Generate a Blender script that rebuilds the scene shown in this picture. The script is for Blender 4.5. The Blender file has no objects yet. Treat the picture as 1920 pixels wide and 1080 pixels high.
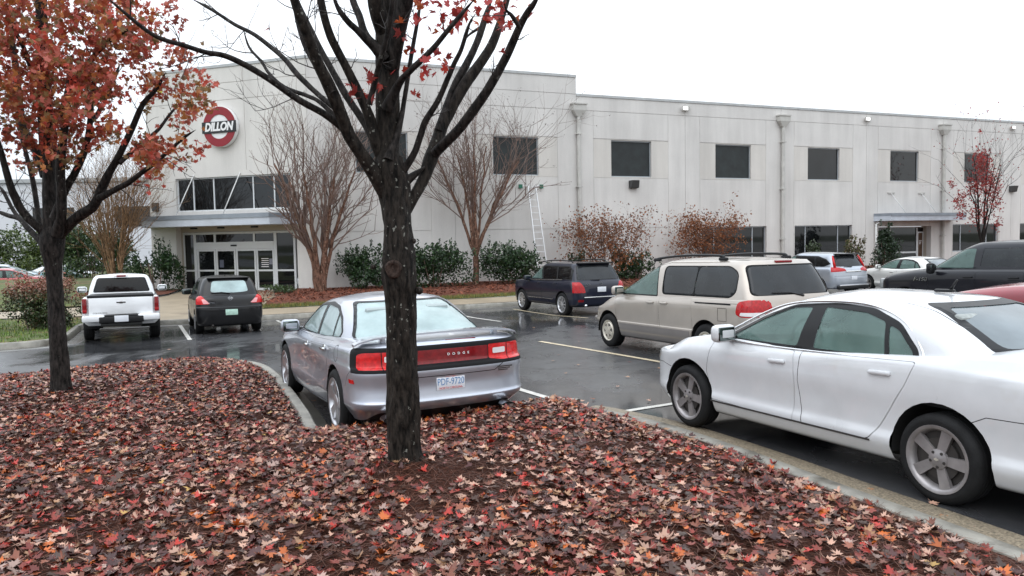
import bpy, bmesh, math, random
import numpy as np
from mathutils import Vector, Matrix, noise
from mathutils.geometry import delaunay_2d_cdt
random.seed(7); rng = np.random.default_rng(7)
SC = bpy.context.scene; COL = SC.collection
rad = math.radians
# ------------------------------------------------------------------ camera
CAMZ = 1.95; FPX = 1440.0; PITCH = rad(3.62992455); ROLL = rad(1.07281009)
WA = rad(22.7391963); WB_ = rad(19.33281416)      # heading of the long wing and of the entrance front
cp, sp = math.cos(PITCH), math.sin(PITCH); cr_, sr_ = math.cos(ROLL), math.sin(ROLL)
FW = np.array([0, cp, -sp]); DN = np.array([0, -sp, -cp]); XR = np.array([1., 0, 0])
RX = cr_*XR + sr_*DN; RD = -sr_*XR + cr_*DN
cam = bpy.data.cameras.new('camera'); cam_o = bpy.data.objects.new('camera', cam); COL.objects.link(cam_o)
cam.sensor_width = 36; cam.lens = FPX/1920*36; cam.clip_start = .05; cam.clip_end = 2000
M = Matrix.Identity(4)
for i in range(3):
    M[i][0] = RX[i]; M[i][1] = -RD[i]; M[i][2] = -FW[i]
M[2][3] = CAMZ; cam_o.matrix_world = M; SC.camera = cam_o
# ------------------------------------------------------------------ sky, sun, exposure
SUN_EL, SUN_AZ = rad(52), rad(-150)
w = bpy.data.worlds.new('World'); SC.world = w; w.use_nodes = True
nt = w.node_tree; nt.nodes.clear()
def nn(nt, t, **kw):
    n = nt.nodes.new(t)
    for k, v in kw.items(): setattr(n, k, v)
    return n
sky = nn(nt, 'ShaderNodeTexSky', sky_type='NISHITA', sun_disc=False, sun_elevation=SUN_EL, sun_rotation=SUN_AZ)
tc = nn(nt, 'ShaderNodeTexCoord'); nz = nn(nt, 'ShaderNodeTexNoise'); nz.inputs['Scale'].default_value = 1.6; nz.inputs['Detail'].default_value = 4
nt.links.new(tc.outputs['Generated'], nz.inputs['Vector'])
cr = nn(nt, 'ShaderNodeValToRGB'); cr.color_ramp.elements[0].position = .3; cr.color_ramp.elements[1].position = .75
cr.color_ramp.elements[0].color = (.70, .79, .90, 1); cr.color_ramp.elements[1].color = (1, 1, .99, 1)
nt.links.new(nz.outputs['Fac'], cr.inputs['Fac'])
sc_ = nn(nt, 'ShaderNodeVectorMath', operation='SCALE')      # overcast sky: zenith three times as bright as the horizon
sx = nn(nt, 'ShaderNodeSeparateXYZ'); nt.links.new(tc.outputs['Generated'], sx.inputs[0])
el = nn(nt, 'ShaderNodeMapRange'); nt.links.new(sx.outputs['Z'], el.inputs['Value'])
for k_, v_ in (('From Min', 0.), ('From Max', 1.), ('To Min', 11.8), ('To Max', 27.)): el.inputs[k_].default_value = v_
nt.links.new(el.outputs[0], sc_.inputs['Scale'])
nt.links.new(cr.outputs['Color'], sc_.inputs[0])
mx = nn(nt, 'ShaderNodeMix', data_type='RGBA'); mx.inputs[0].default_value = .88
nt.links.new(sky.outputs[0], mx.inputs[6]); nt.links.new(sc_.outputs[0], mx.inputs[7])
bg = nn(nt, 'ShaderNodeBackground'); bg.inputs['Strength'].default_value = .1
nt.links.new(mx.outputs[2], bg.inputs[0]); wo = nn(nt, 'ShaderNodeOutputWorld'); nt.links.new(bg.outputs[0], wo.inputs[0])
sun = bpy.data.lights.new('sun', 'SUN'); sun.energy = .6; sun.angle = rad(50); sun.color = (1, .97, .92)
so = bpy.data.objects.new('sun', sun); COL.objects.link(so)
so.rotation_euler = (math.pi/2-SUN_EL, 0, math.pi-SUN_AZ)
so.rotation_euler = Vector((math.sin(SUN_AZ)*math.cos(SUN_EL), math.cos(SUN_AZ)*math.cos(SUN_EL), math.sin(SUN_EL))).to_track_quat('Z', 'Y').to_euler()
SC.view_settings.view_transform = 'Standard'; SC.view_settings.look = 'None'
SC.view_settings.exposure = 0.12; SC.view_settings.gamma = 1; SC.view_settings.use_curve_mapping = False
SC.render.engine = 'CYCLES'
SC.cycles.max_bounces = 7; SC.cycles.transparent_max_bounces = 12; SC.cycles.caustics_reflective = False; SC.cycles.caustics_refractive = False
SC.cycles.use_denoising = True
# ------------------------------------------------------------------ pixel and wall geometry
def ray(px, py):
    u, v = (px-960)/FPX, (py-540)/FPX
    return RX*u + RD*v + FW
def atz(px, py, z):
    q = ray(px, py); return np.array([0, 0, CAMZ]) + q*((z-CAMZ)/q[2])
def aty(px, py, y):
    q = ray(px, py); return np.array([0, 0, CAMZ]) + q*(y/q[1])
FLZ = -.15
DR = np.array([math.cos(WA), math.sin(WA)]); OR_ = np.array([math.sin(WA), -math.cos(WA)])
DL = np.array([math.cos(WB_), -math.sin(WB_)]); OL = np.array([-math.sin(WB_), -math.cos(WB_)])
CX = np.array([-8.65881455, 33.32159868])
def WR(s, z, o=0.): p = CX + DR*s + OR_*o; return (p[0], p[1], FLZ+z)
def WL(s, z, o=0.): p = CX + DL*s + OL*o; return (p[0], p[1], FLZ+z)
def ss(a, b, x):
    t = min(max((x-a)/(b-a), 0), 1); return t*t*(3-2*t)
def gz(x, y): return -.02*min(max(y, 0), 24) + .14*ss(-2.5, 3.5, x)*(1-ss(19, 26, y))
# ------------------------------------------------------------------ objects
def tag(o, label=None, cat=None, group=None, kind=None):
    for k, v in (('label', label), ('category', cat), ('group', group), ('kind', kind)):
        if v: o[k] = v
    return o
def empty(name, loc=(0, 0, 0), rot=None, **kw):
    o = bpy.data.objects.new(name, None); COL.objects.link(o); o.empty_display_size = .1
    if rot is not None:
        m = rot.to_4x4(); m.translation = Vector(loc); o.matrix_basis = m
    else: o.location = loc
    return tag(o, **kw)
def W2L(parent, pts):
    if parent is None: return pts
    m = parent.matrix_basis
    if parent.parent is not None: m = parent.parent.matrix_basis @ m
    m = m.inverted()
    a = np.array(m); p = np.asarray(pts, float)
    return p @ a[:3, :3].T + a[:3, 3]
def link(name, me, mats=(), parent=None, **kw):
    o = bpy.data.objects.new(name, me); COL.objects.link(o)
    if not isinstance(mats, (list, tuple)): mats = [mats]
    if len(me.materials) == 0:
        for m in mats: me.materials.append(m)
    if parent is not None: o.parent = parent
    return tag(o, **kw)
def mesh(name, v, f, smooth=False, angle=None, mi=None):
    me = bpy.data.meshes.new(name)
    if isinstance(f, np.ndarray):
        v = np.asarray(v, np.float32); nf, k = f.shape
        me.vertices.add(len(v)); me.vertices.foreach_set('co', v.ravel())
        me.loops.add(nf*k); me.loops.foreach_set('vertex_index', f.astype(np.int32).ravel())
        me.polygons.add(nf); me.polygons.foreach_set('loop_start', np.arange(0, nf*k, k, dtype=np.int32))
        me.update(calc_edges=True)
    else:
        me.from_pydata([tuple(map(float, p)) for p in v], [], f)
    if mi is not None: me.polygons.foreach_set('material_index', np.asarray(mi, np.int32))
    if smooth:
        me.polygons.foreach_set('use_smooth', np.ones(len(me.polygons), bool))
        if angle: me.set_sharp_from_angle(angle=rad(angle))
    me.update(); return me
class MB:                                     # collects simple solids into one mesh
    def __init__(s): s.v = []; s.f = []; s.m = []
    def add(s, v, f, m=0):
        n = len(s.v); s.v += [tuple(p) for p in v]; s.f += [tuple(i+n for i in q) for q in f]; s.m += [m]*len(f); return s
    def hexa(s, p, m=0):                      # 8 points: bottom loop, top loop
        return s.add(p, [(3, 2, 1, 0), (4, 5, 6, 7), (0, 1, 5, 4), (1, 2, 6, 5), (2, 3, 7, 6), (3, 0, 4, 7)], m)
    def box(s, a, b, m=0):
        x0, y0, z0 = a; x1, y1, z1 = b
        return s.hexa([(x0, y0, z0), (x1, y0, z0), (x1, y1, z0), (x0, y1, z0), (x0, y0, z1), (x1, y0, z1), (x1, y1, z1), (x0, y1, z1)], m)
    def wbox(s, fn, s0, s1, z0, z1, o0, o1, m=0):   # box in wall coordinates (o0 < o1 outward)
        return s.hexa([fn(s0, z0, o1), fn(s1, z0, o1), fn(s1, z0, o0), fn(s0, z0, o0), fn(s0, z1, o1), fn(s1, z1, o1), fn(s1, z1, o0), fn(s0, z1, o0)], m)
    def bar(s, p, q, r, m=0, n=8, r2=None):
        v, f = tube([p, q], [r, r if r2 is None else r2], n, True); return s.add(v, f, m)
    def build(s, name, mats, parent=None, world=False, smooth=False, angle=None, **kw):
        v = W2L(parent, s.v) if world else s.v
        return link(name, mesh(name, v, s.f, smooth, angle, s.m), mats, parent, **kw)
def tube(P, Rr, n=8, cap=False):
    P = [Vector(p) for p in P]; V = []; F = []
    up = None
    for i, p in enumerate(P):
        t = (P[min(i+1, len(P)-1)]-P[max(i-1, 0)]).normalized()
        if up is None: up = Vector((0, 0, 1)) if abs(t.z) < .9 else Vector((1, 0, 0))
        a = t.cross(up)
        if a.length < 1e-4: a = t.orthogonal()
        a.normalize(); b = a.cross(t).normalized(); up = b
        for k in range(n):
            c = 2*math.pi*k/n; V.append(tuple(p+(a*math.cos(c)+b*math.sin(c))*Rr[i]))
    for i in range(len(P)-1):
        for k in range(n):
            k2 = (k+1) % n; F.append((i*n+k, i*n+k2, (i+1)*n+k2, (i+1)*n+k))
    if cap:
        F.append(tuple(range(n-1, -1, -1))); F.append(tuple(range((len(P)-1)*n, len(P)*n)))
    return V, [tuple(reversed(q)) for q in F]
def lathe(prof, n=32, axis='y'):              # prof: (axial, radius)
    V = []; F = []; m = len(prof)
    for k in range(n):
        c, s_ = math.cos(2*math.pi*k/n), math.sin(2*math.pi*k/n)
        for a, r in prof: V.append((r*c, a, r*s_) if axis == 'y' else (r*c, r*s_, a))
    for k in range(n):
        k2 = (k+1) % n
        for i in range(m-1): F.append((k*m+i, k2*m+i, k2*m+i+1, k*m+i+1))
    return V, F
def catm(P, n):
    P = np.asarray(P, float); Q = np.vstack([2*P[0]-P[1], P, 2*P[-1]-P[-2]]); out = []
    for i in range(1, len(Q)-2):
        for t in np.arange(n)/n:
            a, b, c, d = Q[i-1], Q[i], Q[i+1], Q[i+2]
            out.append(.5*(2*b+(c-a)*t+(2*a-5*b+4*c-d)*t*t+(3*b-a-3*c+d)*t**3))
    out.append(P[-1]); return np.array(out)
def roundpoly(pts, r=.04, n=4):
    P = [np.array(p, float) for p in pts]; out = []; N = len(P)
    for i in range(N):
        a, b, c = P[i-1], P[i], P[(i+1) % N]; u = a-b; v = c-b; lu, lv = np.linalg.norm(u), np.linalg.norm(v)
        d = min(r, .45*lu, .45*lv); p0 = b+u/lu*d; p1 = b+v/lv*d
        for k in range(n+1):
            t = k/n; out.append((1-t)**2*p0+2*t*(1-t)*b+t*t*p1)
    return [tuple(p) for p in out]
def scaled(pts, d):                            # push a convex outline out by d
    P = np.array(pts, float); c = P.mean(0); out = []
    for p in P:
        u = p-c; out.append(tuple(p+u/np.linalg.norm(u)*d))
    return out
# ------------------------------------------------------------------ materials
def mat(name, col, rough=.6, metal=0., spec=.5, coat=0., coat_r=.05, noise_s=None, noise_a=.25, bump=0., bump_s=60., emit=None, rough_var=0., dirt=None, coords='Object', detail=5):
    m = bpy.data.materials.new(name); m.use_nodes = True; t = m.node_tree; p = t.nodes['Principled BSDF']
    p.inputs['Base Color'].default_value = (*col, 1); p.inputs['Roughness'].default_value = rough; p.inputs['Metallic'].default_value = metal
    p.inputs['Specular IOR Level'].default_value = spec; p.inputs['Coat Weight'].default_value = coat; p.inputs['Coat Roughness'].default_value = coat_r
    tcn = nn(t, 'ShaderNodeTexCoord')
    if noise_s:
        n = nn(t, 'ShaderNodeTexNoise'); n.inputs['Scale'].default_value = noise_s; n.inputs['Detail'].default_value = detail; t.links.new(tcn.outputs[coords], n.inputs['Vector'])
        r = nn(t, 'ShaderNodeValToRGB'); r.color_ramp.elements[0].position = .3; r.color_ramp.elements[1].position = .7
        r.color_ramp.elements[0].color = (*[c*(1-noise_a) for c in col], 1); r.color_ramp.elements[1].color = (*[min(1, c*(1+noise_a)) for c in col], 1)
        t.links.new(n.outputs['Fac'], r.inputs['Fac']); src = r.outputs['Color']
        if dirt:
            n2 = nn(t, 'ShaderNodeTexNoise'); n2.inputs['Scale'].default_value = dirt[1]; n2.inputs['Detail'].default_value = 6; t.links.new(tcn.outputs[coords], n2.inputs['Vector'])
            r2 = nn(t, 'ShaderNodeValToRGB'); r2.color_ramp.elements[0].position = dirt[2]; r2.color_ramp.elements[1].position = dirt[2]+.12
            r2.color_ramp.elements[0].color = (0, 0, 0, 1); r2.color_ramp.elements[1].color = (1, 1, 1, 1); t.links.new(n2.outputs['Fac'], r2.inputs['Fac'])
            x = nn(t, 'ShaderNodeMix', data_type='RGBA'); t.links.new(r2.outputs['Color'], x.inputs[0]); t.links.new(src, x.inputs[6]); x.inputs[7].default_value = (*dirt[0], 1); src = x.outputs[2]
        t.links.new(src, p.inputs['Base Color'])
        if rough_var:
            mr = nn(t, 'ShaderNodeMapRange'); mr.inputs['To Min'].default_value = max(.02, rough-rough_var); mr.inputs['To Max'].default_value = rough+rough_var
            t.links.new(n.outputs['Fac'], mr.inputs['Value']); t.links.new(mr.outputs[0], p.inputs['Roughness'])
    if bump:
        b = nn(t, 'ShaderNodeTexNoise'); b.inputs['Scale'].default_value = bump_s; b.inputs['Detail'].default_value = 6; t.links.new(tcn.outputs[coords], b.inputs['Vector'])
        bn = nn(t, 'ShaderNodeBump'); bn.inputs['Strength'].default_value = bump; bn.inputs['Distance'].default_value = .02
        t.links.new(b.outputs['Fac'], bn.inputs['Height']); t.links.new(bn.outputs[0], p.inputs['Normal'])
    if emit: p.inputs['Emission Color'].default_value = (*emit[0], 1); p.inputs['Emission Strength'].default_value = emit[1]
    return m
def glass(name, tint, film, film_amt, rough=.03, ior=1.45):
    m = bpy.data.materials.new(name); m.use_nodes = True; t = m.node_tree; t.nodes.clear()
    tr = nn(t, 'ShaderNodeBsdfTransparent'); tr.inputs[0].default_value = (*tint, 1)
    df = nn(t, 'ShaderNodeBsdfDiffuse'); df.inputs[0].default_value = (*film, 1)
    gl = nn(t, 'ShaderNodeBsdfGlossy'); gl.inputs['Roughness'].default_value = rough
    tcn = nn(t, 'ShaderNodeTexCoord'); n = nn(t, 'ShaderNodeTexNoise'); n.inputs['Scale'].default_value = 2.5; n.inputs['Detail'].default_value = 5; t.links.new(tcn.outputs['Object'], n.inputs['Vector'])
    mr = nn(t, 'ShaderNodeMapRange'); mr.inputs['From Min'].default_value = .3; mr.inputs['From Max'].default_value = .7
    mr.inputs['To Min'].default_value = film_amt*.75; mr.inputs['To Max'].default_value = min(1, film_amt*1.25); t.links.new(n.outputs['Fac'], mr.inputs['Value'])
    a = nn(t, 'ShaderNodeMixShader'); t.links.new(mr.outputs[0], a.inputs[0]); t.links.new(tr.outputs[0], a.inputs[1]); t.links.new(df.outputs[0], a.inputs[2])
    fr = nn(t, 'ShaderNodeFresnel'); fr.inputs[0].default_value = ior
    b = nn(t, 'ShaderNodeMixShader'); t.links.new(fr.outputs[0], b.inputs[0]); t.links.new(a.outputs[0], b.inputs[1]); t.links.new(gl.outputs[0], b.inputs[2])
    o = nn(t, 'ShaderNodeOutputMaterial'); t.links.new(b.outputs[0], o.inputs[0]); return m
def attr_mat(name, rough=.55, spec=.4, bump=0., translucent=0., coat=0.):
    m = bpy.data.materials.new(name); m.use_nodes = True; t = m.node_tree; p = t.nodes['Principled BSDF']
    a = nn(t, 'ShaderNodeAttribute', attribute_name='Col'); t.links.new(a.outputs['Color'], p.inputs['Base Color'])
    p.inputs['Roughness'].default_value = rough; p.inputs['Specular IOR Level'].default_value = spec; p.inputs['Coat Weight'].default_value = coat; p.inputs['Coat Roughness'].default_value = .15
    if translucent:
        tl = nn(t, 'ShaderNodeBsdfTranslucent'); t.links.new(a.outputs['Color'], tl.inputs[0]); x = nn(t, 'ShaderNodeMixShader'); x.inputs[0].default_value = translucent
        t.links.new(p.outputs[0], x.inputs[1]); t.links.new(tl.outputs[0], x.inputs[2]); t.links.new(x.outputs[0], t.nodes['Material Output'].inputs[0])
    return m
def paint(name, col, metal=0., rough=.3, dirt=None, coat=1., spec=.5):
    m = mat(name, col, rough=rough, metal=metal, spec=spec, coat=coat, coat_r=.04, noise_s=4., noise_a=.05, dirt=dirt, rough_var=.06)
    return m
K = dict(
 seam=mat('seam_dark', (.008, .008, .009), .6, spec=.2), rubber=mat('tyre_rubber', (.012, .012, .0125), .7, spec=.2, noise_s=8, noise_a=.3, bump=.2, bump_s=90),
 plastic=mat('black_plastic', (.011, .011, .012), .4, spec=.28), under=mat('underbody_black', (.008, .008, .008), .9),
 chrome=mat('chrome', (.78, .79, .8), .12, metal=1.), alloy=mat('alloy_silver', (.62, .62, .64), .3, metal=.85, noise_s=9, noise_a=.1),
 alloy_dirty=mat('alloy_dusty', (.33, .31, .31), .42, metal=.6, noise_s=7, noise_a=.25), dark_metal=mat('brake_iron', (.05, .045, .042), .6, metal=.5),
 hubcap=mat('hubcap_champagne', (.62, .58, .50), .35, metal=.5, noise_s=12, noise_a=.12),
 red_lens=mat('red_lens', (.40, .007, .010), .16, coat=.35, spec=.3, noise_s=30, noise_a=.3), red_bright=mat('red_lens_bright', (.56, .008, .009), .16, coat=.35, spec=.3, noise_s=24, noise_a=.3),
 red_dark=mat('red_lens_dark', (.20, .005, .008), .16, coat=.35, spec=.3, noise_s=24, noise_a=.25), clear_lens=mat('clear_lens', (.75, .72, .72), .1, coat=1.), pink_lens=mat('pink_lens', (.85, .35, .36), .12, coat=1.),
 amber=mat('amber_lens', (.8, .28, .04), .12, coat=1.), head_lens=mat('headlamp_lens', (.27, .28, .28), .08, coat=1., spec=.8),
 plate_white=mat('plate_white', (.74, .76, .8), .4, noise_s=6, noise_a=.06), plate_green=mat('plate_green', (.45, .65, .55), .4, noise_s=14, noise_a=.2),
 ink_blue=mat('ink_blue', (.12, .26, .48), .5), ink_red=mat('ink_red', (.6, .06, .06), .5), ink_green=mat('ink_green', (.05, .25, .16), .5), ink_dark=mat('ink_dark', (.03, .03, .03), .5),
 seat_grey=mat('seat_cloth_grey', (.32, .34, .33), .9, noise_s=30, noise_a=.2), seat_dark=mat('seat_cloth_dark', (.06, .06, .065), .9), cabin=mat('cabin_dark', (.03, .032, .033), .85),
 g_pale=glass('glass_mist_sky_pale', (.55, .66, .64), (.56, .71, .71), .60), g_clear=glass('glass_green', (.42, .52, .49), (.20, .31, .28), .42, .04),  # pale film colour holds both mist and the sky's reflection
 g_tint=glass('glass_tinted', (.08, .085, .09), (.05, .055, .06), .5), g_black=glass('glass_privacy', (.02, .02, .022), (.012, .012, .013), .6), g_rear=glass('glass_grey', (.2, .22, .23), (.27, .31, .33), .62, .08),
 mirror=mat('mirror_glass', (.14, .165, .16), .06, metal=1.),  # dark colour stands in for trees reflected from behind
)
# ------------------------------------------------------------------ cars
def pchip(pts, x):
    if not isinstance(pts, (list, tuple)): return np.full(np.shape(x), float(pts))
    P = sorted(pts); X = np.array([p[0] for p in P], float); Y = np.array([p[1] for p in P], float); x = np.asarray(x, float)
    h = np.diff(X); d = np.diff(Y)/h; m = np.zeros(len(X)); m[0], m[-1] = d[0], d[-1]
    for i in range(1, len(X)-1):
        if d[i-1]*d[i] > 0: m[i] = 2*d[i-1]*d[i]/(d[i-1]+d[i])
    xx = np.clip(x, X[0], X[-1]); i = np.clip(np.searchsorted(X, xx)-1, 0, len(X)-2); t = (xx-X[i])/h[i]
    return (2*t**3-3*t*t+1)*Y[i]+(t**3-2*t*t+t)*h[i]*m[i]+(-2*t**3+3*t*t)*Y[i+1]+(t**3-t*t)*h[i]*m[i+1]
def half_loop(z, w, xr, xf, Lr, pr, Lf, pf, NE=13, NS=34):
    th = np.linspace(0, math.pi/2, 300)
    def arc(L, p):
        y = np.sin(th)**(2/p); x = L*(1-np.cos(th)**(2/p)); s = np.r_[0, np.cumsum(np.hypot(np.diff(y), np.diff(x)))]
        u = np.linspace(0, s[-1], NE); return np.interp(u, s, x), np.interp(u, s, y)
    ax, ay = arc(Lr, pr); bx, by = arc(Lf, pf)
    xs = np.linspace(xr+Lr, xf-Lf, NS)[1:-1]
    X = np.r_[xr+ax, xs, (xf-bx)[::-1]]; Y = np.r_[ay, np.ones(len(xs)), by[::-1]]
    return np.c_[X, Y*pchip(w, X), pchip(z, X)]
def loft(loops, zc, sub=4, J=9, cap_e=.3, capp=2.):
    H = np.array([half_loop(l[0], l[1], min(l[2], l[3]), max(l[2], l[3]), *l[4:]) for l in loops])
    rows = []
    Q = np.concatenate([[2*H[0]-H[1]], H, [2*H[-1]-H[-2]]])
    for i in range(1, len(Q)-2):
        for t in np.arange(sub)/sub:
            a, b, c, d = Q[i-1:i+3]; k = .42
            m0, m1 = k*(c-a), k*(d-b)
            rows.append((2*t**3-3*t*t+1)*b+(t**3-2*t*t+t)*m0+(-2*t**3+3*t*t)*c+(t**3-t*t)*m1)
    rows.append(H[-1]); top = H[-1]; xc = .5*(top[0, 0]+top[-1, 0])
    for j in range(1, J+1):
        m = 1-j/J; r = top.copy(); r[:, 1] *= m; r[:, 0] = xc+(top[:, 0]-xc)*(1-(1-m)*cap_e)
        zz = pchip(zc, r[:, 0]); r[:, 2] = zz+(top[:, 2]-zz)*m**capp; rows.append(r)
    bm = bmesh.new(); n = len(top); G = []
    for r in rows:
        L = [bm.verts.new(p) for p in r]; Rr = [L[0]]+[bm.verts.new((p[0], -p[1], p[2])) for p in r[1:-1]]+[L[-1]]
        G.append((L, Rr))
    for a, b in zip(G[:-1], G[1:]):
        for s in (0, 1):
            for i in range(n-1):
                q = [a[s][i], a[s][i+1], b[s][i+1], b[s][i]]
                if s == 0: q.reverse()
                try: bm.faces.new(q)
                except ValueError: pass
    bmesh.ops.remove_doubles(bm, verts=bm.verts, dist=1e-4)
    bm.normal_update(); lay = bm.verts.layers.float_vector.new('n0')
    for v in bm.verts: v[lay] = v.normal
    for f in bm.faces: f.smooth = True
    return bm
AX = {'xz': (0, 2), 'yz': (1, 2), 'xy': (0, 1)}
def cookie(bm, poly, ax, cond):
    i, j = AX[ax]; P = [Vector(p) for p in poly]
    area = sum(P[k-1].x*P[k].y-P[k].x*P[k-1].y for k in range(len(P)))
    if area < 0: P.reverse()
    lo = (min(p.x for p in P), min(p.y for p in P)); hi = (max(p.x for p in P), max(p.y for p in P))
    F = []
    for f in bm.faces:
        a = [v.co[i] for v in f.verts]; b = [v.co[j] for v in f.verts]
        if max(a) < lo[0] or min(a) > hi[0] or max(b) < lo[1] or min(b) > hi[1]: continue
        if cond(f.calc_center_median(), f.normal): F.append(f)
    for k in range(len(P)):
        if not F: return []
        p, q = P[k], P[(k+1) % len(P)]; d = q-p
        if d.length < 1e-6: continue
        no = Vector((0, 0, 0)); no[i] = d.y; no[j] = -d.x; no.normalize(); co = Vector((0, 0, 0)); co[i] = p.x; co[j] = p.y
        g = set(F)
        for f in F: g.update(f.edges); g.update(f.verts)
        r = bmesh.ops.bisect_plane(bm, geom=list(g), dist=1e-6, plane_co=co, plane_no=no)
        F = [f for f in r['geom'] if isinstance(f, bmesh.types.BMFace) and (f.calc_center_median()-co).dot(no) < 0]
    return F
def piece(bm, F, name, m, parent, push=0., keep=False, thick=0.):
    lay = bm.verts.layers.float_vector['n0']; idx = {}; V = []; N = []; Q = []
    for f in F:
        q = []
        for v in f.verts:
            if v not in idx:
                idx[v] = len(V); n = Vector(v[lay]); n = n.normalized() if n.length > 1e-6 else v.normal.copy(); V.append(v.co+n*push); N.append(n)
            q.append(idx[v])
        Q.append(q)
    if not keep: bmesh.ops.delete(bm, geom=F, context='FACES')
    if not Q: return None
    nb = len(V)
    if thick:
        cnt = {}
        for q in Q:
            for a, b in zip(q, q[1:]+q[:1]): cnt[(a, b)] = 1
        back = {}
        for (a, b) in list(cnt):
            if (b, a) not in cnt:
                for u in (a, b):
                    if u not in back: back[u] = len(V); V.append(V[u]-N[u]*thick); N.append(N[u])
                Q.append([b, a, back[a], back[b]])
    me = mesh(name, V, Q, True); me.normals_split_custom_set_from_vertices([tuple(n) for n in N])
    return link(name, me, m, parent)
def finish(bm, name, mats, parent):
    bmesh.ops.delete(bm, geom=[v for v in bm.verts if not v.link_faces], context='VERTS')
    lay = bm.verts.layers.float_vector['n0']; N = [tuple(Vector(v[lay]).normalized()) for v in bm.verts]
    me = bpy.data.meshes.new(name); bm.to_mesh(me); bm.free(); me.polygons.foreach_set('use_smooth', np.ones(len(me.polygons), bool))
    if 'n0' in me.attributes: me.attributes.remove(me.attributes['n0'])
    me.normals_split_custom_set_from_vertices(N)
    return link(name, me, mats, parent)
def side_c(s, lim=.1): return lambda c, n: c.y*s > lim and n.y*s > .12
def rear_c(x): return lambda c, n: c.x < x and n.x < -.12
def front_c(x): return lambda c, n: c.x > x and n.x > .12
def rbox(name, c, d, r, m, parent, rot=None, seg=2):
    bm = bmesh.new(); bmesh.ops.create_cube(bm, size=1); bmesh.ops.scale(bm, vec=d, verts=bm.verts)
    bmesh.ops.bevel(bm, geom=bm.edges[:], offset=r, segments=seg, affect='EDGES', profile=.5)
    if rot: bmesh.ops.rotate(bm, cent=(0, 0, 0), matrix=rot, verts=bm.verts)
    bmesh.ops.translate(bm, vec=c, verts=bm.verts); me = bpy.data.meshes.new(name); bm.to_mesh(me); bm.free()
    me.polygons.foreach_set('use_smooth', np.ones(len(me.polygons), bool)); me.set_sharp_from_angle(angle=rad(40)); return link(name, me, m, parent)
def text(name, s, size, m, parent, loc, xdir, ydir, depth=.004, off=0., shear=0., space=1., sx=1.):
    c = bpy.data.curves.new(name, 'FONT'); c.body = s; c.size = size; c.align_x = 'CENTER'; c.align_y = 'CENTER'; c.extrude = depth/2; c.offset = off; c.shear = shear; c.space_character = space; c.resolution_u = 3
    o = bpy.data.objects.new(name, c); COL.objects.link(o); dg = bpy.context.evaluated_depsgraph_get(); me = bpy.data.meshes.new_from_object(o.evaluated_get(dg))
    bpy.data.objects.remove(o); X = Vector(xdir).normalized(); Y = Vector(ydir).normalized(); Z = X.cross(Y)
    R = Matrix((X, Y, Z)).transposed().to_4x4(); R.translation = Vector(loc); me.transform(Matrix.Diagonal((sx, 1, 1, 1))); me.transform(R); me.name = name; me.materials.clear()
    return link(name, me, m, parent)
TY = {}
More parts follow.
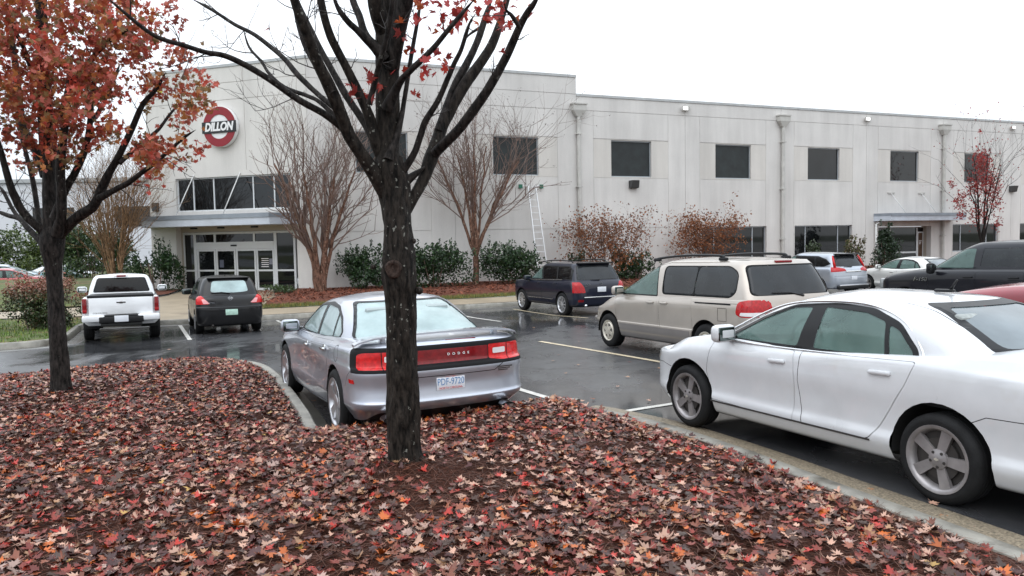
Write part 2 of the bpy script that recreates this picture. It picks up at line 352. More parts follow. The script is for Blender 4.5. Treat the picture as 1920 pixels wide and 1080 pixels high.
def wheel(parent, x, y, side, R, rr, wd, style, steer=0.):
    key = (R, rr, wd, style)
    if key not in TY:
        pr = [(-.5*wd, rr+.005), (-.5*wd-.004, rr+.03), (-.52*wd, (R+rr)/2), (-.47*wd, R-.022), (-.38*wd, R-.004)]
        for g in (-.2, 0, .2): pr += [(g*wd-.006, R), (g*wd-.004, R-.008), (g*wd+.004, R-.008), (g*wd+.006, R)]
        pr += [(.38*wd, R-.004), (.47*wd, R-.022), (.52*wd, (R+rr)/2), (.5*wd+.004, rr+.03), (.5*wd, rr+.005)]
        v, f = lathe(pr, 44); tyre = mesh('wheel', v, f, True, 50)
        mb = MB(); o = .5*wd
        v, f = lathe([(-.3*wd, rr-.03), (.3*wd, rr-.04), (o-.006, rr-.022), (o+.002, rr-.012), (o+.004, rr+.006), (o-.006, rr+.008)], 44); mb.add(v, f)
        def spoke(a, w0, w1, r0, r1, d0, d1, th=.03, tw=0.):
            ca, sa = math.cos(a), math.sin(a); cb, sb = math.cos(a+tw), math.sin(a+tw)
            P = []
            for dd in (-th, 0):
                for (r, ww, d, c, s_) in ((r0, -w0, d0, ca, sa), (r0, w0, d0, ca, sa), (r1, w1, d1, cb, sb), (r1, -w1, d1, cb, sb)):
                    P.append((r*c-ww*s_, d+dd, r*s_+ww*c))
            mb.hexa(P)
        if style == 'five':
            for k in range(5): spoke(math.pi/2+.35+k*2*math.pi/5, .030, .044, .04, rr-.012, o-.018, o-.012)
            v, f = lathe([(o-.05, .075), (o-.012, .07), (o-.008, .05), (o-.004, .036), (o-.002, .001)], 24); mb.add(v, f)
        elif style == 'charger':
            for k in range(5):
                a = math.pi/2+.2+k*2*math.pi/5
                spoke(a-.13, .030, .036, .05, rr-.012, o-.02, o-.006); spoke(a+.13, .030, .036, .05, rr-.012, o-.02, o-.006)
            v, f = lathe([(o-.05, .085), (o-.014, .08), (o-.008, .04), (o-.006, .001)], 24); mb.add(v, f)
        elif style == 'cap':
            v, f = lathe([(o-.02, rr-.02), (o+.004, rr-.045), (o+.002, rr-.075), (o-.012, rr-.08)], 40); mb.add(v, f)
            for k in range(6): spoke(k*math.pi/3, .046, .026, .03, rr-.05, o+.014, o+.006, tw=.30)
            v, f = lathe([(o-.02, .07), (o+.018, .065), (o+.022, .001)], 24); mb.add(v, f)
        elif style == 'multi':
            for k in range(10): spoke(k*math.pi/5, .013, .024, .05, rr-.012, o-.01, o-.006)
            v, f = lathe([(o-.05, .07), (o-.008, .06), (o-.004, .001)], 24); mb.add(v, f)
        rim = mesh('rim', mb.v, mb.f, True, 35)
        v, f = lathe([(.05, rr-.02), (.055, .001)], 30); v2, f2 = lathe([(.06, .15), (.075, .148), (.075, .06)], 30); bk = MB().add(v, f).add(v2, f2)
        if style == 'cap':
            for k in range(6):
                a0, a1 = k*math.pi/3+.62, k*math.pi/3+1.0; P = [(r_*math.cos(a), o+.0045+dd, r_*math.sin(a)) for dd in (-.006, .0) for r_, a in ((.085, a0-.12), (.085, a1-.1), (.135, a1+.06), (.135, a0))]; bk.hexa(P)
        if style == 'five':
            for k in range(5):
                a = k*2*math.pi/5+.95; bk.bar((.055*math.cos(a), o-.03, .055*math.sin(a)), (.055*math.cos(a), o-.004, .055*math.sin(a)), .011, n=6)
        disc = mesh('brake_disc', bk.v, bk.f, True, 35); TY[key] = (tyre, rim, disc)
    tyre, rim, disc = TY[key]
    o = link('wheel', tyre, K['rubber'], parent); o.location = (x, y, R); o.rotation_euler = (0, 0, steer + (0 if side > 0 else math.pi)); o.rotation_euler.y = random.random()*6 if style == 'cap' else 0
    link('rim', rim, {'five': K['alloy_dirty'], 'cap': K['hubcap']}.get(style, K['alloy']), o); link('brake_disc', disc, K['dark_metal'], o)
    return o
def make_car(S):
    h = rad(S['hdg']); x0, y0 = S['pos']; c, s_ = math.cos(h), math.sin(h); wb = S['wb']/2
    def g(lx, ly): X, Y = x0+c*lx-s_*ly, y0+s_*lx+c*ly; return Vector((X, Y, gz(X, Y)+S.get('dz', 0)))
    fx = ((g(wb, .8)+g(wb, -.8))-(g(-wb, .8)+g(-wb, -.8))).normalized(); ly = (g(0, .8)-g(0, -.8)).normalized(); up = fx.cross(ly).normalized(); ly = up.cross(fx)
    Rm = Matrix((fx, ly, up)).transposed(); base = sum((g(a, b) for a in (wb, -wb) for b in (.8, -.8)), Vector())/4
    root = empty(S['name'], base, Rm, label=S['label'], cat=S['cat'], group=S.get('group'))
    pm = S['paint']; tub = loft(S['tub'], S['zc'], cap_e=S.get('cap_e', .3)); gh = loft(S['gh'], S['zr'], cap_e=.25)
    for d in S.get('doors', []):
        for sd in (1, -1):
            bmesh.ops.delete(tub, geom=cookie(tub, scaled(d, .004), 'xz', side_c(sd)), context='FACES')
    T2 = loft(S['tub'], S['zc'], cap_e=S.get('cap_e', .3)) if S.get('doors') else None
    ar = S['arch']; A = S.get('arches', [(wb, S['R']), (-wb, S['R'])])
    circ = [(math.cos(2*math.pi*k/30), math.sin(2*math.pi*k/30)) for k in range(30)]
    for t in (tub, T2):
        for (ax, az) in A:
            for sd in (1, -1):
                if t: bmesh.ops.delete(t, geom=cookie(t, [(ax+ar*u, az+ar*v) for u, v in circ], 'xz', lambda c, n, sd=sd: c.y*sd > .45), context='FACES')
    for d in S.get('doors', []):
        for sd in (1, -1):
            piece(T2, cookie(T2, scaled(d, -.003), 'xz', side_c(sd)), 'door', pm, root, .0015, thick=.02)
    if T2: T2.free()
    for (ax, az) in A:
        for sd in (1, -1):
            yo = S['hw']*.985; n = 22; V = []; F = []
            for k in range(n+1):
                a = math.pi*(-.03+1.06*k/n); V += [(ax+(ar+.002)*math.cos(a), sd*yo, az+(ar+.002)*math.sin(a)), (ax+(ar+.002)*math.cos(a), sd*(yo-.42), az+(ar+.002)*math.sin(a))]
            for k in range(n): F.append((2*k, 2*k+1, 2*k+3, 2*k+2))
            V.append((ax, sd*(yo-.42), az)); F += [(2*k+1, len(V)-1, 2*k+3) for k in range(n)]
            for i_, q_ in enumerate(V):           # the outer rim follows the local body width
                if abs(q_[1]) > S['hw']*.9: V[i_] = (q_[0], sd*min(abs(q_[1]), float(min(pchip(l[1], q_[0]) for l in S['tub'][2:5]))-.012), q_[2])
            MB().add(V, F).build('wheel_arch_liner', K['under'], root)
    # windows
    for wn in S['windows']:
        v = wn['view']; conds = [side_c(1, .3), side_c(-1, .3)] if v == 'xz' else ([rear_c(wn.get('lim', 0))] if wn['nm'] == 'rear_window' else [front_c(wn.get('lim', 0))])
        for cd in conds:
            F = cookie(gh, wn['frame'], v, cd); fr = piece(gh, F, wn.get('fnm', 'window_trim'), wn.get('fm', K['plastic']), root, wn.get('fp', .001), thick=.03)
            if fr is None: continue
            b2 = bmesh.new(); b2.from_mesh(fr.data); lay = b2.verts.layers.float_vector.new('n0'); b2.normal_update()
            G2 = loftref(S, gh, b2, lay)
            for pg, gm, nm in wn['panes']:
                piece(b2, cookie(b2, pg, v, lambda c, n: True), nm, gm, root, -.006)
            N = [tuple(Vector(q[lay]).normalized()) for q in b2.verts]
            b2.to_mesh(fr.data); b2.free(); fr.data.polygons.foreach_set('use_smooth', np.ones(len(fr.data.polygons), bool)); fr.data.set_sharp_from_angle(angle=rad(45))
    for lm in S.get('lamps', []):
        tgt = gh if lm.get('gh') else tub
        cds = {'xz': [side_c(1, .3), side_c(-1, .3)], 'yz': [rear_c(lm.get('lim', 0)) if not lm.get('front') else front_c(lm.get('lim', 0))], 'xy': [lambda c, n: n.z > .3]}[lm['view']]
        for poly in lm['polys']:
            for cd in cds:
                piece(tgt, cookie(tgt, poly, lm['view'], cd), lm['nm'], lm['m'], root, lm.get('push', .004), thick=lm.get('thick', .02))
    for (v, poly, cdn) in S.get('lines', []):
        tgt = tub; cds = {'side': [side_c(1, .3), side_c(-1, .3)], 'rear': [rear_c(-wb*.7)], 'top': [lambda c, n: n.z > .3]}[cdn]
        for cd in cds:
            for f in cookie(tgt, poly, v, cd): f.material_index = 1
    for (v, poly, cdn) in S.get('ghlines', []):
        for cd in {'side': [side_c(1, .3), side_c(-1, .3)], 'top': [lambda c, n: n.z > .3]}[cdn]:
            for f in cookie(gh, poly, v, cd): f.material_index = 1
    finish(tub, 'body', [pm, K['seam']], root); finish(gh, 'roof', [pm, K['seam']], root)
    # underbody, wheels, cabin
    L = S['tub'][0]; zb = S.get('zb', .22)
    MB().box((L[2]+.35, -L_w(L)*.86, zb+.02), (L[3]-.6, L_w(L)*.86, zb+.06)).build('underbody', K['under'], root)
    for sx in (wb, -wb):
        for sd in (1, -1): wheel(root, sx, sd*(S['track']-.1), sd, S['R'], S['rr'], .215, S['style'], S.get('steer', 0) if sx > 0 else 0)
    if S.get('cab', True):
        c0, c1 = S['cabx']; zf = S['belt']-.28; hw = S['hw']
        MB().box((c0, -hw*.84, zf-.03), (c1, hw*.84, zf)).build('cabin_floor', K['cabin'], root)
        sm = S.get('seat', K['seat_grey']); fx_ = S['seatx']
        for q in (.38, -.38):
            rot = Matrix.Rotation(-.3, 3, 'Y'); st = rbox('seat', (fx_, q, S['belt']-.05), (.14, .46, .56), .05, sm, root, rot); rbox('headrest', (fx_-.14, q, S['belt']+.31), (.09, .26, .17), .035, sm, st, rot)
        if S.get('rearx'):
            rot = Matrix.Rotation(-.35, 3, 'Y'); st = rbox('rear_bench', (S['rearx'], 0, S['belt']-.02), (.14, hw*1.4, .5), .05, sm, root, rot)
            for q in (.36, -.36): rbox('headrest', (S['rearx']-.13, q, S['belt']+.27), (.09, .28, .15), .035, sm, st, rot)
        n = 24; P = [(fx_+.52+.05*math.sin(a)*.5, .38+.18*math.cos(a), S['belt']+.02+.18*math.sin(a)) for a in [2*math.pi*k/n for k in range(n+1)]]
        v, f = tube(P, [.014]*(n+1), 6); sw = link('steering_wheel', mesh('steering_wheel', v, f, True), K['cabin'], root)
        rbox('dashboard', (fx_+.82, 0, S['belt']-.06), (.4, hw*1.55, .2), .06, K['cabin'], root)
    if S.get('mirror'):
        mx_, my_, mz_, mm = S['mirror']
        for sd in (1, -1):
            mr = rbox('door_mirror', (mx_, sd*(my_+.11), mz_), (.14, .25, .17), .055, mm, root, Matrix.Rotation(sd*.12, 3, 'Z'), 3)
            rbox('mirror_glass', (mx_-.0585, sd*(my_+.115), mz_), (.022, .20, .13), .008, K['mirror'], mr, Matrix.Rotation(sd*.12, 3, 'Z'))
            rbox('mirror_stalk', (mx_+.02, sd*(my_-.01), mz_-.05), (.07, .1, .045), .015, K['plastic'], mr)
    for (hx, hy, hz, hl, hm) in S.get('handles', []):
        for sd in (1, -1):
            d = min((o for o in root.children if o.name.split('.')[0] == 'door'), key=lambda o: (np.array([v.co for v in o.data.vertices]).mean(0)[0]-hx)**2+(0 if np.array([v.co for v in o.data.vertices]).mean(0)[1]*sd > 0 else 99), default=root)
            rbox('door_handle', (hx, sd*(hy+.022), hz), (hl, .03, .034), .014, hm, d, Matrix.Rotation(.03, 3, 'Y')); rbox('handle_recess', (hx+.01, sd*(hy-.016), hz+.008), (hl*.55, .04, .075), .019, hm, d)
    if S.get('extra'): S['extra'](root, S)
    return root
def L_w(l): return float(max(pchip(l[1], np.linspace(l[2], l[3], 20))))
def loftref(S, gh, b2, lay):
    for v in b2.verts: v[lay] = v.normal
def plate(root, x, y, z, m, tilt=0., rows=(), w_=.305, h_=.152, face=-1):
    p = rbox('licence_plate', (x, y, z), (.008, w_, h_), .003, m, root)
    for (s, size, dz, mm, sx) in rows: text('plate_lettering', s, size, mm, p, (x+face*.0055, y, z+dz), (0, face, 0), (0, 0, 1), .0015, sx=sx)
    return p
def ring(name, c, r, t, m, parent, ax='x', dx=.004):
    v, f = lathe([(-dx, r-t), (dx, r-t), (dx, r), (-dx, r), (-dx, r-t)], 24)
    v = [(q[1], q[0], q[2]) for q in v]; v = [(a+c[0], b+c[1], d+c[2]) for a, b, d in v]; return link(name, mesh(name, v, f), m, parent)
def ln(p, q, w_=.006):
    p, q = np.array(p), np.array(q); d = q-p; n = np.array([-d[1], d[0]])/np.hypot(*d)*w_/2; return [tuple(p+n), tuple(q+n), tuple(q-n), tuple(p-n)]
def lns(pts, w_=.006): return [ln(a, b, w_) for a, b in zip(pts[:-1], pts[1:])]
WHITE = paint('paint_white', (.62, .63, .645), dirt=((.57, .57, .56), 2.6, .62)); WHITE2 = paint('paint_offwhite', (.72, .71, .68))
WHITEB = paint('paint_white_skylit', (.80, .81, .82)); SILVER = paint('paint_silver', (.49, .515, .575), metal=.65, rough=.36); GOLD = paint('paint_champagne', (.46, .41, .36), metal=.5, rough=.38)  # first white is raised: the pickup's sky-facing brightness is in its paint
GOLDLOW = paint('paint_taupe', (.21, .19, .18), metal=.4, rough=.42); BLACK = paint('paint_black', (.008, .008, .009), coat=.45, spec=.2); NAVY = paint('paint_navy', (.007, .009, .022), coat=.6, spec=.2)
GREY = paint('paint_lightsilver', (.40, .43, .48), metal=.6, rough=.33); RED = paint('paint_red', (.26, .018, .03)); TEAL = paint('paint_teal', (.04, .16, .19), metal=.3); CHAR = paint('paint_charcoal', (.010, .010, .014), coat=.5, spec=.2)
def trim_extra(root, S): pass
# ---- white sedan in the right foreground 
def malibu(name, label, pos, hdg, pm, group=None, extra=None, dz=0., **kw):
    S = dict(name=name, label=label, cat='car', pos=pos, hdg=hdg, dz=dz, paint=pm, group=group, wb=2.852, hw=.893, R=.322, rr=.236, arch=.398, track=.885, style='five', belt=.97, zb=.2,
     tub=[(.205, .79, -2.30, 2.24, .5, 3, .8, 2.4), (.235, .835, -2.37, 2.34, .5, 3, .8, 2.4), (.33, .880, -2.42, 2.40, .5, 3, .8, 2.4), (.385, .884, -2.44, 2.41, .5, 3, .8, 2.4), (.45, .866, -2.45, 2.43, .5, 3, .8, 2.4), (.58, .872, -2.45, 2.42, .5, 3, .8, 2.4),
          (.74, .889, -2.46, 2.39, .5, 3, .8, 2.3), ([(-2.4, .93), (-1.4, .93), (0, .875), (1.4, .83), (2.3, .66)], .878, -2.45, 2.30, .5, 3, .8, 2.2), ([(-2.4, .985), (-1.4, .985), (0, .925), (1.4, .885), (2.3, .69)], [(2.2, .79), (1.4, .845), (0, .858), (-1.4, .855), (-2.4, .80)], -2.43, 2.25, .5, 3, .8, 2.2),
          ([(-2.4, 1.06), (-2, 1.075), (-1.2, 1.02), (0, .965), (1, .975), (1.5, .925), (2.25, .70)], [(2.2, .66), (1.5, .78), (.5, .815), (-1.2, .81), (-2, .77), (-2.4, .72)], -2.39, 2.14, .5, 3, .7, 2.2)],
     zc=[(-2.4, 1.09), (-1.9, 1.11), (-1, 1.05), (0, 1.0), (1.0, 1.04), (1.5, .985), (2.14, .74)],
     gh=[(.92, [(1.3, .78), (0, .835), (-1.5, .82), (-2, .74)], 1.38, -2.06, .5, 2.8, .45, 2.6), (1.01, [(1.2, .765), (0, .805), (-1.5, .785), (-2, .70)], 1.16, -1.92, .5, 2.8, .45, 2.6), (1.13, [(.9, .735), (0, .765), (-1.2, .75), (-1.8, .68)], .90, -1.72, .5, 2.8, .45, 2.6),
         (1.25, [(.6, .69), (0, .705), (-1, .70), (-1.5, .63)], .62, -1.48, .5, 2.8, .4, 2.6), ([(.45, 1.31), (-.3, 1.345), (-1.2, 1.33)], .645, .44, -1.29, .48, 2.8, .35, 2.6), ([(.3, 1.355), (-.3, 1.395), (-1.1, 1.38)], .575, .27, -1.12, .45, 2.8, .3, 2.6)],
     zr=[(-1.1, 1.415), (-.7, 1.442), (-.25, 1.455), (.27, 1.41)],
     windows=[dict(view='xz', nm='side_window', frame=roundpoly([(1.02, .955), (.45, 1.225), (.12, 1.335), (-.35, 1.365), (-.72, 1.34), (-1.0, 1.245), (-1.20, 1.06), (-1.225, .975)], .06), panes=[
        (roundpoly([(.85, .985), (.46, 1.185), (.13, 1.302), (-.09, 1.318), (-.035, .985)], .03), K['g_clear'], 'front_side_window'), (roundpoly([(-.22, .985), (-.235, 1.327), (-.66, 1.303), (-.86, 1.245), (-.925, .99)], .03), K['g_clear'], 'rear_side_window'),
        (roundpoly([(-.965, .993), (-.90, 1.225), (-1.0, 1.19), (-1.15, 1.05), (-1.17, 1.0)], .03), K['g_clear'], 'quarter_window')]),
       dict(view='yz', nm='rear_window', frame=roundpoly([(-.63, 1.06), (.63, 1.06), (.48, 1.385), (-.48, 1.385)], .06), panes=[(roundpoly([(-.55, 1.10), (.55, 1.10), (.43, 1.355), (-.43, 1.355)], .06), K['g_rear'], 'rear_window')], lim=-.6),
       dict(view='yz', nm='windscreen', frame=roundpoly([(-.72, 1.0), (.72, 1.0), (.56, 1.365), (-.56, 1.365)], .06), panes=[(roundpoly([(-.69, 1.03), (.69, 1.03), (.53, 1.35), (-.53, 1.35)], .05), K['g_clear'], 'windscreen')], lim=.2)],
     doors=[roundpoly([(1.04, .36), (1.12, .62), (1.03, .95), (-.05, .945), (-.075, .7), (-.04, .33)], .03), roundpoly([(-.085, .33), (-.115, .7), (-.09, .945), (-1.245, .985), (-1.16, .80), (-.93, .46), (-.83, .345)], .04)],
     lines=[('xz', q, 'side') for q in lns([(-1.62, .60), (-1.78, .68), (-2.4, .70)])]+[('xz', q, 'side') for q in lns([(1.72, .60), (1.9, .63), (2.4, .6)])],
     lamps=[dict(view='xz', polys=[[(-2.22, .63), (-2.08, .63), (-2.08, .665), (-2.22, .665)]], nm='side_marker', m=K['red_bright']), dict(view='yz', polys=[roundpoly([(.85, .74), (.85, .95), (.60, .95), (.60, .76)], .05), roundpoly([(-.85, .74), (-.85, .95), (-.60, .95), (-.60, .76)], .05)], nm='tail_light', m=K['red_lens'], lim=-1.8),
            dict(view='xz', polys=[roundpoly([(2.32, .58), (2.30, .68), (1.98, .76), (2.02, .66)], .03)], nm='headlight', m=K['head_lens'])],
     mirror=(.78, .83, 1.035, pm), handles=[(.13, .873, .84, .2, pm), (-.95, .873, .875, .2, pm)], cabx=(-1.5, 1.1), seatx=-.25, rearx=-1.15, seat=K['seat_grey'],
     ghlines=[('xy', q, 'top') for sd in (1, -1) for q in lns([(.3, .52*sd), (-.4, .55*sd), (-1.1, .53*sd), (-1.4, .55*sd)], .007)], extra=extra)
    S.update(kw); return make_car(S)
def white_sedan_extra(root, S):
    for sd in (1, -1):
        P = catm([(.98, .845, .965), (.3, .835, .955), (-.35, .832, .962), (-.8, .826, .974), (-1.25, .815, .985)], 6); P[:, 1] *= sd
        v, f = tube(P, [.009]*len(P), 6); link('window_moulding', mesh('window_moulding', v, f, True), K['chrome'], root)
        P = catm([(1.0, .79, .985), (.45, .72, 1.24), (.12, .665, 1.345), (-.35, .635, 1.377), (-.72, .64, 1.352), (-1.02, .69, 1.25), (-1.225, .77, 1.06), (-1.25, .81, .985)], 6); P[:, 1] *= sd
        v, f = tube(P, [.011]*len(P), 6); link('window_moulding', mesh('window_moulding', v, f, True), K['chrome'], root)
        MB().box((-.85, sd*.880-.012, .335), (1.05, sd*.880+.012, .349)).build('sill_strip', K['dark_metal'], root)
    a = empty_part = rbox('aerial', (-.83, 0, 1.455), (.17, .05, .025), .012, K['plastic'], root)
    v, f = tube([(-.88, 0, 1.46), (-.94, 0, 1.545)], [.013, .008], 8, True); link('aerial_mast', mesh('aerial_mast', v, f, True), K['plastic'], a)
    for o in root.children:
        if o.name.startswith('wheel') and not o.name.startswith('wheel_arch'):
            mb = MB(); y = .1075+.001; mb.hexa([(-.017, y, -.006), (.017, y, -.006), (.017, y+.003, -.006), (-.017, y+.003, -.006), (-.017, y, .006), (.017, y, .006), (.017, y+.003, .006), (-.017, y+.003, .006)]); mb.hexa([(-.006, y, -.011), (.006, y, -.011), (.006, y+.0035, -.011), (-.006, y+.0035, -.011), (-.006, y, .011), (.006, y, .011), (.006, y+.0035, .011), (-.006, y+.0035, .011)])
            mb.build('centre_emblem', K['hubcap'], o)
# ---- silver saloon parked nose out, tail towards the camera
def silver_extra(root, S):
    sp_ = catm([(-2.22, .90, 1.035), (-2.26, .84, 1.07), (-2.30, .68, 1.105), (-2.32, .35, 1.12), (-2.325, 0, 1.125), (-2.32, -.35, 1.12), (-2.30, -.68, 1.105), (-2.26, -.84, 1.07), (-2.22, -.90, 1.035)], 5)
    V = []; F = []
    for k, (x, y, z) in enumerate(sp_):
        e = min(1, (1-abs(y)/.95)*4+.25); V += [(x+.13*e, y, z-.012), (x+.05, y, z+.012), (x-.09*e, y, z+.004), (x-.09*e, y, z-.012), (x, y, z-.024)]
    for k in range(len(sp_)-1): F += [(5*k+i, 5*k+(i+1) % 5, 5*k+5+(i+1) % 5, 5*k+5+i) for i in range(5)]
    F += [tuple(range(5)), tuple(range(len(V)-1, len(V)-6, -1))]
    sp = link('spoiler', mesh('spoiler', V, F, True, 40), SILVER, root)
    for sd in (1, -1): rbox('spoiler_stand', (-2.28, sd*.62, 1.075), (.1, .05, .06), .015, SILVER, sp)
    rbox('brake_light', (-2.453, -.16, 1.035), (.03, .34, .022), .008, K['red_dark'], root)
    plate(root, -2.557, 0, .625, K['plate_white'], rows=[('PDF-9720', .098, .004, K['ink_blue'], .74), ('NORTH CAROLINA', .03, -.058, K['ink_red'], .95), ('First in Flight', .022, .06, K['ink_red'], .9)])
    text('maker_lettering', 'DODGE', .034, K['chrome'], root, (-2.537, -.10, .905), (0, -1, 0), (.1, 0, 1), .006, space=2.3, sx=1.15)
    text('trim_lettering', 'SE', .05, K['chrome'], root, (-2.585, .50, .765), (0, -1, 0), (0, 0, 1), .004)
    for i in range(3): rbox('dealer_badge', (-2.583, -.60+.012*i, .735-.018*i), (.004, .17-.03*i, .012), .002, K['dark_metal'], root)
    for sd in (1, -1):
        v, f = tube([(-2.44, sd*.63, .315), (-2.575, sd*.63, .31)], [.06, .06], 20); v = [(a, sd*.63+(b-sd*.63)*1.5, .31+(c-.31)*.7) for a, b, c in v]; link('exhaust_tip', mesh('exhaust_tip', v, f, True), K['chrome'], root)
        v, f = tube([(-2.50, sd*.63, .31), (-2.565, sd*.63, .31)], [.054, .054], 20, True); v = [(a, sd*.63+(b-sd*.63)*1.5, .31+(c-.31)*.7) for a, b, c in v]; link('exhaust_bore', mesh('exhaust_bore', v, f, True), K['under'], root)
        P = catm([(.92, .83, .985), (.3, .835, .98), (-.5, .825, .995), (-1.22, .80, 1.03)], 6); P[:, 1] *= sd
        v, f = tube(P, [.008]*len(P), 6); link('window_moulding', mesh('window_moulding', v, f, True), K['plastic'], root)
    for q in (.38, -.38): rbox('rear_headrest', (-1.38, q, 1.13), (.1, .3, .16), .05, mat('headrest_pale', (.62, .70, .70), .9), root)
    circ = [(-1.62+.085*math.cos(a), .90+.085*math.sin(a)) for a in [k*math.pi/10 for k in range(21)]]
    reloft(root, S, 'xz', lns(circ, .006), 'fuel_flap_seam', K['seam'], side_c(1), .002, 0)
def reloft(root, S, view, polys, nm, m, cd, push=.006, thick=.02):
    t = loft(S['tub'], S['zc'])
    for p in polys: piece(t, cookie(t, p, view, cd), nm, m, root, push, thick=thick)
    t.free()
def silver_lamps(root, S):
    R_ = rear_c(-2.15)
    reloft(root, S, 'yz', [roundpoly([(q*.45, .820), (q*.60, .798), (q*.895, .798), (q*.885, .945), (q*.84, .965), (q*.45, .968)], .02) for q in (1, -1)], 'tail_light', K['red_bright'], R_)
    reloft(root, S, 'yz', [roundpoly([(-.44, .822), (.44, .822), (.44, .962), (-.44, .962)], .02)], 'lamp_bar', K['red_dark'], R_, .005)
    reloft(root, S, 'yz', [roundpoly([(q*.50, .868), (q*.655, .868), (q*.655, .925), (q*.50, .925)], .015) for q in (1, -1)], 'reversing_light', K['clear_lens'], R_, .010)
    reloft(root, S, 'yz', [ln((q*.68, .79), (q*.68, .972), .008) for q in (1, -1)], 'lamp_joint', K['seam'], R_, .009, 0)
    reloft(root, S, 'yz', [roundpoly([(-.29, .53), (.29, .53), (.25, .715), (-.25, .715)], .03)], 'plate_recess', S.get('rec', SILVER), R_, -.022, 0) if 0 else None
